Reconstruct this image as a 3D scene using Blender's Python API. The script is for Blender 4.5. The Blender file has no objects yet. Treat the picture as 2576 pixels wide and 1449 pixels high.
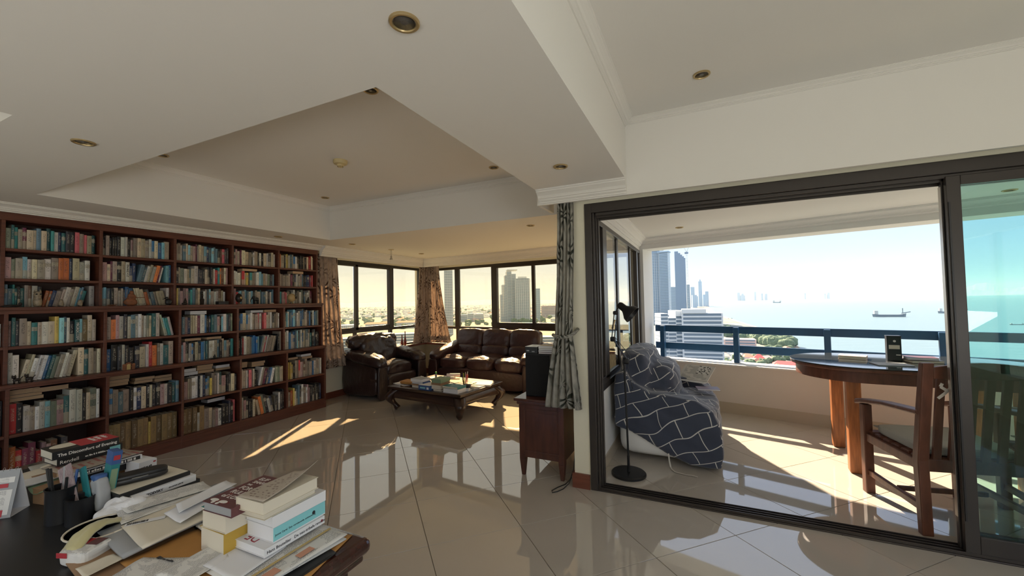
import bpy, bmesh, math, random
from mathutils import Vector, Matrix, noise
PI = math.pi
random.seed(7)
C = bpy.context.scene.collection
sc = bpy.context.scene

# ---------------------------------------------------------------- camera, sky, sun, exposure
F_PX = 1021.74
CAM_H = 1.477
YAW, PIT, ROL = [math.radians(a) for a in (-25.0645, 1.9023, -1.0894)]
_cy, _sy, _cp, _sp = math.cos(YAW), math.sin(YAW), math.cos(PIT), math.sin(PIT)
_f = Vector((_sy*_cp, _cy*_cp, _sp)); _r = Vector((_cy, -_sy, 0)); _u = _r.cross(_f)
RR = _r*math.cos(ROL) + _u*math.sin(ROL)
UU = -_r*math.sin(ROL) + _u*math.cos(ROL)
cam = bpy.data.cameras.new('camera'); camo = bpy.data.objects.new('camera', cam); C.objects.link(camo)
cam.sensor_width = 36.0; cam.lens = F_PX/2576*36.0; cam.clip_start = 0.02; cam.clip_end = 60000
M3 = Matrix((RR, UU, -_f)).transposed()
camo.matrix_world = Matrix.Translation((0, 0, CAM_H)) @ M3.to_4x4()
sc.camera = camo

SKY_STRENGTH = 0.70
SUN_STRENGTH = 13.5
w = bpy.data.worlds.new('sky'); sc.world = w; w.use_nodes = True
nt = w.node_tree; nt.nodes.clear()
o_ = nt.nodes.new('ShaderNodeOutputWorld'); bg = nt.nodes.new('ShaderNodeBackground')
tc = nt.nodes.new('ShaderNodeTexCoord'); sx = nt.nodes.new('ShaderNodeSeparateXYZ')
mr = nt.nodes.new('ShaderNodeMapRange'); mr.inputs[1].default_value = -0.02; mr.inputs[2].default_value = 0.9
cr = nt.nodes.new('ShaderNodeValToRGB')
cr.color_ramp.elements[0].color = (0.76, 0.88, 1.0, 1)
e = cr.color_ramp.elements.new(0.25); e.color = (0.74, 0.90, 1.10, 1)
cr.color_ramp.elements[1].color = (0.62, 0.86, 1.35, 1)
nt.links.new(tc.outputs['Generated'], sx.inputs[0]); nt.links.new(sx.outputs['Z'], mr.inputs[0]); nt.links.new(mr.outputs[0], cr.inputs[0])
# brighter haze round the sun's direction
SUN_TRAVEL = Vector((0.468*math.cos(math.radians(35)), -0.884*math.cos(math.radians(35)), -math.sin(math.radians(35)))).normalized()
dt = nt.nodes.new('ShaderNodeVectorMath'); dt.operation = 'DOT_PRODUCT'; dt.inputs[1].default_value = -SUN_TRAVEL
mr2 = nt.nodes.new('ShaderNodeMapRange'); mr2.inputs[1].default_value = 0.55; mr2.inputs[2].default_value = 1.0; mr2.inputs[3].default_value = 0.0; mr2.inputs[4].default_value = 0.45
nt.links.new(tc.outputs['Generated'], dt.inputs[0]); nt.links.new(dt.outputs['Value'], mr2.inputs[0])
pw = nt.nodes.new('ShaderNodeMath'); pw.operation = 'POWER'; pw.inputs[1].default_value = 2.0; nt.links.new(mr2.outputs[0], pw.inputs[0])
mx = nt.nodes.new('ShaderNodeMixRGB'); mx.blend_type = 'ADD'; mx.inputs[2].default_value = (0.9, 0.85, 0.75, 1)
nt.links.new(pw.outputs[0], mx.inputs[0]); nt.links.new(cr.outputs[0], mx.inputs[1])
# thin cloud
nz = nt.nodes.new('ShaderNodeTexNoise'); nz.inputs['Scale'].default_value = 2.2; nz.inputs['Detail'].default_value = 5
mp = nt.nodes.new('ShaderNodeMapping'); mp.inputs['Scale'].default_value = (1, 1, 4)
nt.links.new(tc.outputs['Generated'], mp.inputs[0]); nt.links.new(mp.outputs[0], nz.inputs['Vector'])
mr3 = nt.nodes.new('ShaderNodeMapRange'); mr3.inputs[1].default_value = 0.3; mr3.inputs[2].default_value = 0.7; mr3.inputs[3].default_value = 0.95; mr3.inputs[4].default_value = 1.05
nt.links.new(nz.outputs[0], mr3.inputs[0])
mm = nt.nodes.new('ShaderNodeMixRGB'); mm.blend_type = 'MULTIPLY'; mm.inputs[0].default_value = 1.0
nt.links.new(mx.outputs[0], mm.inputs[1]); nt.links.new(mr3.outputs[0], mm.inputs[2])
nt.links.new(mm.outputs[0], bg.inputs[0]); bg.inputs[1].default_value = SKY_STRENGTH
nt.links.new(bg.outputs[0], o_.inputs[0])

sun = bpy.data.lights.new('sun', 'SUN'); sun.energy = SUN_STRENGTH; sun.angle = math.radians(0.6); sun.color = (1.0, 0.83, 0.62)
suno = bpy.data.objects.new('sun', sun); C.objects.link(suno)
suno.rotation_euler = SUN_TRAVEL.to_track_quat('-Z', 'Y').to_euler()

def area(name, loc, rot, sx, sy, e, col):
    l = bpy.data.lights.new(name, 'AREA'); l.shape = 'RECTANGLE'; l.size = sx; l.size_y = sy; l.energy = e; l.color = col
    ob = bpy.data.objects.new(name, l); C.objects.link(ob); ob.location = loc; ob.rotation_euler = rot
    ob.visible_glossy = True
    return ob
# added fill lamps out of view, tilted up to brighten ceiling and room
area('daylight_back_window', (-1.2, -1.95, 0.75), (PI*.96, 0, 0), 5.0, 1.2, 34, (1.0, 0.97, 0.93))
area('daylight_right_window', (3.0, -1.65, 0.80), (PI*.80, 0, PI/2), 0.95, 1.4, 42, (0.97, 0.98, 1.0))

vs = sc.view_settings
vs.view_transform = 'Standard'; vs.look = 'None'; vs.gamma = 1.0; vs.use_curve_mapping = False; vs.exposure = 0.46
sc.cycles.max_bounces = 7; sc.cycles.diffuse_bounces = 4; sc.cycles.glossy_bounces = 3; sc.cycles.transmission_bounces = 4
sc.cycles.transparent_max_bounces = 8; sc.cycles.caustics_reflective = True; sc.cycles.blur_glossy = 0.6; sc.cycles.caustics_refractive = False
sc.cycles.sample_clamp_indirect = 4.0

def ray(px, py):
    return (RR*((px-1288)/F_PX) + UU*(-(py-724.5)/F_PX) + _f)
def at_z(px, py, z):
    d = ray(px, py); t = (z-CAM_H)/d.z; return Vector((d.x*t, d.y*t, z))
def far(px, py, D):
    d = ray(px, py); t = D/math.hypot(d.x, d.y); return Vector((d.x*t, d.y*t, CAM_H+d.z*t))

# ---------------------------------------------------------------- materials
MATS = {}
def mat(name, col, rough=0.6, metal=0.0, spec=0.5, ior=1.5, noise_amt=0.0, noise_scale=8.0, bump=0.0, bump_scale=40.0, coat=0.0, stretch=(1, 1, 1), col2=None, sheen=0.0, detail=4):
    m = bpy.data.materials.new(name); m.use_nodes = True; t = m.node_tree
    b = t.nodes['Principled BSDF']; MATS[name] = m
    b.inputs['Base Color'].default_value = (*col, 1); b.inputs['Roughness'].default_value = rough; b.inputs['Metallic'].default_value = metal
    b.inputs['Specular IOR Level'].default_value = spec; b.inputs['IOR'].default_value = ior
    b.inputs['Coat Weight'].default_value = coat; b.inputs['Coat Roughness'].default_value = 0.08
    if sheen: b.inputs['Sheen Weight'].default_value = sheen
    if noise_amt > 0 or bump > 0:
        tcn = t.nodes.new('ShaderNodeTexCoord'); mp = t.nodes.new('ShaderNodeMapping'); mp.inputs['Scale'].default_value = stretch
        t.links.new(tcn.outputs['Object'], mp.inputs[0])
    if noise_amt > 0:
        n = t.nodes.new('ShaderNodeTexNoise'); n.inputs['Scale'].default_value = noise_scale; n.inputs['Detail'].default_value = detail
        t.links.new(mp.outputs[0], n.inputs['Vector'])
        r = t.nodes.new('ShaderNodeMapRange'); r.inputs[1].default_value = 0.3; r.inputs[2].default_value = 0.7
        t.links.new(n.outputs[0], r.inputs[0])
        x = t.nodes.new('ShaderNodeMixRGB'); x.inputs[1].default_value = (*col, 1)
        c2 = col2 if col2 else tuple(c*(1-noise_amt) for c in col)
        x.inputs[2].default_value = (*c2, 1)
        t.links.new(r.outputs[0], x.inputs[0]); t.links.new(x.outputs[0], b.inputs['Base Color'])
    if bump > 0:
        n2 = t.nodes.new('ShaderNodeTexNoise'); n2.inputs['Scale'].default_value = bump_scale; n2.inputs['Detail'].default_value = 3
        t.links.new(mp.outputs[0], n2.inputs['Vector'])
        bp = t.nodes.new('ShaderNodeBump'); bp.inputs['Strength'].default_value = bump; bp.inputs['Distance'].default_value = 0.01
        t.links.new(n2.outputs[0], bp.inputs['Height']); t.links.new(bp.outputs[0], b.inputs['Normal'])
    return m

m_ceil = mat('ceiling_paint', (0.80, 0.775, 0.735), 0.75, spec=0.25, bump=0.04, bump_scale=60)
m_wall = mat('cream_wall_paint', (0.76, 0.72, 0.58), 0.7, spec=0.3, bump=0.05, bump_scale=50)
m_white = mat('white_wall_paint', (0.78, 0.77, 0.75), 0.7, spec=0.3, bump=0.04, bump_scale=50)
m_balc = mat('balcony_render', (0.72, 0.66, 0.60), 0.8, spec=0.2, noise_amt=0.06, noise_scale=2.0, bump=0.08, bump_scale=80)
m_cool = mat('balcony_ceiling_paint', (0.80, 0.80, 0.80), 0.8, spec=0.2)
m_tile = mat('polished_beige_tile', (0.55, 0.50, 0.435), 0.03, ior=2.1, noise_amt=0.08, noise_scale=1.3, coat=0.0)
m_skirt = mat('beige_skirting_tile', (0.50, 0.43, 0.33), 0.3)
m_grout = mat('tile_grout', (0.16, 0.13, 0.10), 0.9)
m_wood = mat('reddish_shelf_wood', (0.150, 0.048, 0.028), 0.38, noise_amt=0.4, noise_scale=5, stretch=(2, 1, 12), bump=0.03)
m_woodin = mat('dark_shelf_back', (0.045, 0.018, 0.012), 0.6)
m_desk = mat('dark_mahogany', (0.060, 0.017, 0.012), 0.17, noise_amt=0.5, noise_scale=4, stretch=(1, 8, 8), coat=0.4)
m_base = mat('brown_skirting_wood', (0.20, 0.062, 0.035), 0.35, noise_amt=0.3, noise_scale=6, stretch=(1, 1, 8))
m_cab = mat('cabinet_wood', (0.095, 0.030, 0.018), 0.3, noise_amt=0.45, noise_scale=4, stretch=(6, 6, 1), coat=0.2)
m_opium = mat('opium_table_wood', (0.045, 0.020, 0.014), 0.28, noise_amt=0.4, noise_scale=5, stretch=(1, 6, 6), coat=0.3)
m_teak = mat('teak_wood', (0.44, 0.155, 0.050), 0.42, noise_amt=0.55, noise_scale=5, stretch=(9, 9, 1), bump=0.05)
m_teakd = mat('weathered_teak', (0.17, 0.062, 0.035), 0.45, noise_amt=0.4, noise_scale=5, stretch=(6, 6, 1.5), bump=0.05)
m_frame = mat('bronze_aluminium', (0.050, 0.042, 0.038), 0.35, metal=0.3, noise_amt=0.1, noise_scale=3)
m_track = mat('dark_metal_track', (0.055, 0.045, 0.04), 0.3, metal=0.5)
m_silver = mat('bare_aluminium', (0.55, 0.53, 0.50), 0.3, metal=0.9)
m_leather = mat('brown_leather', (0.066, 0.030, 0.028), 0.33, spec=0.6, noise_amt=0.25, noise_scale=7, bump=0.7, bump_scale=16)
m_leather2 = mat('black_brown_leather', (0.036, 0.020, 0.019), 0.30, spec=0.6, noise_amt=0.25, noise_scale=7, bump=0.9, bump_scale=13)
m_black = mat('black_plastic', (0.012, 0.012, 0.013), 0.38)
m_blackm = mat('matte_black_metal', (0.010, 0.010, 0.011), 0.42, metal=0.2)
m_cloth = mat('black_speaker_cloth', (0.008, 0.008, 0.009), 0.9, bump=0.2, bump_scale=300)
m_bluerail = mat('blue_painted_rail', (0.016, 0.085, 0.20), 0.45, noise_amt=0.15, noise_scale=6)
m_paper = mat('white_paper', (0.78, 0.78, 0.80), 0.8)
m_cream = mat('cream_paper', (0.72, 0.66, 0.54), 0.8)
m_page = mat('book_pages', (0.66, 0.59, 0.47), 0.85, noise_amt=0.25, noise_scale=3, stretch=(0.5, 60, 0.5))
m_pagef = mat('flat_book_pages', (0.62, 0.43, 0.27), 0.85, noise_amt=0.22, noise_scale=3, stretch=(0.5, 0.5, 140))
m_kraft = mat('kraft_envelope_paper', (0.33, 0.20, 0.11), 0.75, noise_amt=0.1, noise_scale=20)
m_orange = mat('orange_envelope_paper', (0.47, 0.23, 0.06), 0.75, noise_amt=0.1, noise_scale=20)
m_grey = mat('grey_card', (0.34, 0.35, 0.36), 0.6)
m_brass = mat('aged_brass', (0.50, 0.38, 0.20), 0.35, metal=0.7)
m_lens = mat('lamp_glass', (0.10, 0.09, 0.08), 0.12)
m_ivory = mat('aged_ivory_plastic', (0.62, 0.50, 0.26), 0.5)
m_navy = mat('navy_cloth', (0.030, 0.036, 0.058), 0.8)
m_cushion = mat('grey_green_cushion', (0.42, 0.41, 0.37), 0.9, bump=0.25, bump_scale=200)
m_tape = mat('off_white_tape', (0.62, 0.58, 0.52), 0.9)
m_glasstop = mat('dark_glass_top', (0.05, 0.055, 0.06), 0.05, coat=0.5)
m_red = mat('red_card', (0.45, 0.035, 0.045), 0.5)
m_teal = mat('teal_card', (0.02, 0.20, 0.22), 0.45)
m_ltteal = mat('light_teal_card', (0.25, 0.62, 0.66), 0.45)
m_bluec = mat('blue_card', (0.04, 0.10, 0.28), 0.45)
m_sage = mat('sage_card', (0.22, 0.32, 0.20), 0.55)
m_yellow = mat('ochre_card', (0.52, 0.33, 0.05), 0.6)
m_maroon = mat('maroon_card', (0.13, 0.045, 0.05), 0.4)
m_text = mat('dark_print', (0.03, 0.03, 0.035), 0.8)
m_textw = mat('pale_print', (0.75, 0.72, 0.68), 0.7)
m_textr = mat('red_print', (0.35, 0.03, 0.05), 0.7)
m_gold = mat('ochre_print', (0.55, 0.40, 0.16), 0.7)
m_ground = mat('distant_town_ground', (0.26, 0.28, 0.24), 0.9, noise_amt=0.45, noise_scale=0.012, detail=8)
m_foliage = mat('tree_foliage', (0.16, 0.24, 0.13), 0.9, noise_amt=0.5, noise_scale=0.6)
m_sand = mat('beach_sand', (0.36, 0.29, 0.23), 0.9)
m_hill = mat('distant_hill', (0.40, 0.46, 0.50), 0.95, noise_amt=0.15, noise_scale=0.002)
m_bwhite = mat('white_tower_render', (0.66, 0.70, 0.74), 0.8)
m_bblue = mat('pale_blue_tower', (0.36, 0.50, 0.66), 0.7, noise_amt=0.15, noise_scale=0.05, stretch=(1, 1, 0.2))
m_bslate = mat('slate_blue_tower', (0.16, 0.23, 0.34), 0.7)
m_bgrey = mat('grey_tower_render', (0.52, 0.52, 0.50), 0.8)
m_bwin = mat('building_window_glass', (0.14, 0.20, 0.27), 0.3)
m_rooforange = mat('orange_roof', (0.60, 0.30, 0.20), 0.9)
m_roofred = mat('red_roof', (0.70, 0.06, 0.07), 0.8)
m_roofpink = mat('pink_roof', (0.62, 0.45, 0.42), 0.9)
m_ship = mat('ship_hull', (0.10, 0.14, 0.18), 0.7)
m_carve = mat('carved_orange_wood', (0.28, 0.10, 0.04), 0.5, noise_amt=0.4, noise_scale=30)
m_owl = mat('speckled_ceramic', (0.42, 0.33, 0.22), 0.5, noise_amt=0.7, noise_scale=40)
m_tan = mat('tan_gourd', (0.50, 0.36, 0.17), 0.4, noise_amt=0.15, noise_scale=10)
m_vase = mat('dark_red_vase', (0.16, 0.025, 0.02), 0.2)
m_bust = mat('dark_bronze', (0.03, 0.022, 0.018), 0.35, metal=0.4)

def glassmat(name, tint, refl_ior=1.5, extra=0.0):
    m = bpy.data.materials.new(name); m.use_nodes = True; t = m.node_tree; t.nodes.clear()
    o = t.nodes.new('ShaderNodeOutputMaterial'); tr = t.nodes.new('ShaderNodeBsdfTransparent'); tr.inputs[0].default_value = (*[c**.5 for c in tint], 1)
    gl = t.nodes.new('ShaderNodeBsdfGlossy'); gl.inputs['Roughness'].default_value = 0.0; gl.inputs[0].default_value = (1, 1, 1, 1)
    fr = t.nodes.new('ShaderNodeFresnel'); fr.inputs[0].default_value = refl_ior
    mxs = t.nodes.new('ShaderNodeMixShader'); ge = t.nodes.new('ShaderNodeNewGeometry'); sb = t.nodes.new('ShaderNodeMath'); sb.operation = 'SUBTRACT'; sb.use_clamp = True
    t.links.new(fr.outputs[0], sb.inputs[0]); t.links.new(ge.outputs['Backfacing'], sb.inputs[1]); t.links.new(sb.outputs[0], mxs.inputs[0])
    t.links.new(tr.outputs[0], mxs.inputs[1]); t.links.new(gl.outputs[0], mxs.inputs[2]); t.links.new(mxs.outputs[0], o.inputs[0])
    return m
m_gwarm = glassmat('warm_tinted_glass', (0.97, 0.80, 0.54))
m_ggreen = glassmat('green_tinted_glass', (0.46, 0.79, 0.75))
m_gclear = glassmat('clear_glass', (0.90, 0.94, 0.95))
m_gside = glassmat('reflective_side_glass', (0.55, 0.60, 0.62), 2.4)

def spine_material():
    m = bpy.data.materials.new('book_spine'); m.use_nodes = True; t = m.node_tree; b = t.nodes['Principled BSDF']
    L = t.links
    at = t.nodes.new('ShaderNodeAttribute'); at.attribute_name = 'Col'
    uv = t.nodes.new('ShaderNodeUVMap'); uv.uv_map = 'UVMap'
    s = t.nodes.new('ShaderNodeSeparateXYZ'); L.new(uv.outputs[0], s.inputs[0])
    def math_(op, a, bb=None):
        n = t.nodes.new('ShaderNodeMath'); n.operation = op
        for i, v in enumerate((a, bb)):
            if v is None: continue
            if isinstance(v, (int, float)): n.inputs[i].default_value = v
            else: L.new(v, n.inputs[i])
        return n.outputs[0]
    # u: 0..1 across the spine plus 10*book seed, v: metres up the spine / height; seed in alpha
    seed = at.outputs['Alpha']
    u, v = s.outputs[0], s.outputs[1]
    comb = t.nodes.new('ShaderNodeCombineXYZ'); L.new(math_('MULTIPLY', u, 2.2), comb.inputs[0]); L.new(math_('MULTIPLY', v, 26.0), comb.inputs[1]); L.new(math_('MULTIPLY', seed, 97.0), comb.inputs[2])
    n = t.nodes.new('ShaderNodeTexNoise'); n.inputs['Scale'].default_value = 2.0; n.inputs['Detail'].default_value = 2; L.new(comb.outputs[0], n.inputs['Vector'])
    letters = math_('GREATER_THAN', n.outputs[0], 0.53)
    inu = math_('MULTIPLY', math_('GREATER_THAN', u, 0.26), math_('LESS_THAN', u, 0.74))
    # title zone and author zone
    z1 = math_('MULTIPLY', math_('GREATER_THAN', v, math_('ADD', 0.30, math_('MULTIPLY', seed, 0.15))), math_('LESS_THAN', v, 0.86))
    z2 = math_('MULTIPLY', math_('GREATER_THAN', v, 0.06), math_('LESS_THAN', v, 0.12))
    zz = math_('MAXIMUM', z1, z2)
    mask = math_('MULTIPLY', math_('MULTIPLY', letters, inu), zz)
    mask = math_('MULTIPLY', mask, 0.6)
    # bright colour or dark colour for the letters depending on luminance
    rgb = t.nodes.new('ShaderNodeRGBToBW'); L.new(at.outputs['Color'], rgb.inputs[0])
    lum = math_('GREATER_THAN', rgb.outputs[0], 0.16)
    lc = t.nodes.new('ShaderNodeMixRGB'); lc.inputs[1].default_value = (0.55, 0.50, 0.40, 1); lc.inputs[2].default_value = (0.05, 0.045, 0.05, 1); L.new(lum, lc.inputs[0])
    # label band on some books
    band = math_('MULTIPLY', math_('MULTIPLY', math_('GREATER_THAN', v, 0.62), math_('LESS_THAN', v, 0.8)), math_('GREATER_THAN', math_('FRACT', math_('MULTIPLY', seed, 37.0)), 0.8))
    lower = math_('MULTIPLY', math_('LESS_THAN', v, 0.4), math_('GREATER_THAN', math_('FRACT', math_('MULTIPLY', seed, 53.0)), 0.82))
    bb = t.nodes.new('ShaderNodeMixRGB'); bb.inputs[2].default_value = (0.45, 0.40, 0.30, 1); L.new(math_('MULTIPLY', math_('MAXIMUM', band, lower), 0.75), bb.inputs[0]); L.new(at.outputs['Color'], bb.inputs[1])
    fin = t.nodes.new('ShaderNodeMixRGB'); L.new(mask, fin.inputs[0]); L.new(bb.outputs[0], fin.inputs[1]); L.new(lc.outputs[0], fin.inputs[2])
    L.new(fin.outputs[0], b.inputs['Base Color']); b.inputs['Roughness'].default_value = 0.5
    return m
m_spine = spine_material()

def curtain_material(name, base, dark, warm=False):
    m = bpy.data.materials.new(name); m.use_nodes = True; t = m.node_tree; b = t.nodes['Principled BSDF']; L = t.links
    uv = t.nodes.new('ShaderNodeUVMap'); uv.uv_map = 'UVMap'
    n0 = t.nodes.new('ShaderNodeTexNoise'); n0.inputs['Scale'].default_value = 3.0; n0.inputs['Detail'].default_value = 2; L.new(uv.outputs[0], n0.inputs['Vector'])
    ad = t.nodes.new('ShaderNodeMixRGB'); ad.blend_type = 'ADD'; ad.inputs[0].default_value = 0.35; L.new(uv.outputs[0], ad.inputs[1]); L.new(n0.outputs['Color'], ad.inputs[2])
    v = t.nodes.new('ShaderNodeTexVoronoi'); v.inputs['Scale'].default_value = 2.7; L.new(ad.outputs[0], v.inputs['Vector'])
    # leaves: bands that fan out round each cell's centre
    sub = t.nodes.new('ShaderNodeVectorMath'); sub.operation = 'SUBTRACT'; L.new(ad.outputs[0], sub.inputs[0]); L.new(v.outputs['Position'], sub.inputs[1])
    sp = t.nodes.new('ShaderNodeSeparateXYZ'); L.new(sub.outputs[0], sp.inputs[0])
    a = t.nodes.new('ShaderNodeMath'); a.operation = 'ARCTAN2'; L.new(sp.outputs[1], a.inputs[0]); L.new(sp.outputs[0], a.inputs[1])
    s1 = t.nodes.new('ShaderNodeMath'); s1.operation = 'MULTIPLY'; s1.inputs[1].default_value = 9.0; L.new(a.outputs[0], s1.inputs[0])
    s2 = t.nodes.new('ShaderNodeMath'); s2.operation = 'SINE'; L.new(s1.outputs[0], s2.inputs[0])
    r1 = t.nodes.new('ShaderNodeMapRange'); r1.inputs[1].default_value = -0.3; r1.inputs[2].default_value = 0.6; L.new(s2.outputs[0], r1.inputs[0])
    r2 = t.nodes.new('ShaderNodeMapRange'); r2.inputs[1].default_value = 0.62; r2.inputs[2].default_value = 0.30; L.new(v.outputs['Distance'], r2.inputs[0])
    mu = t.nodes.new('ShaderNodeMath'); mu.operation = 'MULTIPLY'; L.new(r1.outputs[0], mu.inputs[0]); L.new(r2.outputs[0], mu.inputs[1])
    n1 = t.nodes.new('ShaderNodeTexNoise'); n1.inputs['Scale'].default_value = 14; n1.inputs['Detail'].default_value = 6; L.new(uv.outputs[0], n1.inputs['Vector'])
    m2 = t.nodes.new('ShaderNodeMath'); m2.operation = 'MULTIPLY_ADD'; m2.inputs[1].default_value = 0.9; m2.inputs[2].default_value = -0.32; L.new(n1.outputs[0], m2.inputs[0])
    m3 = t.nodes.new('ShaderNodeMath'); m3.operation = 'ADD'; m3.use_clamp = True; L.new(mu.outputs[0], m3.inputs[0]); L.new(m2.outputs[0], m3.inputs[1])
    x = t.nodes.new('ShaderNodeMixRGB'); x.inputs[1].default_value = (*base, 1); x.inputs[2].default_value = (*dark, 1); L.new(m3.outputs[0], x.inputs[0])
    L.new(x.outputs[0], b.inputs['Base Color']); b.inputs['Roughness'].default_value = 0.85
    # thin cloth lets some light through
    o = t.nodes['Material Output']; tl = t.nodes.new('ShaderNodeBsdfTranslucent'); L.new(x.outputs[0], tl.inputs[0])
    ms = t.nodes.new('ShaderNodeMixShader'); ms.inputs[0].default_value = 0.42; L.new(b.outputs[0], ms.inputs[1]); L.new(tl.outputs[0], ms.inputs[2]); L.new(ms.outputs[0], o.inputs[0])
    return m
m_curt = curtain_material('grey_palm_curtain', (0.55, 0.53, 0.47), (0.055, 0.06, 0.045))
m_curtw = curtain_material('brown_leaf_curtain', (0.66, 0.55, 0.47), (0.12, 0.07, 0.05))

def drape_material():
    m = bpy.data.materials.new('navy_line_cover'); m.use_nodes = True; t = m.node_tree; b = t.nodes['Principled BSDF']; L = t.links
    uv = t.nodes.new('ShaderNodeUVMap'); uv.uv_map = 'UVMap'
    n0 = t.nodes.new('ShaderNodeTexNoise'); n0.inputs['Scale'].default_value = 2.2; n0.inputs['Detail'].default_value = 1; L.new(uv.outputs[0], n0.inputs['Vector'])
    ad = t.nodes.new('ShaderNodeMixRGB'); ad.blend_type = 'ADD'; ad.inputs[0].default_value = 0.24; L.new(uv.outputs[0], ad.inputs[1]); L.new(n0.outputs['Color'], ad.inputs[2])
    mp = t.nodes.new('ShaderNodeMapping'); mp.inputs['Rotation'].default_value = (0, 0, math.radians(-24)); L.new(ad.outputs[0], mp.inputs[0])
    br = t.nodes.new('ShaderNodeTexBrick'); L.new(mp.outputs[0], br.inputs['Vector'])
    br.inputs['Scale'].default_value = 1.0; br.inputs['Brick Width'].default_value = 0.27; br.inputs['Row Height'].default_value = 0.125; br.inputs['Mortar Size'].default_value = 0.0035; br.inputs['Mortar Smooth'].default_value = 0.0
    br.inputs['Color1'].default_value = (0.036, 0.044, 0.074, 1); br.inputs['Color2'].default_value = (0.040, 0.050, 0.082, 1); br.inputs['Mortar'].default_value = (0.60, 0.58, 0.54, 1)
    L.new(br.outputs['Color'], b.inputs['Base Color']); b.inputs['Roughness'].default_value = 0.75; b.inputs['Sheen Weight'].default_value = 0.35
    n1 = t.nodes.new('ShaderNodeTexNoise'); n1.inputs['Scale'].default_value = 9; L.new(uv.outputs[0], n1.inputs['Vector'])
    bp = t.nodes.new('ShaderNodeBump'); bp.inputs['Strength'].default_value = 0.35; bp.inputs['Distance'].default_value = 0.02; L.new(n1.outputs[0], bp.inputs['Height']); L.new(bp.outputs[0], b.inputs['Normal'])
    return m
m_drape = drape_material()

def print_material(name, base, ink, lines=60, cols=9, cover=0.55):
    """paper with rows of printed words"""
    m = bpy.data.materials.new(name); m.use_nodes = True; t = m.node_tree; b = t.nodes['Principled BSDF']; L = t.links
    tcn = t.nodes.new('ShaderNodeTexCoord'); s = t.nodes.new('ShaderNodeSeparateXYZ'); L.new(tcn.outputs['Generated'], s.inputs[0])
    def math_(op, a, bb=None):
        n = t.nodes.new('ShaderNodeMath'); n.operation = op
        for i, v in enumerate((a, bb)):
            if v is None: continue
            if isinstance(v, (int, float)): n.inputs[i].default_value = v
            else: L.new(v, n.inputs[i])
        return n.outputs[0]
    row = math_('LESS_THAN', math_('FRACT', math_('MULTIPLY', s.outputs[1], lines)), 0.45)
    c = t.nodes.new('ShaderNodeCombineXYZ'); L.new(math_('MULTIPLY', s.outputs[0], cols*3.0), c.inputs[0]); L.new(math_('FLOOR', math_('MULTIPLY', s.outputs[1], lines)), c.inputs[1])
    n = t.nodes.new('ShaderNodeTexNoise'); n.inputs['Scale'].default_value = 1.0; n.inputs['Detail'].default_value = 1; L.new(c.outputs[0], n.inputs['Vector'])
    word = math_('GREATER_THAN', n.outputs[0], 1-cover)
    c2 = t.nodes.new('ShaderNodeCombineXYZ'); L.new(math_('MULTIPLY', s.outputs[0], 2.5), c2.inputs[0]); L.new(math_('MULTIPLY', s.outputs[1], 4.0), c2.inputs[1])
    n2 = t.nodes.new('ShaderNodeTexNoise'); n2.inputs['Scale'].default_value = 1.3; L.new(c2.outputs[0], n2.inputs['Vector'])
    blk = math_('GREATER_THAN', n2.outputs[0], 0.46)
    inb = math_('MULTIPLY', math_('MULTIPLY', math_('GREATER_THAN', s.outputs[0], 0.08), math_('LESS_THAN', s.outputs[0], 0.92)), math_('MULTIPLY', math_('GREATER_THAN', s.outputs[1], 0.06), math_('LESS_THAN', s.outputs[1], 0.94)))
    mk = math_('MULTIPLY', math_('MULTIPLY', math_('MULTIPLY', row, word), math_('MULTIPLY', blk, inb)), 0.75)
    x = t.nodes.new('ShaderNodeMixRGB'); L.new(mk, x.inputs[0]); x.inputs[1].default_value = (*base, 1); x.inputs[2].default_value = (*ink, 1)
    L.new(x.outputs[0], b.inputs['Base Color']); b.inputs['Roughness'].default_value = 0.85
    return m
m_letter = print_material('printed_letter', (0.72, 0.71, 0.68), (0.16, 0.16, 0.18), 74, 15)
m_news = print_material('newsprint', (0.58, 0.56, 0.52), (0.12, 0.12, 0.12), 70, 14, 0.6)

def sea_material():
    m = bpy.data.materials.new('hazy_sea_water'); m.use_nodes = True; t = m.node_tree; b = t.nodes['Principled BSDF']; L = t.links
    b.inputs['Base Color'].default_value = (0.30, 0.46, 0.52, 1); b.inputs['Roughness'].default_value = 0.35; b.inputs['IOR'].default_value = 1.33
    tcn = t.nodes.new('ShaderNodeTexCoord'); mp = t.nodes.new('ShaderNodeMapping'); mp.inputs['Scale'].default_value = (0.02, 0.08, 1); L.new(tcn.outputs['Object'], mp.inputs[0])
    n = t.nodes.new('ShaderNodeTexNoise'); n.inputs['Scale'].default_value = 1.0; n.inputs['Detail'].default_value = 6; L.new(mp.outputs[0], n.inputs['Vector'])
    x = t.nodes.new('ShaderNodeMixRGB'); x.inputs[1].default_value = (0.13, 0.21, 0.25, 1); x.inputs[2].default_value = (0.17, 0.26, 0.30, 1); L.new(n.outputs[0], x.inputs[0]); L.new(x.outputs[0], b.inputs['Base Color'])
    bp = t.nodes.new('ShaderNodeBump'); bp.inputs['Strength'].default_value = 0.3; bp.inputs['Distance'].default_value = 3.0; L.new(n.outputs[0], bp.inputs['Height']); L.new(bp.outputs[0], b.inputs['Normal'])
    return m
m_sea = sea_material()

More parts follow.
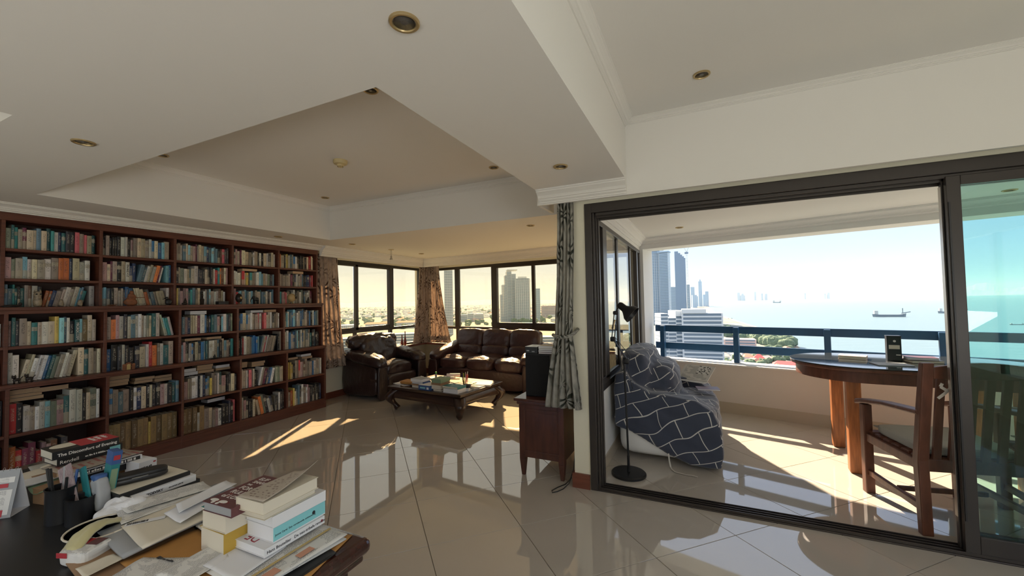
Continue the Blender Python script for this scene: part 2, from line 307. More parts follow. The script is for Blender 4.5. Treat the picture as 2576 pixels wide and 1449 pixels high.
# ---------------------------------------------------------------- mesh helpers
class MB:
    def __init__(s): s.v = []; s.f = []
    def add(s, vs, fs):
        o = len(s.v); s.v += [tuple(v) for v in vs]; s.f += [tuple(i+o for i in f) for f in fs]; return s
    def box(s, x0, x1, y0, y1, z0, z1):
        vs = [(x0,y0,z0),(x1,y0,z0),(x1,y1,z0),(x0,y1,z0),(x0,y0,z1),(x1,y0,z1),(x1,y1,z1),(x0,y1,z1)]
        return s.add(vs, [(3,2,1,0),(4,5,6,7),(0,1,5,4),(1,2,6,5),(2,3,7,6),(3,0,4,7)])
    def xbox(s, x0, x1, y0, y1, z0, z1, mtx):
        vs = [mtx @ Vector(v) for v in [(x0,y0,z0),(x1,y0,z0),(x1,y1,z0),(x0,y1,z0),(x0,y0,z1),(x1,y0,z1),(x1,y1,z1),(x0,y1,z1)]]
        return s.add(vs, [(3,2,1,0),(4,5,6,7),(0,1,5,4),(1,2,6,5),(2,3,7,6),(3,0,4,7)])
    def prism(s, poly, z0, z1, mtx=None):
        n = len(poly); vs = [(x, y, z0) for x, y in poly] + [(x, y, z1) for x, y in poly]
        if mtx: vs = [mtx @ Vector(v) for v in vs]
        a = sum(poly[i][0]*poly[(i+1) % n][1]-poly[(i+1) % n][0]*poly[i][1] for i in range(n))
        fs = [tuple(range(n-1, -1, -1)), tuple(range(n, 2*n))] + [(i, (i+1) % n, (i+1) % n+n, i+n) for i in range(n)]
        if a < 0: fs = [tuple(reversed(f)) for f in fs]
        return s.add(vs, fs)
    def lathe(s, prof, n=20, c=(0, 0, 0), mtx=None, sy=1.0):
        vs = []; fs = []
        for r, z in prof:
            for k in range(n):
                a = 2*PI*k/n; p = Vector((c[0]+r*math.cos(a), c[1]+r*math.sin(a)*sy, c[2]+z)); vs.append(mtx @ p if mtx else p)
        m = len(prof)
        for i in range(m-1):
            for k in range(n):
                fs.append((i*n+k, i*n+(k+1) % n, (i+1)*n+(k+1) % n, (i+1)*n+k))
        fs.append(tuple(range(n-1, -1, -1))); fs.append(tuple(range((m-1)*n, m*n)))
        return s.add(vs, fs)
    def tube(s, pts, r, n=8, r1=None):
        pts = [Vector(p) for p in pts]; rings = []; m = len(pts)
        up = Vector((0, 0, 1))
        for i, p in enumerate(pts):
            d = (pts[min(i+1, m-1)]-pts[max(i-1, 0)]).normalized()
            a = d.cross(up if abs(d.z) < 0.95 else Vector((1, 0, 0))).normalized(); b = d.cross(a)
            rr = r if r1 is None else r+(r1-r)*i/(m-1)
            rings.append([p+a*rr*math.cos(2*PI*k/n)+b*rr*math.sin(2*PI*k/n) for k in range(n)])
        vs = [v for q in rings for v in q]
        fs = [(i*n+k, i*n+(k+1) % n, (i+1)*n+(k+1) % n, (i+1)*n+k) for i in range(m-1) for k in range(n)]
        fs += [tuple(range(n-1, -1, -1)), tuple(range((m-1)*n, m*n))]
        return s.add(vs, fs)
    def grid(s, fn, nu, nv):
        vs = [fn(i/nu, j/nv) for j in range(nv+1) for i in range(nu+1)]
        fs = [(j*(nu+1)+i, j*(nu+1)+i+1, (j+1)*(nu+1)+i+1, (j+1)*(nu+1)+i) for j in range(nv) for i in range(nu)]
        return s.add(vs, fs)
    def puff(s, c, sz, p=0.45, n=10, mtx=None, wr=0.0, wf=6.0, seed=0, fn=None):
        """a rounded box: cushions, pads. p: 0 box .. 1 ellipsoid"""
        vs = []; fs = []; idx = {}
        def key(v): return tuple(round(q, 5) for q in v)
        faces = []
        for ax in range(3):
            for sg in (-1, 1):
                for i in range(n):
                    for j in range(n):
                        q = []
                        for (a, b) in ((i, j), (i+1, j), (i+1, j+1), (i, j+1)):
                            v = [0, 0, 0]; v[ax] = sg; v[(ax+1) % 3] = 2*a/n-1; v[(ax+2) % 3] = 2*b/n-1; q.append(key(v))
                        faces.append(q if sg > 0 else q[::-1])
        for q in faces:
            f = []
            for kx in q:
                if kx not in idx:
                    v = Vector(kx)
                    sph = v.normalized(); b = Vector([math.sin(t*PI/2*0.98)/math.sin(PI/2*0.98) for t in kx])
                    r = 1.0; m_ = max(abs(t) for t in kx)
                    # superellipsoid blend
                    pw_ = 2+6*(1-p)
                    l = (abs(v.x)**pw_+abs(v.y)**pw_+abs(v.z)**pw_)**(1/pw_); e_ = v/l
                    pt = Vector((e_.x*sz[0]/2, e_.y*sz[1]/2, e_.z*sz[2]/2))
                    if fn: pt = fn(pt)
                    if wr:
                        d = noise.noise(Vector((pt.x*wf+seed*3.1, pt.y*wf, pt.z*wf)))+0.5*noise.noise(Vector((pt.x*wf*2.3, pt.y*wf*2.3+seed, pt.z*wf*2.3)))
                        pt = pt+sph*d*wr
                    pt = pt+Vector(c)
                    if mtx: pt = mtx @ pt
                    idx[kx] = len(vs); vs.append(pt)
                f.append(idx[kx])
            fs.append(tuple(f))
        return s.add(vs, fs)
    def mesh(s, name, smooth=False):
        me = bpy.data.meshes.new(name); me.from_pydata(s.v, [], s.f); me.update()
        if smooth:
            for p in me.polygons: p.use_smooth = True
        return me
    def build(s, name, m, parent=None, smooth=False, bevel=0.0, seg=2, auto=False, kind=None):
        me = s.mesh(name, smooth or auto); me.materials.append(m)
        o = bpy.data.objects.new(name, me); C.objects.link(o)
        if parent: o.parent = parent
        if bevel:
            b = o.modifiers.new('bevel', 'BEVEL'); b.width = bevel; b.segments = seg; b.limit_method = 'ANGLE'; b.angle_limit = 0.6
        if auto:
            me.set_sharp_from_angle(angle=math.radians(40))
        if kind: o['kind'] = kind
        return o

def tag(o, label=None, cat=None, group=None, kind=None):
    if label: o['label'] = label
    if cat: o['category'] = cat
    if group: o['group'] = group
    if kind: o['kind'] = kind
    return o
def thing(name, label, cat, loc=(0, 0, 0), rz=0.0, group=None, kind=None):
    o = bpy.data.objects.new(name, None); C.objects.link(o); o.empty_display_size = 0.1
    o.location = loc; o.rotation_euler = (0, 0, rz)
    return tag(o, label, cat, group, kind)
def holder(name):
    o = bpy.data.objects.new(name, None); C.objects.link(o); o['kind'] = 'structure'; return o
def copy_tree(o, parent=None):
    c = o.copy(); C.objects.link(c)
    if parent: c.parent = parent
    for ch in [q for q in bpy.data.objects if q.parent == o]: copy_tree(ch, c)
    return c
def text(name, s, size, origin, xdir, ydir, m, parent, align='LEFT', line=1.0, bold=0.0):
    cu = bpy.data.curves.new(name, 'FONT'); cu.body = s; cu.size = size; cu.extrude = 0.0004; cu.align_x = align; cu.space_line = line; cu.offset = bold
    cu.resolution_u = 3
    tmp = bpy.data.objects.new(name, cu); C.objects.link(tmp)
    dg = bpy.context.evaluated_depsgraph_get(); me = bpy.data.meshes.new_from_object(tmp.evaluated_get(dg))
    bpy.data.objects.remove(tmp); me.materials.clear(); me.materials.append(m)
    x = Vector(xdir).normalized(); y = Vector(ydir).normalized(); z = x.cross(y)
    mt = Matrix((x, y, z)).transposed().to_4x4(); mt.translation = Vector(origin)
    me.transform(mt)
    o = bpy.data.objects.new(name, me); C.objects.link(o)
    if parent: o.parent = parent
    return o
def setuv(me, fn):
    """fn(co, normal) -> (u, v)"""
    uvl = me.uv_layers.new(name='UVMap')
    for p in me.polygons:
        for li in p.loop_indices:
            co = me.vertices[me.loops[li].vertex_index].co; uvl.data[li].uv = fn(co, p.normal)
def bevel_poly(*a): pass
# ---------------------------------------------------------------- room shell
Z1, Z2 = 2.36, 2.80           # soffit and raised ceiling
WAX = -5.38                   # left wall
XR, YN = 3.2, -2.2            # right wall, near wall
A7 = math.radians(-7.0); A15 = math.radians(-15.6)
WB = Matrix.Translation((WAX, 7.08, 0)) @ Matrix.Rotation(A7, 4, 'Z')      # far window wall frame
BW = Matrix.Translation((-0.82, 6.222, 0)) @ Matrix.Rotation(A15, 4, 'Z')   # balcony parapet frame
def st(name, mb, m, parent=None, **k):
    o = mb.build(name, m, parent, **k)
    if parent is None: o['kind'] = 'structure'
    return o

def wall_b_y(x): return 7.08+math.tan(A7)*(x-WAX)
def balc_y(x): return 6.222+math.tan(A15)*(x+0.82)

# floors: grout bed with individual tiles
def clip(poly, a, b, c):      # keep a*x+b*y<=c
    out = []
    for i in range(len(poly)):
        p, q = poly[i], poly[(i+1) % len(poly)]
        dp, dq = a*p[0]+b*p[1]-c, a*q[0]+b*q[1]-c
        if dp <= 0: out.append(p)
        if dp*dq < 0:
            t = dp/(dp-dq); out.append((p[0]+(q[0]-p[0])*t, p[1]+(q[1]-p[1])*t))
    return out
def tiles(floor, halfplanes, xr, yr):
    hd = 0.42426; gx, gy = 0.141, 2.905; g = 0.0019
    full = None
    for i in range(-16, 12):
        for j in range(-14, 14):
            if (i+j) % 2 == 0: continue
            cx, cy = gx+i*hd, gy+j*hd
            if not (xr[0]-.45 < cx < xr[1]+.45 and yr[0]-.45 < cy < yr[1]+.45): continue
            r = hd-g*1.4142
            poly = [(r, 0), (0, r), (-r, 0), (0, -r)]
            c = poly
            for (a, b, k) in halfplanes:
                c = clip(c, a, b, k-a*cx-b*cy)
                if len(c) < 3: break
            if len(c) < 3: continue
            if len(c) == 4 and all(abs(c[q][0]-poly[q][0])+abs(c[q][1]-poly[q][1]) < 1e-6 for q in range(4)):
                if full is None:
                    full = tile_mesh(poly)
                me = full
            else:
                me = tile_mesh(c)
            o = bpy.data.objects.new('tile', me); C.objects.link(o); o.parent = floor; o.location = (cx, cy, 0)
            random.seed(i*31+j); o.rotation_euler = (random.uniform(-1, 1)*0.0006, random.uniform(-1, 1)*0.0006, 0)
def tile_mesh(poly):
    n = len(poly); mb = MB(); cx = sum(p[0] for p in poly)/n; cy = sum(p[1] for p in poly)/n
    k = 0.997
    vs = [(x, y, -0.010) for x, y in poly]+[(x, y, -0.0012) for x, y in poly]+[(cx+(x-cx)*k, cy+(y-cy)*k, 0.0) for x, y in poly]
    fs = [tuple(range(2*n, 3*n))]+[(i, (i+1) % n, (i+1) % n+n, i+n) for i in range(n)]+[(i+n, (i+1) % n+n, (i+1) % n+2*n, i+2*n) for i in range(n)]
    mb.add(vs, fs); me = mb.mesh('tile'); me.materials.append(m_tile); return me

mb = MB(); mb.prism([(WAX-.1, YN), (XR, YN), (XR, 3.22), (-0.89, 3.22), (-0.89, 6.55), (WAX-.1, wall_b_y(WAX-.1))], -0.12, -0.0035)
floor1 = st('floor', mb, m_grout)
tiles(floor1, [(-1, 0, -WAX), (0, -1, -YN), (0, 1, 3.168), (1, 0, XR)], (WAX, XR), (YN, 3.17))
nB = (math.sin(-A7), math.cos(-A7))
tiles(floor1, [(-1, 0, -WAX), (0, -1, -3.168), (1, 0, -0.96), (nB[0], nB[1], nB[0]*WAX+nB[1]*7.08)], (WAX, -0.96), (3.17, 7.1))
mb = MB(); mb.prism([(-0.89, 3.22), (3.4, 3.22), (3.4, balc_y(3.4)+.1), (-0.89, balc_y(-0.89)+.1)], -0.12, -0.0035)
floor2 = st('floor', mb, m_grout)
nP = (math.sin(-A15), math.cos(-A15))
tiles(floor2, [(-1, 0, 0.82), (0, -1, -3.268), (1, 0, 3.4), (nP[0], nP[1], nP[0]*-0.82+nP[1]*6.222)], (-0.82, 3.4), (3.27, 6.3))

# ceilings
CX0, CX1, CY0, CY1 = -4.56, -1.175, 1.245, 3.94
KX0, KX1, KY0, KY1 = -4.56, -2.79, -1.6, 0.685
mb = MB()
mb.box(WAX-.1, CX0, YN-.1, 7.25, Z1, 3.0)
mb.box(CX0, CX1, KY1, CY0, Z1, 3.0); mb.box(KX1, CX1, YN-.1, KY1, Z1, 3.0); mb.box(CX0, KX1, YN-.1, KY0, Z1, 3.0)
mb.box(CX0, CX1, CY1, 7.25, Z1, 3.0)
mb.box(CX1, -0.48, YN-.1, 3.06, Z1, 3.0); mb.box(CX1, -0.89, 3.06, 7.0, Z1, 3.0)
ceil = st('ceiling', mb, m_ceil)
mb = MB(); mb.box(CX0-.02, CX1+.02, CY0-.02, CY1+.02, Z2, 3.0); mb.box(KX0-.02, KX1+.02, KY0-.02, KY1+.02, Z2, 3.0)
mb.build('ceiling_panel', m_ceil, ceil)
mb = MB(); mb.box(-0.48, XR+.1, YN-.1, 3.17, Z2, 3.0)
ceil2 = st('ceiling', mb, m_ceil)
mb = MB(); mb.prism([(-0.96, 3.22), (3.5, 3.22), (3.5, balc_y(3.5)+.36), (-0.96, balc_y(-0.96)+.36)], Z1, 3.0)
ceil3 = st('ceiling', mb, m_cool)

def crown_prof(h, d):
    # stepped and coved profile, x outwards from the wall, z down from the ceiling
    return [(0, 0), (d, 0), (d, -h*.10), (d*.90, -h*.13), (d*.90, -h*.22), (d*.72, -h*.32), (d*.52, -h*.46), (d*.42, -h*.60), (d*.42, -h*.66), (d*.30, -h*.69), (d*.30, -h*.80), (d*.12, -h*.90), (d*.12, -h), (0, -h)]
def crown(name, p0, p1, inward, z, h, d, m, mitre0=0, mitre1=0):
    """moulding run from p0 to p1; mitre: +1 outside lengthening, -1 inside shortening"""
    p0 = Vector((*p0, 0)); p1 = Vector((*p1, 0)); t = (p1-p0).normalized(); n = Vector((*inward, 0)).normalized()
    pr = crown_prof(h, d); vs = []; k = len(pr)
    for (p, mt, sg) in ((p0, mitre0, -1), (p1, mitre1, 1)):
        for (x, zz) in pr: vs.append(p+n*x+t*(sg*mt*x)+Vector((0, 0, z+zz)))
    mb = MB(); fs = [(i, (i+1) % k, (i+1) % k+k, i+k) for i in range(k)]+[tuple(range(k-1, -1, -1)), tuple(range(k, 2*k))]
    mb.add(vs, fs); me = mb
    o = mb.build(name, m); bm = bmesh.new(); bm.from_mesh(o.data); bmesh.ops.recalc_face_normals(bm, faces=bm.faces); bm.to_mesh(o.data); bm.free()
    o['kind'] = 'structure'; return o
# pelmet boards that hide the curtain tracks, with the crown on them
PX = -5.13
mb = MB(); mb.box(PX-.03, PX, 4.26, 6.70, 2.21, Z1); st('trim_1', mb, m_ceil)
crown('trim_2', (PX, 4.26), (PX, 6.70), (1, 0), Z1, 0.135, 0.10, m_ceil, 0, -1)
# over the bookcase
mb = MB(); mb.box(WAX, -5.165, YN, 4.26, 2.292, Z1); st('trim_3', mb, m_ceil)
crown('trim_4', (-5.165, YN), (-5.165, 4.26), (1, 0), Z1, 0.068, 0.10, m_ceil)
# far wall pelmet
pb0 = (PX, 6.72); dx = Vector((math.cos(A7), math.sin(A7))); nn = (-math.sin(-A7)*-1, 0)
d7 = Vector((math.cos(A7), math.sin(A7), 0)); n7 = Vector((math.sin(A7), -math.cos(A7), 0))
e7 = Vector((PX, 6.72, 0))+d7*4.1
mb = MB(); mt = Matrix.Translation((PX, 6.72, 0)) @ Matrix.Rotation(A7, 4, 'Z')
mb.xbox(-0.03, 4.2, 0, .03, 2.21, Z1, mt); st('trim_5', mb, m_ceil)
crown('trim_6', (PX, 6.72), (e7.x, e7.y), (n7.x, n7.y), Z1, 0.135, 0.10, m_ceil, -1, 0)
# small crown inside the coffers
crown('trim_7', (CX0, CY0), (CX0, CY1), (1, 0), Z2, 0.06, 0.06, m_ceil, -1, -1)
crown('trim_8', (CX0, CY1), (CX1, CY1), (0, -1), Z2, 0.06, 0.06, m_ceil, -1, -1)
crown('trim_9', (-0.48, YN), (-0.48, 3.05), (1, 0), Z2, 0.05, 0.07, m_ceil, 0, -1)
crown('trim_10', (-0.48, 3.06), (XR, 3.06), (0, -1), Z2, 0.035, 0.05, m_ceil, -1, 0)
# curtain box in front of the sliding door, with the beam's crown on it
mb = MB(); mb.box(-1.19, XR, 3.06, 3.085, 2.25, Z2); mb.box(-1.19, -1.165, 3.085, 3.40, 2.25, Z1); st('trim_11', mb, m_ceil)
crown('trim_12', (-1.17, 3.06), (-0.48, 3.06), (0, -1), Z1, 0.10, 0.085, m_ceil, 0, 0)

# walls
mb = MB()   # left wall with the window opening
WY0, WY1, WZ0, WZ1 = 4.40, 6.99, 0.655, 2.215
mb.box(WAX-.18, WAX, YN-.1, WY0, 0, 3.0); mb.box(WAX-.18, WAX, WY0, 7.30, 0, WZ0); mb.box(WAX-.18, WAX, WY0, 7.30, WZ1, 3.0); mb.box(WAX-.18, WAX, WY1, 7.30, WZ0, WZ1)
wall_l = st('wall_left', mb, m_wall)
mb = MB()   # far wall
L7 = (-0.89-WAX)/math.cos(A7)
mb.xbox(-0.18, L7, 0, .18, 0, 0.655, WB); mb.xbox(-0.18, L7, 0, .18, 2.205, 3.0, WB); mb.xbox(-0.18, 0.09, 0, .18, 0.655, 2.205, WB); mb.xbox(L7-.12, L7, 0, .18, 0.655, 2.205, WB)
wall_f = st('wall_far', mb, m_wall)
mb = MB()   # pillar, header over the sliding door
mb.box(-0.96, -0.83, 3.168, 3.268, 0, Z2); mb.box(-0.83, XR, 3.168, 3.268, 2.24, Z2)
wall_d = st('wall_back', mb, m_wall)
mb = MB()   # wall between room and balcony with its window band
mb.box(-0.96, -0.82, 3.268, 6.56, 0, 0.67); mb.box(-0.96, -0.82, 3.268, 6.56, 2.19, 3.0); mb.box(-0.96, -0.82, 6.20, 6.56, 0.67, 2.19); mb.box(-0.96, -0.82, 3.268, 3.42, 0.67, 2.19)
st('wall_middle', mb, m_white)
# near wall and right wall, each with an unseen opening, added and sized for its skylight
mb = MB(); mb.box(WAX-.18, XR+.1, YN-.1, YN, 0, 0.5); mb.box(WAX-.18, XR+.1, YN-.1, YN, 2.2, 3.0); mb.box(WAX-.18, -4.3, YN-.1, YN, .5, 2.2); mb.box(-1.3, XR+.1, YN-.1, YN, .5, 2.2)
st('wall_near', mb, m_wall)
mb = MB(); mb.box(XR, XR+.1, YN, 3.268, 0, 0.5); mb.box(XR, XR+.1, YN, 3.268, 2.2, 3.0); mb.box(XR, XR+.1, YN, -2.15, .5, 2.2); mb.box(XR, XR+.1, 2.5, 3.268, .5, 2.2)
st('wall_right', mb, m_wall)
mb = MB(); mb.box(3.4, 3.5, 3.22, 5.4, 0, Z1); st('wall_end', mb, m_white)
# balcony parapet and the beam over the opening
mb = MB(); mb.xbox(-0.05, 4.5, 0, .30, -0.12, 0.605, BW); par = st('wall_parapet', mb, m_balc)
mb = MB(); mb.xbox(-0.05, 4.5, -0.012, .0, 0, 0.135, BW); mb.build('skirting', m_skirt, par)
mb = MB(); mb.xbox(-0.06, 4.5, -0.02, .32, 0.600, 0.618, BW); mb.build('coping', m_white, par)
mb = MB(); mb.xbox(-0.05, 4.5, 0, .34, 2.207, 3.0, BW); mb.xbox(-0.05, 0.05, 0, .34, 0.6, 2.207, BW)
st('wall_beam', mb, m_cool)
d15 = Vector((math.cos(A15), math.sin(A15))); n15 = (math.sin(A15), -math.cos(A15))
crown('trim_13', (-0.82, 6.222), (-0.82+d15.x*4.35, 6.222+d15.y*4.35), n15, Z1, 0.09, 0.09, m_cool, -1, 0)
crown('trim_14', (-0.82, 3.268), (-0.82, 6.222), (1, 0), Z1, 0.12, 0.11, m_cool, 0, -1)
# tile skirting on the balcony side wall, brown skirting indoors
mb = MB(); mb.box(-0.82, -0.808, 3.268, 6.2, 0, 0.10); st('baseboard_balcony', mb, m_skirt)
mb = MB(); mb.box(WAX, WAX+.016, 4.26, 7.07, 0, 0.10); st('baseboard_left', mb, m_base)
mb = MB(); mb.xbox(0.0, L7-.1, -.016, 0, 0, 0.10, WB); st('baseboard_far', mb, m_base)
mb = MB(); mb.box(-0.976, -0.835, 3.150, 3.168, 0, 0.112); mb.box(-0.976, -0.96, 3.168, 3.3, 0, 0.112); st('baseboard_back', mb, m_base)

# ---------------------------------------------------------------- windows
def pane(name, parent, m, x0, x1, y0, y1, z0, z1, mt=None):
    mb = MB()
    if mt: mb.xbox(x0, x1, y0, y1, z0, z1, mt)
    else: mb.box(x0, x1, y0, y1, z0, z1)
    return mb.build(name, m, parent)
# left wall window
w1 = holder('window_1')
def wa(name, y0, y1, z0, z1, dx=0.0, t=0.05, m=m_frame):
    mb = MB(); mb.box(WAX-.09+dx, WAX-.09+dx+t, y0, y1, z0, z1); return mb.build(name, m, w1, bevel=0.004)
wa('window_frame', WY0, WY1, 2.165, 2.215); wa('window_frame', WY0, WY1, 0.655, 0.69); wa('window_frame', WY0, WY0+.05, .69, 2.165); wa('window_frame', WY1-.05, WY1, .69, 2.165)
wa('transom', WY0+.05, WY1-.05, 0.985, 1.035); 
wa('mullion', 5.18, 5.245, 1.035, 2.165, .03); wa('mullion', 6.01, 6.12, 1.035, 2.165, .02, .07); wa('mullion', 5.18, 5.235, .69, .985); wa('mullion', 6.05, 6.12, .69, .985)
wa('sash_rail', WY0+.05, 6.01, 1.035, 1.085, .03, .05); wa('sash_rail', WY0+.05, 6.01, 2.13, 2.165, .03, .05)
for (a, b) in ((WY0+.05, 5.18), (5.245, 6.01), (6.12, WY1-.05)):
    pane('pane', w1, m_gwarm, WAX-.070, WAX-.064, a, b, 1.035, 2.165)
for (a, b) in ((WY0+.05, 5.18), (5.235, 6.05), (6.12, WY1-.05)):
    pane('pane', w1, m_gwarm, WAX-.070, WAX-.064, a, b, .69, .985)
mb = MB(); mb.box(WAX-.10, WAX+.11, WY0, 7.06, 0.628, 0.655); st('trim_15', mb, m_wall)
mb = MB(); mb.box(WAX+.11, WAX+.122, WY0, 7.06, 0.622, 0.660); st('trim_16', mb, m_base)
# far wall window
w2 = holder('window_2')
def wb(name, x0, x1, z0, z1, dy=0.0, t=0.05, m=m_frame):
    mb = MB(); mb.xbox(x0, x1, .05+dy, .05+dy+t, z0, z1, WB); return mb.build(name, m, w2, bevel=0.004)
B0, B1 = 0.09, L7-.12
wb('window_frame', B0, B1, 2.155, 2.205); wb('window_frame', B0, B1, .655, .69); wb('window_frame', B0, B0+.05, .69, 2.155); wb('window_frame', B1-.05, B1, .69, 2.155)
wb('transom', B0+.05, B1-.05, .945, .995)
def sB(X): return (X-WAX)/math.cos(A7)
q0, q1, q2, q3, q4, q5 = sB(-4.60), sB(-4.49), sB(-3.685), sB(-3.56), sB(-2.79), sB(-2.73)
q6, q7 = sB(-1.95), sB(-1.84)
wb('mullion', q0, q1, .995, 2.155, .01); wb('mullion', q2, q3, .995, 2.155, .0, .07); wb('mullion', q4, q5, .995, 2.155, -.02); wb('mullion', q6, q7, .995, 2.155)
for a in (q0+.03, q2+.04, q4, q6+.03): wb('mullion', a, a+.055, .69, .945)
wb('sash_rail', q3, q6, .995, 1.085, -.02, .05); wb('sash_rail', q3, q6, 2.12, 2.155, -.02, .05)
for (a, b) in ((B0+.05, q0), (q1, q2), (q3, q4), (q5, q6), (q7, B1-.05)):
    pane('pane', w2, m_gwarm, a, b, .068, .074, .995, 2.155, WB)
for (a, b) in ((B0+.05, q0+.03), (q0+.085, q2+.04), (q2+.095, q4), (q4+.055, q6+.03), (q6+.085, B1-.05)):
    pane('pane', w2, m_gwarm, a, b, .068, .074, .69, .945, WB)
mb = MB(); mb.xbox(0.10, B1, -.11, .05, .628, .655, WB); st('trim_17', mb, m_wall)
mb = MB(); mb.xbox(0.12, B1, -.122, -.11, .622, .660, WB); st('trim_18', mb, m_base)
# window band between room and balcony
w3 = holder('window_3')
def wc(name, y0, y1, z0, z1, x0=-.855, t=.05):
    mb = MB(); mb.box(x0, x0+t, y0, y1, z0, z1); return mb.build(name, m_frame, w3, bevel=0.004)
wc('window_frame', 3.42, 6.20, 2.14, 2.19, -.87, .06); wc('window_frame', 3.42, 6.20, .67, .73, -.87, .06); wc('window_frame', 3.42, 3.50, .73, 2.14, -.87, .06); wc('window_frame', 6.10, 6.20, .73, 2.14, -.87, .06)
wc('sash_stile', 3.70, 3.86, .76, 2.14); wc('sash_stile', 4.51, 4.60, .76, 2.14, -.875, .04); wc('sash_stile', 5.40, 5.46, .76, 2.14, -.875, .04); wc('sash_stile', 5.80, 5.90, .76, 2.14)
wc('sash_rail', 3.50, 3.86, .73, .79); wc('sash_rail', 3.86, 6.10, .73, .77, -.875, .04)
for (a, b) in ((3.50, 3.70), (3.86, 4.51), (4.60, 5.40), (5.46, 5.80), (5.90, 6.10)):
    pane('pane', w3, m_gside, -.852, -.846, a, b, .77, 2.14)
# unseen windows filling those added openings (frames only where they could be glimpsed)
w4 = holder('unseen_window_4')
for xx in (-4.3, -2.8, -1.36):
    mb = MB(); mb.box(xx, xx+.06, YN-.08, YN-.03, .5, 2.2); mb.build('mullion', m_frame, w4)
pane('pane', w4, m_gclear, -4.24, -1.36, YN-.06, YN-.055, .5, 2.2)
w5 = holder('unseen_window_5')
for yy in (-2.15, -0.6, 0.9, 2.44):
    mb = MB(); mb.box(XR+.03, XR+.08, yy, yy+.06, .5, 2.2); mb.build('mullion', m_frame, w5)
pane('pane', w5, m_gclear, XR+.05, XR+.055, -2.09, 2.44, .5, 2.2)

# ---------------------------------------------------------------- sliding door
d1 = holder('door_1')
def dd(name, x0, x1, y0, y1, z0, z1, m=m_frame, bv=0.003): 
    mb = MB(); mb.box(x0, x1, y0, y1, z0, z1); return mb.build(name, m, d1, bevel=bv)
dd('door_frame', -0.83, -0.775, 3.155, 3.275, 0, 2.24); dd('door_frame', -0.775, XR, 3.155, 3.275, 2.165, 2.24); 
dd('frame_channel', -0.775, -0.757, 3.175, 3.195, .02, 2.165); dd('frame_channel', -0.775, -0.745, 3.205, 3.225, .02, 2.165); dd('frame_channel', -0.775, -0.735, 3.235, 3.265, .02, 2.165)
dd('head_channel', -0.745, XR, 3.175, 3.187, 2.142, 2.165); dd('head_channel', -0.745, XR, 3.205, 3.217, 2.128, 2.165); dd('head_channel', -0.745, XR, 3.250, 3.265, 2.115, 2.165)
dd('threshold', -0.83, XR, 3.160, 3.272, -.005, .010, m_track)
for yy in (3.166, 3.196, 3.228, 3.260): dd('track_rail', -0.775, XR, yy, yy+.006, .010, .028, m_track, 0.001)
dd('track_strip', 0.35, 0.80, 3.176, 3.190, .010, .014, m_silver, 0.001); dd('track_strip', 0.92, 1.12, 3.176, 3.190, .010, .014, m_silver, 0.001)
def sash(x0, x1, y, gm, wst=0.062):
    s = dd('sash', x0, x0+wst, y, y+.030, .028, 2.15); g = [s]
    for (a, b, c, d) in ((x1-wst, x1, .028, 2.15), (x0+wst, x1-wst, .028, .125), (x0+wst, x1-wst, 2.095, 2.15)):
        mb = MB(); mb.box(a, b, y, y+.030, c, d); mb.build('sash_rail', m_frame, s, bevel=0.003)
    mb = MB(); mb.box(x0+wst, x1-wst, y+.012, y+.018, .125, 2.095); mb.build('pane', gm, s)
    mb = MB(); mb.box(x0+.004, x0+.012, y-.006, y, .2, 2.0); mb.build('edge_seal', m_black, s)
sash(1.291, 2.55, 3.165, m_ggreen); sash(1.285, 2.50, 3.205, m_gclear, .070)
mb = MB(); mb.box(1.282, 1.2845, 3.206, 3.234, 0.2, 2.1); mb.build('edge_strip', m_silver, d1)

# ---------------------------------------------------------------- balcony railing
rail = thing('balcony_railing', 'blue painted two bar balcony railing on the low parapet', 'railing', BW.translation, A15)
mb = MB(); mb.box(.105, 4.45, .25, .288, .994, 1.088); mb.build('top_bar', m_bluerail, rail, bevel=.004)
mb = MB(); mb.box(.105, 4.45, .25, .288, .743, .838); mb.build('lower_bar', m_bluerail, rail, bevel=.004)
for xx in (.20, 1.165, 2.115, 3.045, 4.0):
    mb = MB(); mb.box(xx, xx+.062, .175, .25, .618, 1.080); mb.build('post', m_bluerail, rail, bevel=.004)

# ---------------------------------------------------------------- ceiling lights
def downlight(px, py, z, label, group='recessed ceiling lights', r=0.048):
    p = at_z(px, py, z); t = thing('downlight', label, 'ceiling light', p, 0, group)
    mb = MB(); n = 28; prof = [(r, 0.001), (r, -.005), (r*.93, -.008), (r*.78, -.007), (r*.72, -.001), (r*.72, .002)]
    mb.lathe([(a, b) for a, b in prof], n); mb.build('trim_ring', m_brass, t, auto=True)
    mb = MB(); mb.lathe([(r*.70, -.0035), (r*.55, -.0015), (r*.3, -.003), (r*.12, -.0045)], 20); mb.build('lamp', m_lens, t, smooth=True)
    return t
downlight(1017, 55, Z1, 'largest recessed downlight with brass ring, at the top of the photo')
downlight(1410, 418, Z1, 'brass ringed downlight in the beam just left of the sliding door')
downlight(210, 357, Z1, 'brass ringed downlight in the soffit at the upper left')
downlight(932, 226, Z2, 'downlight at the near corner of the raised tray ceiling')
downlight(408, 390, Z2, 'downlight half hidden at the left edge of the tray ceiling')
downlight(1242, 421, Z2, 'downlight at the right edge of the tray ceiling')
downlight(818, 497, Z2, 'downlight at the far end of the tray ceiling')
downlight(1765, 187, Z2, 'downlight in the raised ceiling before the sliding door')
downlight(700, 595, Z1, 'small downlight above the bookcase')
downlight(886, 614, Z1, 'small downlight above the left window, nearer the bookcase')
downlight(1060, 638, Z1, 'small downlight above the corner curtain')
downlight(1335, 567, Z1, 'small downlight above the sofa')
downlight(1709, 572, Z1, 'downlight in the balcony ceiling near the tall towers')
downlight(2540, 478, Z1, 'downlight in the balcony ceiling seen through green glass')
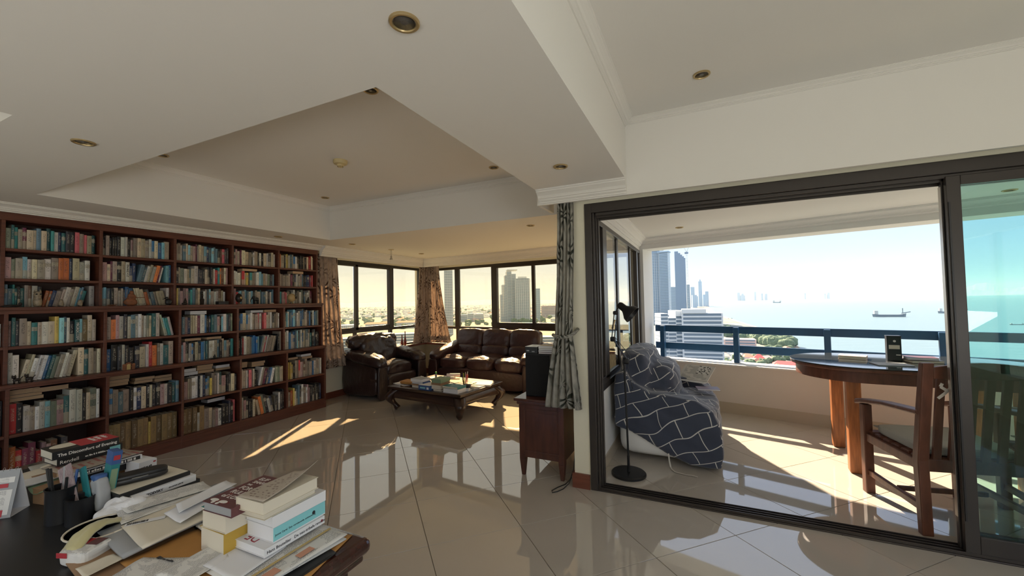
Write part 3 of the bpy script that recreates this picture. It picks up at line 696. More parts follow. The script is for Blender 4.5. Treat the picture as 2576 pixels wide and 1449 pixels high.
p = at_z(984, 628, Z1); t = thing('hanging_bulb', 'small lamp fitting dangling on two wires before the left window', 'ceiling light', p)
mb = MB(); mb.lathe([(.045, 0), (.045, -.006), (.02, -.008)], 20); mb.build('ceiling_plate', m_brass, t, auto=True)
mb = MB(); mb.tube([(-.008, 0, -.005), (-.014, 0, -.05), (-.006, 0, -.105)], .0016, 5); mb.build('wire', m_black, t)
mb = MB(); mb.tube([(.008, 0, -.005), (.012, 0, -.06), (.006, 0, -.105)], .0016, 5); mb.build('wire', m_black, t)
mb = MB(); mb.lathe([(.010, -.10), (.014, -.12), (.012, -.135), (.022, -.150), (.026, -.165), (.020, -.168)], 14); mb.build('bulb', m_silver, t, smooth=True)
p = at_z(856, 404, Z2); t = thing('smoke_detector', 'yellowed round smoke detector on the tray ceiling', 'smoke detector', p)
mb = MB(); mb.lathe([(.062, 0), (.062, -.022), (.055, -.034), (.030, -.038)], 28); mb.build('housing', m_ivory, t, auto=True)
mb = MB(); mb.lathe([(.030, -.036), (.028, -.055), (.018, -.062)], 18); mb.build('sensor', m_ivory, t, auto=True)
for k in range(8):
    a = 2*PI*k/8; mb = MB(); mb.box(-.003, .003, .018, .026, -.060, -.038)
    o = mb.build('vent_rib', m_black, t); o.rotation_euler = (0, 0, a)
# ---------------------------------------------------------------- bookcase
YB = [0.635, 1.233, 1.831, 2.430, 3.026, 3.622, 4.218]      # centres of the uprights
FT, FM, FB = -5.155, -5.05, -4.99                            # fronts of the three tiers
bc = thing('bookcase', 'reddish brown wall filling bookcase stepped in three tiers', 'bookcase', (WAX, 2.43, 0))
def bb(name, x0, x1, y0, y1, z0, z1, m=m_wood, bv=0.002):
    mb = MB(); mb.box(x0-WAX, x1-WAX, y0-2.43, y1-2.43, z0, z1); return mb.build(name, m, bc, bevel=bv, seg=1)
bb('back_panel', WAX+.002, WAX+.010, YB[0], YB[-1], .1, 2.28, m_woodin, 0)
for (x, z0, z1) in ((FT, 1.507, 2.29), (FM, .891, 1.480), (FB, 0, .866)):
    for i, y in enumerate(YB):
        bb('upright', WAX+.01, x-(0 if i in (0, 6) else .001), y-.012, y+.012, z0, z1)
bb('cornice_board', WAX+.01, FT+.004, YB[0]-.012, YB[-1]+.012, 2.224, 2.29)
bb('ledge_board', WAX+.01, FM+.012, YB[0]-.012, YB[-1]+.014, 1.480, 1.507)
bb('ledge_board', WAX+.01, FB+.012, YB[0]-.012, YB[-1]+.014, .866, .891)
bb('rail_board', WAX+.02, FM, YB[0], YB[-1], 1.451, 1.480); bb('rail_board', WAX+.02, FB, YB[0], YB[-1], .850, .866)
bb('plinth_board', FB-.02, FB-.003, YB[0], YB[-1], 0, .108); bb('bottom_board', WAX+.01, FB, YB[0], YB[-1], .108, .130)
for i in range(6):
    a, b = YB[i]+.012, YB[i+1]-.012
    for (x, z) in ((FT, 1.971), (FT, 1.722), (FM, 1.165), (FB, .469)): bb('shelf', WAX+.01, x-.002, a, b, z, z+.024)
# rows: (front x, floor z, clear height)
ROWS = [(FT, 1.995, .229), (FT, 1.746, .225), (FT, 1.507, .215), (FM, 1.189, .262), (FM, .891, .273), (FB, .493, .357), (FB, .130, .339)]
PAL = dict(k=(.012,.012,.014), d=(.035,.035,.042), n=(.016,.03,.075), T=(.02,.075,.08), t=(.05,.22,.22), b=(.035,.12,.26), s=(.11,.17,.21), g=(.30,.26,.22), c=(.50,.44,.33), w=(.58,.56,.52), m=(.33,.23,.23), o=(.42,.13,.045), r=(.38,.035,.04), y=(.52,.40,.12), G=(.06,.13,.06), p=(.52,.14,.16), B=(.10,.05,.03), l=(.22,.42,.50), e=(.24,.28,.22), M=(.13,.03,.06), q=(.16,.11,.055))
CN = dict(k='black', d='charcoal', n='navy', T='dark teal', t='teal', b='blue', s='slate blue', g='beige grey', c='cream', w='white', m='dusty pink', o='orange', r='red', y='yellow', G='dark green', p='coral pink', B='brown', l='light blue', e='sage green', M='plum', q='olive brown')
RN = ['top row', 'second row', 'third row', 'fourth row', 'fifth row', 'sixth row', 'bottom row']
BN = ['edge bay', 'first full bay', 'second bay', 'third bay', 'fourth bay', 'last bay']
# spine colours bay by bay as they stand in the photograph ('/' leans right, '\\' leans left, '|' upright again, capital meanings above)
BOOKS = {
 (0,1): 'eTtgMccscTtwnTddpgpcTk', (1,1): 'meglwcgwgooncwwd', (2,1): 'sstTkTgBwk/oonggwgglst|w', (3,1): 'mTdgctgwcylswkTlqcgc', (4,1): 'ww/ccwwwbTegwgc|cTcgc', (5,1): 'rkwgwwlemTwwkcew', (6,1): 'orMMrmmBkd',
 (0,2): 'kgkkkkwwkmgccgwbcblgM', (1,2): 'mcMgkcwnn/sswcwoMw|lb', (2,2): 'llskgggdbb\\cccodsgcc|w', (3,2): 'gomwdwswwgwecTw\\eltw', (4,2): 'bkdwkkdcwrogwTg', (5,2): 'bgsgkwnckcdkmwdTs', (6,2): 'qqqqqqqyqqqqq',
 (0,3): 'ggwsclgmMgcclnslsskBpddk', (1,3): 'dgewcsgwddkcddgwrtoBcmw', (2,3): 'cygmmmTtsgckwgslgwwBcwk', (3,3): 'ssmncccMwbknTsmklwsdew', (4,3): 'smkwbkckbsTkwwgskglgkt', (5,3): 'mcgwwkwnbsyggwTmkkdcd', (6,3): 'qqqwqgcgmwkkdkp',
 (0,4): 'ddmgMccgkwgckwkcwdcwk', (1,4): 'wwwgrcyntggwllcwedsn', (2,4): 'mmrllglswlkggTsswdwls', (3,4): 'bbcbwwggpwMrpwwwdggwk', (4,4): 'kkrwggbbbl/swpwgggk|kg', (5,4): 'wgwspmwkk/wgMnnbw|eegc', (6,4): 'owmkkkc\\coedwnk|kdwdk',
 (0,5): 'oogkcywscbwkkdkckcrrcc', (1,5): 'ggggggMknwwgmsddnnMrpe', (2,5): 'sstmppgkwwkgwekswwwM', (3,5): 'slwsblswwbbkwgdbkwbsg', (4,5): 'wewbwbslkswbcswgTksdk', (5,5): 'wyyykggrmBgggbwgww', (6,5): 'ggoycssdwgwmmkkkkknd',
}
SPINE_TEXT = {(1,2,6): ('G\nE\nR\nM\nA\nN', 'v'), (3,1,0): ('ITALY', 'h'), (3,1,14): ('MICROCOSM', 'h'), (4,1,5): ('Society', 'h'), (5,2,6): ('Oxford', 'h'), (5,2,8): ('RUSSIA', 'h'), (6,3,9): ('EUROPE', 'h')}
allbooks = []
def cover_geo(t, d, h):
    """spine at x=0 facing +x, thickness along y, book body towards -x: returns boards+spine, pages"""
    k = .0022; c = MB()
    c.box(-d, -k, 0, k, 0, h); c.box(-d, -k, t-k, t, 0, h)
    # slightly rounded spine
    n = 5; vs = []; fs = []
    for i in range(n+1):
        a = i/n; y = t*a; x = .0035*math.sin(PI*a)
        vs += [(x, y, 0), (x, y, h)]
    for i in range(n): fs.append((2*i, 2*i+2, 2*i+3, 2*i+1))
    nb = len(vs); vs += [(-k*1.5, 0, 0), (-k*1.5, 0, h), (-k*1.5, t, 0), (-k*1.5, t, h)]
    fs += [(0, 1, nb+1, nb), (2*n, nb+2, nb+3, 2*n+1), (nb, nb+2)+tuple(range(2*n, -1, -2)), tuple(range(1, 2*n+2, 2))+(nb+3, nb+1)]
    c.add(vs, fs)
    return c
def paint(me, col, seed, t, h):
    a = me.color_attributes.new(name='Col', type='FLOAT_COLOR', domain='CORNER')
    for i in range(len(a.data)): a.data[i].color = (*col, seed)
    uvl = me.uv_layers.new(name='UVMap')
    for p in me.polygons:
        sp = p.normal.x > .3
        for li in p.loop_indices:
            co = me.vertices[me.loops[li].vertex_index].co
            uvl.data[li].uv = (co.y/t, co.z/h) if sp else (0, 0)
stuffcov = []; stuffpg = []
n_ind = 0
ind_keys = []
def sizekey(bay): return bay
def add_book(bay, row, idx, total, code, x, y, z, t, d, h, lean, individual, flat=None):
    global n_ind
    rnd = random.Random(bay*1000+row*100+idx)
    base = PAL[code]; v = rnd.uniform(.55, 1.25)**1.15; mn = min(base); col = tuple(min(.8, (mn+(c-mn)*1.25)*1.28*v*rnd.uniform(.95, 1.05)) for c in base); seed = rnd.random()
    if code in 'q': seed = .31
    M = Matrix.Translation((x, y, z)) @ Matrix.Rotation(lean, 4, 'X')
    if individual:
        c = cover_geo(t, d, h); me = c.mesh('book'); me.materials.append(m_spine); paint(me, col, seed, t, h)
        o = bpy.data.objects.new('book', me); C.objects.link(o); o.matrix_world = M
        pg = MB(); pg.box(-d+.004, -.004, .0024, t-.0024, .003, h-.003); pg.build('page_block', m_page, o)
        side = 'from the left' if idx < total/2 else 'from the right'; k = idx+1 if idx < total/2 else total-idx
        ordn = {1: 'first', 2: 'second', 3: 'third', 4: 'fourth', 5: 'fifth', 6: 'sixth', 7: 'seventh', 8: 'eighth', 9: 'ninth', 10: 'tenth', 11: 'eleventh', 12: 'twelfth', 13: 'thirteenth'}[k]
        lw = ' leaning' if abs(lean) > .05 else ''
        tag(o, '%s%s book, %s %s, %s of bookcase, %s' % (CN[code], lw, ordn, side, RN[row], BN[bay]), 'book', 'books standing on the %s of the %s' % (RN[row], BN[bay]))
        n_ind += 1
        key = (row, bay, idx)
        if key in SPINE_TEXT:
            s, mode = SPINE_TEXT[key]; tm = m_textw if sum(col) < .6 else m_text
            if mode == 'v': text('title', s, min(t*.95, h*.13), (.0045, t/2, h*.80), (0, 1, 0), (0, 0, 1), tm, o, 'CENTER', .85)
            else: text('title', s, min(t*.9, h*.8/(len(s)*.62)), (.0045, t*.28, h*.88), (0, 0, -1), (0, 1, 0), tm, o)
        return o
    stuffcov.append((M, t, d, h, col, seed))
    return None
IND_ROWS = {1: range(7), 2: range(7), 3: (6,), 4: ()}
IND_COUNT = 0
stacks = {}      # highest top of the books in each bay/row by y for the ones lying on top
for (row, bay), spec in BOOKS.items():
    fx, fz, ch = ROWS[row]; a, b = YB[bay]+.016, YB[bay+1]-.016
    rnd = random.Random(row*17+bay*131)
    items = []; lean = 0
    for ch_ in spec:
        if ch_ == '/': lean = -1
        elif ch_ == '\\': lean = 1
        elif ch_ == '|': lean = 0
        else: items.append((ch_, lean))
    n = len(items)
    gaps = .04 if row in (6, 5) and bay == 1 else (.015 if rnd.random() < .5 else .03)
    lsp = sum(1 for c in items if c[1]) and .055
    ths = []
    for (c_, l) in items:
        tt = rnd.uniform(.014, .034) if c_ != 'q' else .036
        if c_ in 'cgwm' and rnd.random() < .3: tt *= 1.35
        ths.append(tt)
    room = (b-a)-gaps-(lsp or 0)
    if row == 6 and bay == 1: room *= .62
    k = room/sum(ths); ths = [min(t*k, .048) for t in ths]
    y = a+.003; prevl = 0
    Hs = []
    for i, ((c_, l), t) in enumerate(zip(items, ths)):
        hmax = ch-.012; h = hmax*rnd.uniform(.74, .96) if row < 5 else hmax*rnd.uniform(.56, .80)
        if c_ == 'q': h = hmax*.80
        if row == 5: h = hmax*rnd.uniform(.54, .70)
        if (row, bay) in ((4, 3), (3, 3), (3, 4), (1, 4), (1, 5)): h = hmax*rnd.uniform(.70, .84)
        if (row, bay) == (5, 1) and i > 8: h = hmax*rnd.uniform(.66, .84)
        if row == 0: h = hmax*rnd.uniform(.78, .92)
        d = min(.135 if row < 3 else .16, rnd.uniform(.105, .15))
        ang = 0
        if l:
            ang = -l*rnd.uniform(.19, .23)*1.0
            ang = (-0.21 if l < 0 else 0.21)
            h *= .93
        if prevl != l:
            if l > 0: y += .045       # leaning left needs room for the tops
            if l == 0 and prevl < 0: y += .045
        tz = math.cos(ang)*t
        x = fx-.035-rnd.uniform(0, .018)-(.035 if row == 2 else 0)
        d = min(d, x-(WAX+.013))
        # rotation about X: positive angle tips the top towards -y
        zz = fz+.0005+(t*abs(math.sin(ang)) if ang < 0 else 0)
        ind = row in IND_ROWS.get(bay, ())
        if not (y+t > b):
            add_book(bay, row, i, n, c_, x, y, zz, t, d, h, ang, ind)
        Hs.append((y, h, x))
        y += t/math.cos(ang)+rnd.uniform(0.0003, .0012); prevl = l
    stacks[(row, bay)] = Hs
# two spines at the frame's left edge
for row in range(3, 7):
    fx, fz, ch = ROWS[row]; rnd = random.Random(row)
    y = YB[1]-.016
    for i in range(6):
        t = rnd.uniform(.02, .034); y -= t+.001; stuffcov.append((Matrix.Translation((fx-.045, y, fz+.0005)), t, .13, (ch-.01)*rnd.uniform(.6, .85), PAL[rnd.choice('cgwkd')], rnd.random()))
for row in range(0, 3):
    fx, fz, ch = ROWS[row]; rnd = random.Random(row); y = YB[1]-.016
    for i in range(6):
        t = rnd.uniform(.02, .034); y -= t+.001; stuffcov.append((Matrix.Translation((fx-.045, y, fz+.0005)), t, .12, (ch-.01)*rnd.uniform(.7, .9), PAL[rnd.choice('cgwkd')], rnd.random()))
# books lying flat on top of the standing rows: pages towards the room
def flat_book(row, bay, frac, count, w, lab, seed, codes='cccg', ind=True):
    Hs = stacks[(row, bay)]; a, b = YB[bay]+.016, YB[bay+1]-.016
    y0 = a+frac*(b-a); ys = [q for q in Hs if y0-.035 < q[0] < y0+w]
    fx, fz, ch = ROWS[row]
    top = max((q[1] for q in ys), default=.15)+fz+.001
    rnd = random.Random(seed); out = []
    for k in range(count):
        t = rnd.uniform(.026, .040)
        if top+t > fz+ch-.002: break
        ww = w*rnd.uniform(.86, 1.02); dd_ = rnd.uniform(.105, .125); rz = rnd.uniform(-.06, .06)
        c = MB(); kk = .0012
        c.box(-dd_, 0, 0, ww, 0, kk); c.box(-dd_, 0, 0, ww, t-kk, t); c.box(-dd_, -dd_+kk, 0, ww, kk, t-kk)
        me = c.mesh('book'); me.materials.append(m_spine); paint(me, PAL[rnd.choice('kMngB')], rnd.random(), ww, t)
        o = bpy.data.objects.new('book', me); C.objects.link(o)
        yy = min(max(y0+rnd.uniform(-.01, .01), a+.006), b-ww-.008)
        o.location = (min(fx-.012-rnd.uniform(0, .02), WAX+.02+dd_+.10), yy, top); o.rotation_euler = (0, 0, rz)
        pm = m_page if rnd.random() < .0 else (m_pagef if rnd.choice(codes) in 'cg' else m_paper)
        pg = MB(); pg.box(-dd_+kk, -.002, .002, ww-.002, kk, t-kk); pg.build('page_block', pm, o)
        pos = ['lowest', 'second', 'third', 'fourth', 'fifth', 'sixth'][k] if k < count-1 or count == 1 else 'topmost'
        if count == 1: pos = 'single'
        tag(o, '%s flat book %s' % (pos, lab), 'book', 'books lying flat on the standing rows')
        top += t+.0006
    return
flat_book(5, 1, .04, 3, .20, 'in stack at left on sixth row, first full bay', 1)
flat_book(5, 1, .28, 3, .21, 'in right stack on sixth row, first full bay', 2)
flat_book(5, 2, .02, 3, .20, 'in leftmost stack on sixth row, second bay', 3)
flat_book(5, 2, .42, 2, .17, 'in middle stack on sixth row, second bay', 4)
flat_book(5, 2, .72, 2, .16, 'in right stack on sixth row, second bay', 5)
flat_book(5, 3, .04, 2, .18, 'in left stack on sixth row, third bay', 6, 'cw')
flat_book(5, 3, .36, 3, .18, 'in middle stack on sixth row, third bay', 7)
flat_book(5, 3, .70, 2, .16, 'in right stack on sixth row, third bay', 8, 'cw')
flat_book(5, 4, .01, 2, .17, 'in left stack on sixth row, fourth bay', 9)
flat_book(5, 4, .36, 2, .17, 'in right stack on sixth row, fourth bay', 10)
flat_book(5, 5, .20, 1, .15, 'on the sixth row of the last bay, left', 11, 'c')
flat_book(5, 5, .56, 2, .17, 'in pale pair on sixth row of the last bay', 12, 'cw')
flat_book(4, 3, .12, 1, .17, 'at left on fifth row, third bay', 13, 'c')
flat_book(4, 3, .52, 1, .17, 'at right on fifth row, third bay', 14, 'c')
flat_book(3, 3, .20, 1, .19, 'with white pages on fourth row, third bay', 15, 'w')
flat_book(3, 4, .34, 1, .17, 'with white pages on fourth row, fourth bay', 16, 'w')
flat_book(3, 4, .66, 1, .16, 'with tan pages on fourth row, fourth bay', 17, 'c')
flat_book(1, 4, .20, 1, .19, 'with tan pages on second row, fourth bay', 18, 'c')
flat_book(1, 5, .36, 1, .17, 'with tan pages on second row, last bay', 19, 'c')
flat_book(6, 3, .52, 1, .2, 'with white pages on bottom row, third bay', 20, 'w')
print('individual shelf books', n_ind)
# the rest of the rows, further away than can be picked apart singly
cv = MB(); pgm = MB(); cols = []; uvs = []
for (M, t, d, h, col, seed) in stuffcov:
    g = cover_geo(t, d, h); n0 = len(cv.f)
    cv.add([M @ Vector(v) for v in g.v], g.f)
    for f in g.f:
        # spine faces are those whose points all lie in front
        pts = [g.v[i] for i in f]; sp = min(p[0] for p in pts) > -.0005
        for p in pts: cols.append((*col, seed)); uvs.append((p[1]/t, p[2]/h) if sp else (0, 0))
    pgm.xbox(-d+.004, -.004, .0024, t-.0024, .003, h-.003, M)
me = cv.mesh('books'); me.materials.append(m_spine)
ca = me.color_attributes.new(name='Col', type='FLOAT_COLOR', domain='CORNER'); ul = me.uv_layers.new(name='UVMap')
for i in range(len(cols)): ca.data[i].color = cols[i]; ul.data[i].uv = uvs[i]
so = bpy.data.objects.new('books', me); C.objects.link(so)
tag(so, 'remaining smaller rows of paperbacks on the farther bays of the bookcase', 'books', kind='stuff')
pgm.build('page_blocks', m_page, so, kind='stuff')

# ---------------------------------------------------------------- ornaments on the ledges
LZ, MZ = 1.5085, .8925
def orn(name, label, cat, y, prof, m, x=-5.093, z=LZ, n=14, extra=None, sy=1.0):
    t = thing(name, label, cat, (x, y, z)); mb = MB(); mb.lathe(prof, n, sy=sy); mb.build('body', m, t, smooth=True)
    return t
def addp(t, name, m, fn, smooth=True):
    mb = MB(); fn(mb); return mb.build(name, m, t, smooth=smooth)
t = orn('owl_figurine', 'speckled cream owl figurine on the ledge of the first full bay', 'figurine', 1.41, [(.022, 0), (.030, .012), (.034, .045), (.028, .08), (.030, .10), (.024, .122), (.008, .130)], m_owl, sy=.8)
addp(t, 'ear_tuft', m_owl, lambda b: (b.lathe([(.008, .118), (.001, .142)], 6, (0, -.018, 0)), b.lathe([(.008, .118), (.001, .142)], 6, (0, .018, 0))))
addp(t, 'eye', m_black, lambda b: b.puff((.026, -.012, .106), (.01, .014, .014), 1, 3)); addp(t, 'eye', m_black, lambda b: b.puff((.026, .012, .106), (.01, .014, .014), 1, 3))
for (y, hh, lab) in ((1.55, .062, 'small cream owl figurine right of the larger speckled owl'), (1.67, .060, 'smallest cream owl figurine, by the blue leaning books')):
    t = orn('owl_figurine', lab, 'figurine', y, [(.012, 0), (.017, .01), (.018, hh*.4), (.013, hh*.7), (.014, hh*.85), (.004, hh)], m_owl, n=10)
    addp(t, 'base', m_black, lambda b: b.lathe([(.016, -.0), (.016, .004)], 10))
t = orn('reclining_figurine', 'low dark reclining figurine at the left end of the upper ledge', 'figurine', 1.27, [(.02, 0), (.03, .006), (.02, .016), (.006, .02)], m_bust, sy=2.0)
addp(t, 'head', m_bust, lambda b: b.puff((0, .045, .025), (.02, .022, .026), 1, 4))
t = orn('wooden_dish', 'shallow brown wooden dish lying on the upper ledge', 'dish', 1.89, [(.022, 0), (.034, .005), (.036, .010), (.030, .008), (.004, .006)], m_carve)
t = thing('carved_figurine', 'red brown carved figure holding a staff before leaning books', 'figurine', (-5.093, 2.03, LZ))
addp(t, 'body', m_carve, lambda b: (b.puff((0, 0, .035), (.04, .10, .07), .9, 6, wr=.01, wf=40), b.puff((0, .005, .085), (.035, .06, .07), .9, 6, wr=.008, wf=50)))
addp(t, 'head', m_carve, lambda b: b.puff((0, .005, .128), (.03, .03, .036), 1, 5, wr=.004, wf=60)); addp(t, 'staff', m_carve, lambda b: b.tube([(.02, -.06, .072), (.02, .10, .080)], .0035, 6))
t = thing('bird_figurine', 'black squat bird figurine near the second upright', 'figurine', (-5.093, 2.34, LZ))
addp(t, 'body', m_black, lambda b: (b.puff((0, 0, .032), (.04, .055, .064), .9, 6), b.puff((0, -.012, .072), (.03, .034, .03), 1, 5))); addp(t, 'beak', m_black, lambda b: b.tube([(.0, -.03, .07), (.002, -.05, .058)], .006, 6, .001))
t = thing('seated_figurine', 'small dark seated figurine before a tall cream spine', 'figurine', (-5.093, 2.49, LZ))
addp(t, 'body', m_bust, lambda b: (b.puff((0, 0, .012), (.03, .05, .024), .8, 5), b.puff((0, .006, .036), (.022, .026, .04), .9, 5, wr=.003, wf=60), b.puff((0, .006, .062), (.018, .018, .02), 1, 4)))
t = thing('portrait_bust', 'slender dark portrait bust on a tapered block', 'bust', (-5.093, 2.66, LZ))
addp(t, 'pedestal', m_bust, lambda b: b.lathe([(.024, 0), (.024, .004), (.020, .008), (.024, .055), (.020, .062)], 4)); addp(t, 'neck', m_bust, lambda b: b.lathe([(.018, .06), (.008, .075), (.008, .09)], 10)); addp(t, 'head', m_bust, lambda b: (b.puff((.002, 0, .102), (.026, .022, .030), 1, 6), b.puff((-.003, 0, .112), (.026, .026, .018), 1, 5)))
t = thing('black_box', 'flat black lacquer box on the upper ledge, third bay', 'box', (-5.093, 2.87, LZ))
addp(t, 'body', m_black, lambda b: b.box(-.03, .03, -.055, .055, 0, .022), False); addp(t, 'lid', m_black, lambda b: b.box(-.031, .031, -.056, .056, .024, .034), False)
t = orn('painted_egg', 'dark brown painted egg on a small stand beside the fourth bay', 'ornament', 3.06, [(.010, .020), (.024, .030), (.036, .055), (.037, .075), (.030, .105), (.015, .125), (.003, .131)], m_bust, n=18)
addp(t, 'stand', m_base, lambda b: b.lathe([(.020, 0), (.020, .006), (.008, .010), (.014, .024)], 12)); addp(t, 'painted_scene', m_gold, lambda b: b.puff((.031, .004, .075), (.014, .028, .034), 1, 4))
t = thing('elephant_figurine', 'black elephant figurine with raised trunk beside the painted egg', 'figurine', (-5.093, 3.26, LZ))
addp(t, 'body', m_black, lambda b: b.puff((0, .01, .058), (.045, .065, .048), .95, 6)); addp(t, 'head', m_black, lambda b: b.puff((0, -.026, .078), (.032, .034, .036), 1, 5)); addp(t, 'trunk', m_black, lambda b: b.tube([(0, -.04, .075), (0, -.055, .05), (0, -.058, .028), (0, -.05, .02)], .007, 7, .003))
for (a, b_) in ((.012, -.012), (-.012, -.012), (.012, .030), (-.012, .030)): addp(t, 'leg', m_black, lambda b: b.lathe([(.009, 0), (.007, .02), (.010, .045)], 7, (a, b_, 0)))
addp(t, 'ear', m_black, lambda b: b.puff((.018, -.016, .078), (.006, .026, .034), 1, 4))
t = orn('shell', 'tiny pale shell on the upper ledge of the fourth bay', 'shell', 3.48, [(.012, 0), (.016, .005), (.008, .010), (.001, .012)], m_cream, sy=2)
t = orn('painted_gourd', 'round tan gourd with dark painted figures, on little feet', 'ornament', 3.76, [(.012, .022), (.034, .032), (.050, .058), (.053, .078), (.047, .105), (.028, .127), (.006, .133)], m_tan, n=20)
addp(t, 'painted_figures', m_bust, lambda b: (b.puff((.045, .018, .085), (.012, .020, .05), 1, 5, wr=.006, wf=90), b.puff((.046, .034, .075), (.01, .014, .03), 1, 4, wr=.004, wf=90)))
for a in (0, 2.1, 4.2): addp(t, 'foot', m_tan, lambda b: b.tube([(.018*math.cos(a), .018*math.sin(a), .028), (.032*math.cos(a), .032*math.sin(a), 0)], .007, 6))
t = thing('kneeling_figurine', 'dark kneeling figurine on the upper ledge of the last bay', 'figurine', (-5.093, 4.01, LZ))
addp(t, 'body', m_bust, lambda b: (b.puff((0, 0, .020), (.03, .045, .04), .8, 5), b.puff((0, .008, .048), (.024, .026, .045), .9, 5, wr=.003, wf=60))); addp(t, 'head', m_bust, lambda b: b.puff((0, .008, .076), (.02, .02, .022), 1, 4))
# lower ledge (x about -5.02)
for (y, lab) in ((1.285, 'dark little dog figurine at the left of the pair'), (1.352, 'dark little dog figurine at the right of the pair')):
    t = thing('dog_figurine', lab, 'figurine', (-5.015, y, MZ))
    addp(t, 'body', m_bust, lambda b: b.puff((0, .0, .030), (.024, .044, .026), .9, 5)); addp(t, 'head', m_bust, lambda b: b.puff((.004, -.016, .052), (.024, .026, .026), 1, 5))
    for (a, c_) in ((.008, -.014), (-.008, -.014), (.008, .014), (-.008, .014)): addp(t, 'leg', m_bust, lambda b: b.tube([(a, c_, 0), (a, c_, .026)], .0045, 6))
    addp(t, 'ear', m_bust, lambda b: b.lathe([(.006, .058), (.001, .072)], 5, (0, -.024, 0))); addp(t, 'ear', m_bust, lambda b: b.lathe([(.006, .058), (.001, .072)], 5, (0, -.008, 0))); addp(t, 'tail', m_bust, lambda b: b.tube([(0, .02, .036), (0, .034, .054)], .003, 5))
t = thing('icon_triptych', 'small orange brown wooden triptych standing on the lower ledge', 'ornament', (-5.015, 1.99, MZ))
def arch(b, x, y0, y1, h, t_): 
    n = 8; w_ = (y1-y0)/2; poly = [(y0, 0), (y1, 0)]+[(y0+w_+w_*math.cos(PI*k/n), h+w_*math.sin(PI*k/n)*.6) for k in range(n+1)]
    b.prism(poly, 0, t_, Matrix(((0, 0, 1, x), (1, 0, 0, 0), (0, 1, 0, 0), (0, 0, 0, 1))))
addp(t, 'centre_panel', m_carve, lambda b: arch(b, -.01, -.022, .022, .055, .006), False); addp(t, 'icon', m_gold, lambda b: arch(b, -.003, -.014, .014, .045, .002), False)
for sg in (-1, 1):
    mb = MB(); arch(mb, 0, 0, .024, .050, .004); o = mb.build('wing_panel', m_carve, t); o.location = (0, sg*.024-(.024 if sg < 0 else 0), 0)
t = thing('sail_boat_model', 'small black boat shaped ornament on the lower ledge, third bay', 'ornament', (-5.015, 2.745, MZ))
addp(t, 'hull', m_black, lambda b: b.lathe([(.02, .002), (.03, .008), (.034, .012), (.028, .010)], 12, sy=1.7)); addp(t, 'figure', m_black, lambda b: (b.puff((0, .004, .024), (.016, .026, .03), .9, 4), b.puff((0, .006, .044), (.012, .012, .014), 1, 4)))
t = thing('candle_stub', 'tiny pale ornament on a dark foot on the lower ledge', 'ornament', (-5.015, 2.497, MZ))
addp(t, 'foot', m_black, lambda b: b.lathe([(.014, 0), (.010, .006), (.004, .010)], 10)); addp(t, 'stem', m_cream, lambda b: b.lathe([(.004, .01), (.009, .022), (.005, .04), (.002, .048)], 10))
# the pair of vases on the sill
for (y, hh, r, lab) in ((6.27, .215, .028, 'shorter dark red bottle vase on the window sill'), (6.36, .275, .027, 'taller dark red bottle vase on the window sill')):
    t = thing('vase', lab, 'vase', (-5.315, y, .655), 0, 'pair of slender vases on the window sill')
    addp(t, 'body', m_vase, lambda b: b.lathe([(r*.7, 0), (r, hh*.12), (r*1.05, hh*.28), (r*.6, hh*.52), (r*.36, hh*.70), (r*.34, hh*.94)], 18)); addp(t, 'lip', m_vase, lambda b: b.lathe([(r*.34, hh*.94), (r*.5, hh), (r*.3, hh*1.0)], 18))
# ---------------------------------------------------------------- curtains
def curtain(name, label, top, bottom, ztop, zbot, folds, m, tie=None, depth=.045, thick=.0, seed=0, hem=0.0, lining=False, waist=None):
    """top, bottom: ((x,y),(x,y)) end points; tie = (z, ((x,y),(x,y)))"""
    nu, nv = folds*8, 46
    def lerp(a, b, t): return a+(b-a)*t
    def ends(z):
        if tie:
            tz, te = tie
            if z >= tz: k = (ztop-z)/(ztop-tz); k = k**1.5; A, B = top, te
            else: k = (tz-z)/(tz-zbot); k = k**.8; A, B = te, bottom
        else: k = (ztop-z)/(ztop-zbot); k = k**1.4; A, B = top, bottom
        return [Vector((lerp(A[i][0], B[i][0], k), lerp(A[i][1], B[i][1], k), 0)) for i in (0, 1)]
    def fn(u, v):
        z = lerp(ztop, zbot, v)+hem*math.sin(u*folds*2*PI+.5)*v
        p, q = ends(z); L = (q-p).length; t = (q-p).normalized(); n = Vector((t.y, -t.x, 0))
        ph = u*folds*2*PI+1.1*noise.noise(Vector((u*5+seed, z*1.2, 0)))
        amp = depth*(.55+.45*abs(noise.noise(Vector((u*3, z*1.5+seed, 2)))*2))*min(1.0, max(.35, L/.25))
        o = p+(q-p)*(u+.018*math.sin(ph*2+.6))+n*(amp*math.sin(ph)+.012*noise.noise(Vector((u*9, z*4, seed))))
        return Vector((o.x, o.y, z))
    mb = MB(); mb.grid(fn, nu, nv); me = mb.mesh(name, True); me.materials.append(m)
    W = (Vector((*bottom[1], 0))-Vector((*bottom[0], 0))).length*1.5
    uvl = me.uv_layers.new(name='UVMap')
    for p in me.polygons:
        for li in p.loop_indices:
            vi = me.loops[li].vertex_index; i, j = vi % (nu+1), vi//(nu+1); uvl.data[li].uv = (i/nu*W*2.2, (1-j/nv)*(ztop-zbot)*1.3)
    o = bpy.data.objects.new(name, me); C.objects.link(o)
    sd = o.modifiers.new('thickness', 'SOLIDIFY'); sd.thickness = .0025
    return tag(o, label, 'curtain')
curtain('curtain', 'brown leaf print curtain hanging beside the bookcase', ((-5.255, 4.24), (-5.255, 4.68)), ((-5.235, 4.24), (-5.235, 4.80)), 2.255, .50, 6, m_curtw, depth=.035, seed=1)
q = WB @ Vector((.42, -.16, 0)); q2 = WB @ Vector((.84, -.16, 0))
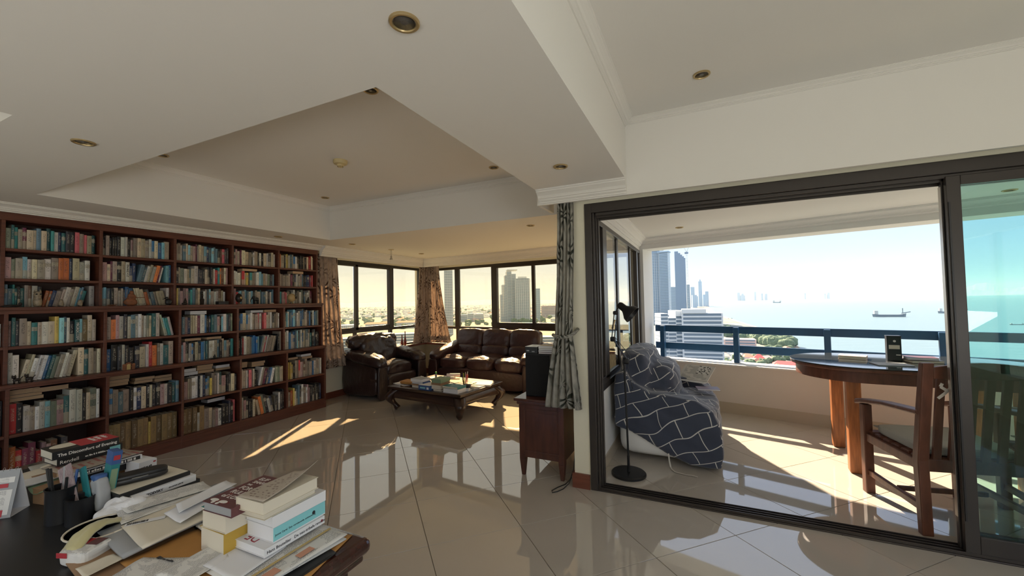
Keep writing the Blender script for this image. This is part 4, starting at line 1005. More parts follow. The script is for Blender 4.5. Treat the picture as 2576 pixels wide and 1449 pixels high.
c1 = curtain('curtain', 'left half of the brown leaf print curtains in the window corner', ((-5.25, 6.74), (-5.12, 6.90)), ((-5.24, 6.50), (-5.10, 6.86)), 2.25, .672, 4, m_curtw, depth=.035, seed=2)
c2_ = curtain('curtain', 'right half of the brown leaf print curtains in the window corner', ((-5.12, 6.90), (q.x+.10, q.y+.02)), ((-5.09, 6.87), (q2.x+.02, q2.y)), 2.25, .672, 6, m_curtw, depth=.04, seed=3)
cc = curtain('curtain', 'grey palm print curtain tied back beside the sliding door', ((-1.040, 3.12), (-0.905, 3.125)), ((-1.165, 3.07), (-0.862, 3.07)), 2.30, .635, 5, m_curt, tie=(1.19, ((-1.075, 3.09), (-0.93, 3.09))), depth=.03, seed=5, hem=.006)
mb = MB(); mb.tube([(-1.085, 3.075, 1.205), (-1.05, 3.045, 1.195), (-.99, 3.04, 1.19), (-.94, 3.05, 1.20), (-.915, 3.085, 1.22), (-.90, 3.14, 1.25)], .014, 8); tb = mb.build('tie_band', m_curt, cc, smooth=True)
setuv(tb.data, lambda c, n: (c.x*4, c.z*4))

# ---------------------------------------------------------------- leather armchair and sofa
def lthing(): pass
def lp(t, name, m, c, sz, p=.5, n=12, wr=.006, wf=7, seed=0, rot=None, fn=None):
    mt = None
    if rot: mt = Matrix.Translation(c) @ rot.to_4x4(); c = (0, 0, 0)
    mb = MB(); mb.puff(c, sz, p, n, mt, wr, wf, seed, fn); return mb.build(name, m, t, smooth=True)
RY = lambda a: Matrix.Rotation(a, 3, 'Y'); RX = lambda a: Matrix.Rotation(a, 3, 'X'); RZ = lambda a: Matrix.Rotation(a, 3, 'Z')
# local frame: sits facing +x, width along y, origin on the floor in the middle
ac = thing('leather_armchair', 'dark brown creased leather armchair between bookcase and sofa', 'armchair', (-4.83, 5.28, 0), math.radians(-8)); ac.scale = (.93, .90, 1)
L2 = m_leather2
mb = MB(); mb.puff((0.02, 0, .22), (.84, .86, .34), .25, 8); mb.build('base', L2, ac, smooth=True)
lp(ac, 'seat_cushion', L2, (.08, 0, .43), (.68, .66, .20), .55, 14, .012, 9, 1, fn=lambda p: Vector((p.x, p.y, p.z+(.03*math.cos(p.y*5) if p.z > 0 else 0))))
lp(ac, 'front_apron', L2, (.40, 0, .24), (.10, .66, .26), .4, 8, .006, 8, 2)
for sg in (-1, 1):
    y = sg*.46
    # outer side shell: high at the back, dropping to the front
    def sh(p, sg=sg): 
        k = (p.x+.45)/.9
        return Vector((p.x, p.y+sg*.03*math.cos(p.z*4), p.z*(1.0-.18*k)-(.05*k if p.z > 0 else 0)))
    lp(ac, 'arm_side', L2, (-.02, sg*.475, .315), (.90, .17, .60), .30, 12, .008, 5, 3+sg, fn=sh)
    def top(p, sg=sg):
        k = (p.x+.48)/.96; return Vector((p.x, p.y, p.z+.11*max(0,1-k)**1.5-.05*max(0, (k-.8))*5*.6))
    lp(ac, 'arm_pad', L2, (.01, sg*.455, .585), (.98, .30, .19), .8, 16, .014, 11, 5+sg, fn=top)
    lp(ac, 'arm_front', L2, (.455, sg*.455, .27), (.05, .20, .52), .45, 8, .003, 6, 7)
    mb = MB(); pts = [(.478, sg*.455-.085, .03), (.480, sg*.455-.09, .36), (.480, sg*.455-.05, .50), (.480, sg*.455+.05, .50), (.480, sg*.455+.09, .36), (.478, sg*.455+.085, .03)]; mb.tube(pts, .006, 6); mb.build('piping', L2, ac, smooth=True)
lp(ac, 'back_shell', L2, (-.40, 0, .42), (.20, 1.0, .78), .4, 12, .006, 5, 9)
lp(ac, 'back_cushion', L2, (-.20, -.02, .68), (.30, .80, .50), .65, 18, .022, 10, 10, rot=RY(-.16))
lp(ac, 'head_roll', L2, (-.30, -.05, .86), (.34, 1.06, .26), .85, 20, .026, 11, 12)
for (x, y) in ((.36, .36), (.36, -.36), (-.36, .36), (-.36, -.36)):
    mb = MB(); mb.lathe([(.03, 0), (.034, .05), (.034, .07)], 10, (x, y, 0)); mb.build('foot', m_black, ac, auto=True)

so_c = WB @ Vector((sB(-3.33), -.51, 0))
sf = thing('leather_sofa', 'brown three seat leather sofa under the far windows', 'sofa', (so_c.x, so_c.y, 0), math.radians(-90-5)); sf.scale = (.93, 1, 1)
# local: facing +x (towards the camera), width along y
mb = MB(); mb.puff((0.0, 0, .20), (.84, 1.75, .34), .15, 10); mb.build('base', m_leather, sf, smooth=True)
lp(sf, 'front_apron', m_leather, (.42, 0, .20), (.06, 1.74, .30), .2, 10, .003, 4, 1)
W3 = .575
for k in (-1, 0, 1):
    nm = 'seat_cushion'
    lp(sf, nm, m_leather, (.12, k*W3, .44), (.70, W3*1.0, .20), .6, 14, .012, 10, 20+k, fn=lambda p: Vector((p.x, p.y, p.z+(.025*math.cos(p.y*5) if p.z > 0 else 0)-(.02 if p.x > .25 else 0))))
    lp(sf, 'lumbar_cushion', m_leather, (-.19, k*W3, .60), (.20, W3*1.0, .20), .6, 10, .006, 9, 24+k, rot=RY(-.18))
    lp(sf, 'back_cushion', m_leather, (-.265, k*W3, .80), (.25, W3*1.02, .37), .62, 14, .010, 8, 28+k, rot=RY(-.18))
lp(sf, 'back_shell', m_leather, (-.41, 0, .42), (.14, 1.9, .76), .3, 10, .003, 4, 33)
for sg in (-1, 1):
    def sh2(p, sg=sg):
        k = (p.x+.45)/.9; return Vector((p.x, p.y, p.z-(.06*k if p.z > 0 else 0)))
    lp(sf, 'arm_side', m_leather, (.0, sg*.97, .28), (.90, .17, .56), .3, 10, .005, 5, 40+sg, fn=sh2)
    def tp2(p, sg=sg):
        k = (p.x+.48)/.96; return Vector((p.x, p.y, p.z+.14*max(0,1-k)**1.6-.05*max(0, k-.8)*5*.6))
    lp(sf, 'arm_pad', m_leather, (.02, sg*.93, .565), (.98, .29, .18), .8, 14, .012, 11, 44+sg, fn=tp2)
    lp(sf, 'arm_front', m_leather, (.455, sg*.955, .25), (.045, .19, .48), .45, 8, .002, 6, 47)
    mb = MB(); yc = sg*.955; mb.tube([(.478, yc-.085, .03), (.480, yc-.088, .34), (.480, yc-.05, .47), (.480, yc+.05, .47), (.480, yc+.088, .34), (.478, yc+.085, .03)], .005, 6); mb.build('piping', m_leather, sf, smooth=True)
for (x, y) in ((.36, .85), (.36, -.85), (-.36, .85), (-.36, -.85)):
    mb = MB(); mb.lathe([(.03, 0), (.034, .05), (.034, .07)], 10, (x, y, 0)); mb.build('foot', m_black, sf, auto=True)

# ---------------------------------------------------------------- coffee table
ct = thing('coffee_table', 'dark low coffee table with curved bowed legs, piled with books', 'table', (-3.32, 4.83, 0), math.radians(-6))
LX, LY, TH = .645, .485, .335
mb = MB(); mb.box(-LX, LX, -LY, LY, TH-.022, TH); mb.build('table_top', m_opium, ct, bevel=.006)
mb = MB(); mb.box(-LX+.02, LX-.02, -LY+.02, LY-.02, TH-.042, TH-.022); mb.build('top_moulding', m_opium, ct, bevel=.006)
def apron(b, along, L, off, sg):
    # bulging skirt
    pr = [(0, TH-.042), (.012, TH-.060), (.035, TH-.10), (.040, TH-.135), (.030, TH-.16), (0, TH-.155)]
    vs = []
    for e_ in (-1, 1):
        for (d, z) in pr:
            o = sg*(off-.03+d)
            vs.append((e_*(L-.02), o, z) if along == 'x' else (o, e_*(L-.02), z))
    n = len(pr); b.add(vs, [(i, (i+1) % n, (i+1) % n+n, i+n) for i in range(n)]+[tuple(range(n-1, -1, -1)), tuple(range(n, 2*n))])
for (al, L, off, sg) in (('x', LX-.06, LY-.03, 1), ('x', LX-.06, LY-.03, -1), ('y', LY-.06, LX-.03, 1), ('y', LY-.06, LX-.03, -1)):
    mb = MB(); apron(mb, al, L, off, sg); o = mb.build('apron', m_opium, ct, auto=True)
    bm = bmesh.new(); bm.from_mesh(o.data); bmesh.ops.recalc_face_normals(bm, faces=bm.faces); bm.to_mesh(o.data); bm.free()
for sx_ in (-1, 1):
    for sy_ in (-1, 1):
        mb = MB(); rings = []
        prof = [(.300, -.065, .16), (.27, -.050, .16), (.23, -.015, .165), (.19, .008, .155), (.15, .006, .135), (.11, -.014, .112), (.08, -.040, .094), (.055, -.060, .092), (.040, -.064, .098), (.024, -.056, .070), (.012, -.054, .042), (0, -.054, .034)]
        for (z, off, w_) in prof:
            cx, cy = sx_*(LX-.03+off), sy_*(LY-.03+off); h_ = w_/2
            rings.append([(cx-h_, cy-h_, z), (cx+h_, cy-h_, z), (cx+h_, cy+h_, z), (cx-h_, cy+h_, z)])
        vs = [v for r_ in rings for v in r_]; fs = []
        for i in range(len(rings)-1):
            for k in range(4): fs.append((i*4+k, (i+1)*4+k, (i+1)*4+(k+1) % 4, i*4+(k+1) % 4))
        fs += [(0, 1, 2, 3), tuple((len(rings)-1)*4+k for k in (3, 2, 1, 0))]
        mb.add(vs, fs); o = mb.build('leg', m_opium, ct, smooth=False); s_ = o.modifiers.new('sub', 'SUBSURF'); s_.levels = s_.render_levels = 2
        for p in o.data.polygons: p.use_smooth = True
RT = math.radians(-6)
def on_ct(x, y, z=TH): v = Matrix.Rotation(RT, 3, 'Z') @ Vector((x, y, 0)); return (-3.32+v.x, 4.83+v.y, z)
def lying(label, loc, L, W, T, rz, cm, pm=None, cat='book', group=None, name='book', spine='y'):
    """a book lying flat: local L along x, W along y; spine on the -y side or +x side"""
    t = thing(name, label, cat, loc, rz, group); k = .0016
    mb = MB(); mb.box(-L/2, L/2, -W/2, W/2, 0, k); mb.build('cover', cm, t)
    mb = MB(); mb.box(-L/2, L/2, -W/2, W/2, T-k, T); mb.build('cover', cm, t)
    mb = MB()
    if spine == 'y': mb.box(-L/2, L/2, W/2-k, W/2, k, T-k)
    elif spine == '-y': mb.box(-L/2, L/2, -W/2, -W/2+k, k, T-k)
    elif spine == 'x': mb.box(L/2-k, L/2, -W/2, W/2, k, T-k)
    else: mb.box(-L/2, -L/2+k, -W/2, W/2, k, T-k)
    mb.build('spine', cm, t)
    mb = MB(); e = .003
    mb.box(-L/2+(e if spine != '-x' else k), L/2-(e if spine != 'x' else k), -W/2+(e if spine != '-y' else k), W/2-(e if spine != 'y' else k), k, T-k); mb.build('page_block', pm or m_page, t)
    return t
def stack(items, x, y, z0, place):
    z = z0; out = []
    for (label, L, W, T, rz, cm, pm, sp, dx, dy) in items:
        out.append(lying(label, place(x+dx, y+dy, z), L, W, T, rz, cm, pm, spine=sp)); z += T+.0006
    return z
m_warmwhite = MATS['cream_paper']
stack([('cream paged book at the bottom of the stack left on the coffee table', .20, .14, .030, RT, m_maroon, m_cream, 'y', .01, 0), ('brown book second in the left stack on the coffee table', .20, .14, .024, RT+.02, m_cream, m_kraft, 'y', .0, 0), ('blue book third in the left stack on the coffee table', .21, .15, .026, RT-.04, m_bluec, m_paper, 'x', .01, .01), ('pale grey book on top of the left stack on the coffee table', .20, .17, .040, RT+.03, m_grey, m_paper, 'y', .0, .0)], -.17, -.33, TH, on_ct)
bx = thing('blue_box', 'blue and white box with label among the coffee table books', 'box', on_ct(.02, -.36), RT); mb = MB(); mb.box(-.10, .10, -.10, .08, 0, .062); mb.build('body', m_bluec, bx, bevel=.002); mb = MB(); mb.box(-.10, .10, -.10, .08, .062, .064); mb.build('lid', m_paper, bx); mb = MB(); mb.box(.045, .080, -.1008, -.10, .012, .040); mb.build('label_sticker', m_paper, bx); mb = MB(); mb.box(-.07, .02, -.1008, -.10, .020, .038); mb.build('printed_panel', m_ltteal, bx)
stack([('cream book lowest in the tall stack mid coffee table', .14, .16, .022, RT, m_maroon, m_cream, 'y', .03, -.01), ('fat cream book in the tall stack mid coffee table', .16, .17, .052, RT+.02, m_cream, m_cream, 'x', 0, 0), ('brown topped book in the tall stack mid coffee table', .17, .18, .028, RT-.03, m_kraft, m_kraft, 'x', .01, 0), ('sage green book fourth in the tall coffee table stack', .16, .20, .026, RT+.06, m_sage, m_sage, 'x', .005, .01), ('green book with picture cover on top of tall coffee table stack', .165, .20, .022, RT+.03, m_sage, m_sage, 'x', .005, .01)], .19, -.34, TH, on_ct)
zt = stack([('thick white paged book under the teal book at the table corner', .24, .17, .050, RT, m_paper, m_paper, 'x', .02, .0), ('teal covered book near the table corner', .26, .17, .026, RT-.04, m_teal, m_cream, 'x', 0, .02)], .43, -.36, TH, on_ct)
stack([('dark flat notebook under the green capped tube', .22, .16, .018, RT, m_black, m_paper, 'y', 0, 0)], -.38, .22, TH, on_ct)
stack([('white book beneath a rolled paper at the back of the coffee table', .20, .13, .030, RT+.2, m_paper, m_paper, 'y', 0, 0)], -.22, .30, TH, on_ct)
e_ = thing('tan_envelope', 'tan padded envelope at the left of the coffee table', 'envelope', on_ct(-.40, -.26, TH+.012), RT+.12); mb = MB(); mb.puff((0, 0, .022), (.30, .19, .038), .3, 6); mb.build('body', MATS['orange_envelope_paper'], e_, smooth=True); mb = MB(); mb.box(-.15, -.06, -.09, .09, .038, .041); mb.build('flap', m_orange, e_)
e_ = thing('paper_sheets', 'loose white sheets overhanging the left edge of the coffee table', 'papers', on_ct(-.47, -.25, TH), RT-.25)
for k in range(3):
    mb = MB(); mb.box(-.21, .10, -.13+.02*k, .11, .0005+.003*k, .0025+.003*k); o = mb.build('sheet', m_paper, e_); o.rotation_euler = (0, 0, .12*k)
e_ = thing('crumpled_tissue', 'crumpled clear wrap on the left of the coffee table', 'tissue', on_ct(-.42, -.03, TH), 0); mb = MB(); mb.puff((0, 0, .035), (.09, .08, .07), .9, 8, wr=.02, wf=30); mb.build('body', m_paper, e_, smooth=False)
e_ = thing('glue_tube', 'small grey tube with a bright green cap', 'tube', on_ct(-.36, .20, TH+.018), 0); mb = MB(); mb.lathe([(.014, 0), (.015, .004), (.015, .060), (.010, .066)], 14); mb.build('tube', m_grey, e_, auto=True); mb = MB(); mb.lathe([(.014, .064), (.014, .084), (.009, .090)], 14); mb.build('cap', mat('green_cap', (.06, .42, .05), .4), e_, auto=True)
e_ = thing('paper_roll', 'rolled white newspaper lying at the back of the coffee table', 'newspaper', on_ct(-.13, .33, TH+.052), RT+.5); mb = MB(); mb.tube([(-.10, 0, .005), (.10, 0, .005)], .024, 14); mb.build('roll', m_paper, e_, auto=True); mb = MB(); mb.tube([(.101, 0, .005), (.1015, 0, .005)], .016, 12); mb.build('core_shadow', m_cream, e_)
def sheetset(label, x, y, n, L, W, m, rz, z=TH, cat='magazine', name='magazine'):
    e_ = thing(name, label, cat, on_ct(x, y, z), rz)
    mb = MB(); mb.box(-L/2, L/2, -W/2, W/2, 0, .004*n); mb.build('pages', m_paper, e_); mb = MB(); mb.box(-L/2-.001, L/2+.001, -W/2-.001, W/2+.001, .004*n, .004*n+.0012); mb.build('cover', m, e_); return e_
m_mag = print_material('orange_magazine_cover', (.66, .42, .27), (.45, .2, .1), 12, 3)
sheetset('orange covered magazine behind the green books on the table', .02, .22, 2, .24, .30, m_mag, RT+1.2)
sheetset('peach coloured newspaper spread by the pencil glass', .36, .22, 1, .40, .28, print_material('peach_newsprint', (.72, .50, .36), (.3, .2, .15), 40, 8), RT-.1, cat='newspaper', name='newspaper')
sheetset('grey edged pad at the far right corner of the coffee table', .50, .17, 5, .24, .30, m_cream, RT-1.2)
sheetset('loose papers along the right edge of the coffee table', .52, -.06, 3, .17, .30, m_letter, RT-.1, cat='papers', name='paper_sheets')
e_ = thing('pencil_glass', 'clear glass full of pens and pencils on the coffee table', 'pencil holder', on_ct(.34, .0, TH+.0055), 0)
mb = MB(); mb.lathe([(.034, 0), (.038, .105), (.036, .105), (.032, .004)], 20); mb.build('glass', m_gclear, e_, smooth=True)
pc = [(.5, .03, .03), (.02, .25, .06), (.6, .5, .05), (.7, .7, .68), (.05, .06, .2), (.55, .05, .08), (.65, .62, .6), (.1, .1, .1)]
pmats = [mat('pencil_paint_%s' % c, q, .4) for c, q in zip('abcdefgh', pc)]
for k in range(9):
    a = k*2.4; mb = MB(); r_ = .012+.008*(k % 3); tp = (.045*math.cos(a), .04*math.sin(a), .15+.012*(k % 4)); mb.tube([(r_*math.cos(a), r_*math.sin(a), .006), tp], .0042, 6); o = mb.build('pencil', pmats[k % 8], e_)
e_ = thing('eyeglasses', 'black framed eyeglasses folded on papers near the right edge', 'eyeglasses', on_ct(.47, .03, TH+.022), RT)
for yy in (-.03, .03): mb = MB(); mb.tube([(.024*math.cos(2*PI*k/14), yy+.024*math.sin(2*PI*k/14), .014+.012*math.cos(2*PI*k/14)) for k in range(15)], .002, 5); mb.build('rim', m_black, e_)
mb = MB(); mb.tube([(.0, -.055, .018), (-.10, -.05, .004)], .002, 5); mb.build('temple', m_black, e_); mb = MB(); mb.tube([(.0, .055, .018), (-.10, .045, .004)], .002, 5); mb.build('temple', m_black, e_)
e_ = thing('black_strap_case', 'small black case with strap and white box at the table corner', 'case', on_ct(.54, -.22, TH), RT+.3); mb = MB(); mb.puff((0, .02, .050), (.10, .08, .05), .6, 6, wr=.01, wf=25); mb.build('case', m_black, e_, smooth=True); mb = MB(); mb.box(-.04, .05, -.06, .0, .0, .035); mb.build('white_box', m_paper, e_, bevel=.002); mb = MB(); mb.tube([(-.05, .0, .05), (-.07, -.03, .03), (-.055, -.055, .002)], .006, 6); mb.build('strap', m_black, e_)
e_ = thing('tape_roll', 'roll of tape lying at the right edge of the coffee table', 'tape', on_ct(.575, -.16, TH), 0); mb = MB(); mb.lathe([(.030, 0), (.030, .018), (.020, .018), (.020, 0)], 20); mb.build('roll', m_grey, e_, auto=True)
e_ = thing('tea_light_dish', 'small clear dish in front of the pencil glass', 'dish', on_ct(.26, -.06, TH), 0); mb = MB(); mb.lathe([(.030, 0), (.045, .012), (.048, .020), (.044, .019), (.03, .006)], 18); mb.build('dish', m_cream, e_, smooth=True)

# ---------------------------------------------------------------- cabinet, speaker and what stands on it
cb = thing('cabinet', 'dark red wood cabinet on tapered legs by the pillar', 'cabinet', (-1.255, 3.87, 0))
hx, hy = .195, .665
mb = MB(); mb.box(-hx, hx, -hy, hy, .155, .600); mb.build('carcass', m_cab, cb, bevel=.003)
for (x, y) in ((-1, -1), (1, -1), (-1, 1), (1, 1)):
    x0, y0 = x*(hx-.022), y*(hy-.022); mb = MB()
    mb.box(x0-.026, x0+.026, y0-.026, y0+.026, .135, .60)
    vs = []
    for (z, h_) in ((.135, .026), (.0, .014)): vs += [(x0-h_, y0-h_, z), (x0+h_, y0-h_, z), (x0+h_, y0+h_, z), (x0-h_, y0+h_, z)]
    mb.add(vs, [(0, 1, 2, 3), (7, 6, 5, 4)]+[(k, k+4, (k+1) % 4+4, (k+1) % 4) for k in range(4)]); mb.build('leg', m_cab, cb, bevel=.002)
mb = MB(); mb.box(-hx-.035, hx+.03, -hy-.045, hy+.03, .630, .655); mb.build('cabinet_top', m_cab, cb, bevel=.006)
mb = MB(); mb.box(-hx-.018, hx+.015, -hy-.022, hy+.015, .600, .630); mb.build('cornice_moulding', m_cab, cb, bevel=.008, seg=3)
for (a, b, c, d) in ((-hx+.03, -hx+.045, .20, .565), (hx-.045, hx-.03, .20, .565)): mb = MB(); mb.box(a, b, -hy-.006, -hy, c, d); mb.build('panel_moulding', m_cab, cb, bevel=.002)
for (c, d) in ((.20, .215), (.55, .565)): mb = MB(); mb.box(-hx+.045, hx-.045, -hy-.006, -hy, c, d); mb.build('panel_moulding', m_cab, cb, bevel=.002)
mb = MB(); mb.box(-hx+.06, hx-.06, -hy-.003, -hy, .23, .535); mb.build('end_panel', m_cab, cb, bevel=.002)
for yy in (-.33, .33):
    mb = MB(); mb.box(-hx-.012, -hx, yy-.29, yy+.29, .18, .58); dr = mb.build('door', m_cab, cb, bevel=.003)
    mb = MB(); mb.lathe([(.004, 0), (.008, .012), (.004, .020)], 10, mtx=Matrix.Translation((-hx-.012, yy-.24*(1 if yy < 0 else -1), .30)) @ Matrix.Rotation(-PI/2, 4, 'Y')); mb.build('knob', m_brass, dr, smooth=True)
sp_ = thing('floor_speaker', 'tall black loudspeaker standing on the dark red cabinet', 'loudspeaker', (-1.305, 3.40, .655))
mb = MB(); mb.box(-.115, .115, -.12, .13, 0, .365); mb.build('enclosure', m_black, sp_, bevel=.004)
mb = MB(); mb.box(-.108, .108, -.132, -.12, .008, .357); mb.build('grille', m_cloth, sp_, bevel=.003)
bxx = thing('black_device', 'small black electronic box on the loudspeaker', 'electronic device', (-1.365, 3.38, 1.021)); mb = MB(); mb.box(-.055, .06, -.10, .07, 0, .058); mb.build('body', m_black, bxx, bevel=.003); mb = MB(); mb.box(-.055, .06, -.10, .07, .0582, .060); mb.build('top_plate', m_silver, bxx); mb = MB(); mb.box(-.04, -.015, -.1012, -.10, .02, .03); mb.build('slot', m_grey, bxx); mb = MB(); mb.box(.01, .035, -.1012, -.10, .015, .022); mb.build('slot', m_grey, bxx)
z = 1.021
for (lab, T, cm, rz) in (('dark red disc case lowest on the speaker', .014, m_maroon, .02), ('red disc case in the middle on the speaker', .016, m_maroon, -.04), ('disc case with white edge on the speaker', .016, m_grey, .03), ('topmost cream disc case on the speaker', .022, m_cream, -.02)):
    lying(lab, (-1.225, 3.36, z), .15, .14, T, rz, cm, m_paper, 'disc case', None, 'disc_case'); z += T+.0006
cbl = MB(); cbl.tube([(-1.0, 3.30, .45), (-.985, 3.27, .25), (-.98, 3.20, .12), (-1.0, 3.13, .03), (-1.03, 3.08, .006), (-1.06, 3.02, .005), (-1.09, 2.99, .005), (-1.105, 3.02, .005), (-1.08, 3.09, .005), (-1.04, 3.16, .006), (-1.03, 3.30, .005)], .0035, 7)
tag(cbl.build('power_cord', m_black, None, smooth=True), 'black cord looping on the floor beside the pillar', 'cord')

# ---------------------------------------------------------------- floor lamp with jointed arm
fl = thing('floor_lamp', 'black jointed floor lamp with round base and cone shade', 'lamp', (-.607, 3.55, 0))
mb = MB(); mb.lathe([(.135, 0), (.142, .004), (.142, .018), (.134, .026), (.02, .028)], 40); mb.build('base', m_blackm, fl, auto=True)
mb = MB(); mb.tube([(0, 0, .026), (0, 0, .16)], .011, 12); mb.tube([(0, 0, .15), (-.012, 0, .985)], .0085, 12); mb.build('pole', m_blackm, fl, auto=True)
def J(px, py, y=3.55): d = ray(px, py); t_ = y/d.y; return (d.x*t_+.607, 0, CAM_H+d.z*t_)
j0, j1, j2 = J(1576, 908), J(1542, 853), J(1549, 787)
mb = MB(); mb.puff((j0[0]-.002, 0, j0[2]), (.045, .03, .05), .4, 5); mb.build('lower_joint', m_blackm, fl, smooth=True)
mb = MB(); mb.puff(j1, (.045, .03, .042), .5, 5); mb.build('elbow_joint', m_blackm, fl, smooth=True)
mb = MB(); mb.puff(j2, (.045, .03, .034), .5, 5); mb.build('head_joint', m_blackm, fl, smooth=True)
for dy in (-.012, .012):
    mb = MB(); mb.tube([(j0[0]+.006, dy, j0[2]+.012), (j1[0]+.008, dy, j1[2]-.01)], .0045, 6); mb.build('lower_arm', m_blackm, fl)
    mb = MB(); mb.tube([(j1[0]+dy*.7, dy, j1[2]), (j2[0]+dy*.9, dy, j2[2])], .0045, 6); mb.build('upper_arm', m_blackm, fl)
mb = MB(); mb.tube([(j1[0]-.004, 0, j1[2]+.09), (j2[0]-.008, 0, j2[2]-.06)], .008, 8); mb.build('spring', m_brass, fl)
sdir = Vector((.78, -.12, -.62)).normalized(); so0 = Vector(J(1560, 768)); rot = sdir.to_track_quat('Z', 'Y').to_matrix().to_4x4(); Ms = Matrix.Translation(so0) @ rot
mb = MB(); mb.lathe([(.006, -.022), (.022, -.016), (.030, 0), (.031, .045), (.040, .062), (.070, .100), (.078, .135), (.075, .135), (.066, .10), (.036, .064), (.027, .04), (.024, .002)], 26, mtx=Ms); mb.build('lamp_shade', m_blackm, fl, auto=True)
mb = MB(); mb.lathe([(.012, .03), (.026, .06), (.030, .085), (.020, .108), (.004, .114)], 14, mtx=Ms); mb.build('bulb', m_paper, fl, smooth=True)
mb = MB(); mb.tube([j2, (j2[0]+.010, 0, j2[2]+.03), (so0.x-.004, 0, so0.z-.005)], .006, 8); mb.build('swivel', m_blackm, fl)
mb = MB(); mb.tube([(j1[0], 0, j1[2]), (j1[0]+.01, .02, j1[2]+.02), (j0[0]+.03, .01, j0[2]+.04), (j0[0]+.012, -.01, j0[2]-.05), (j0[0]+.03, -.015, j0[2]-.14), (j0[0]+.045, -.01, j0[2]-.22), (j0[0]+.028, 0, j0[2]-.27)], .0026, 6); mb.build('lamp_cord', m_black, fl, smooth=True)

# ---------------------------------------------------------------- covered armchair on the balcony
wa_ = thing('covered_armchair', 'armchair under a navy cloth with white lines, on the balcony', 'armchair', (-.34, 4.48, 0))
def remeshed(name, fn, m, parent, vox=.022, smooth=6, disp=0.0, uvm=True):
    mb = MB(); fn(mb); me0 = mb.mesh(name+'_raw'); tmp = bpy.data.objects.new('tmp', me0); C.objects.link(tmp)
    r_ = tmp.modifiers.new('r', 'REMESH'); r_.mode = 'VOXEL'; r_.voxel_size = vox; r_.use_smooth_shade = True
    s_ = tmp.modifiers.new('s', 'SMOOTH'); s_.factor = .6; s_.iterations = smooth
    dg = bpy.context.evaluated_depsgraph_get(); me = bpy.data.meshes.new_from_object(tmp.evaluated_get(dg)); bpy.data.objects.remove(tmp)
    if disp:
        for v in me.vertices:
            p = v.co; f_ = noise.noise(Vector((p.x*5+p.z*7, p.y*4, p.z*3)))+.7*noise.noise(Vector((p.x*13, p.y*11+p.z*15, p.z*4)))*(1 if p.y > -.55 else .4)
            v.co = p+v.normal*f_*disp
    me.materials.clear(); me.materials.append(m)
    if uvm:
        def f(c, n):
            a = [abs(n.x), abs(n.y), abs(n.z)]; i = a.index(max(a))
            return (c.x, c.z) if i == 1 else ((c.y+.3, c.z) if i == 0 else (c.x+.1, c.y))
        setuv(me, f)
    for p in me.polygons: p.use_smooth = True
    o = bpy.data.objects.new(name, me); C.objects.link(o); o.parent = parent; return o
def side_poly(b, y0, y1):
    # profile in x-z, extruded along y
    poly = [(-.435, .30), (-.44, .62), (-.42, .78), (-.34, .80), (-.25, .70), (-.12, .62), (.08, .615), (.26, .59), (.40, .50), (.455, .36), (.47, .14), (.44, .03), (.20, .035), (.02, .10), (-.15, .20), (-.30, .27)]
    b.prism(poly, 0, 1, Matrix(((1, 0, 0, 0), (0, 0, (y1-y0), y0), (0, 1, 0, 0), (0, 0, 0, 1))))
def cover(b):
    side_poly(b, -.63, -.40); side_poly(b, .40, .66)
    b.puff((-.27, 0, .66), (.30, .98, .66), .55, 8); b.puff((-.22, .02, .80), (.26, .80, .36), .9, 8); b.puff((-.12, .02, .58), (.48, .84, .56), .8, 8)
    b.puff((.10, 0, .38), (.70, .92, .26), .45, 8); b.box(-.40, .40, -.45, .45, .28, .40)
    b.puff((.38, 0, .25), (.16, .98, .46), .5, 8)
cv_ = remeshed('cloth_cover', cover, m_drape, wa_, .020, 5, .017)
mb = MB(); mb.puff((0, 0, .22), (.85, 1.20, .36), .12, 8); mb.build('upholstered_base', m_white, wa_, smooth=True)
mb = MB(); tp = [(.03, -.645, .12), (.035, -.65, .06), (.045, -.66, .012), (.055, -.69, .006), (.085, -.74, .006), (.13, -.755, .007), (.17, -.765, .006), (.22, -.765, .008), (.26, -.775, .006)]
for i in range(len(tp)-1):
    a, b = Vector(tp[i]), Vector(tp[i+1]); d = (b-a).normalized(); s_ = Vector((0, 0, 1)).cross(d) if abs(d.z) < .8 else Vector((1, 0, 0)); s_ = s_.normalized()*.006; u_ = d.cross(s_).normalized()*.001
    mb.add([a-s_-u_, a+s_-u_, a+s_+u_, a-s_+u_, b-s_-u_, b+s_-u_, b+s_+u_, b-s_+u_], [(0, 1, 5, 4), (1, 2, 6, 5), (2, 3, 7, 6), (3, 0, 4, 7)])
mb.build('tie_tape', m_tape, wa_)
# paper and booklet on its seat
nw = thing('newspaper', 'folded newspaper with crossword leaning on the covered armchair', 'newspaper', (-.13, 4.86, .585), math.radians(-28))
m_cw = bpy.data.materials.new('crossword'); m_cw.use_nodes = True; t_ = m_cw.node_tree; ch_ = t_.nodes.new('ShaderNodeTexVoronoi'); tcx = t_.nodes.new('ShaderNodeTexCoord'); mpx = t_.nodes.new('ShaderNodeMapping'); mpx.inputs['Scale'].default_value = (11, 11, 1)
fl1 = t_.nodes.new('ShaderNodeVectorMath'); fl1.operation = 'FLOOR'; wn = t_.nodes.new('ShaderNodeTexWhiteNoise'); wn.noise_dimensions = '2D'; gt = t_.nodes.new('ShaderNodeMath'); gt.operation = 'GREATER_THAN'; gt.inputs[1].default_value = .72; mxx = t_.nodes.new('ShaderNodeMixRGB'); mxx.inputs[1].default_value = (.62, .60, .56, 1); mxx.inputs[2].default_value = (.03, .03, .03, 1)
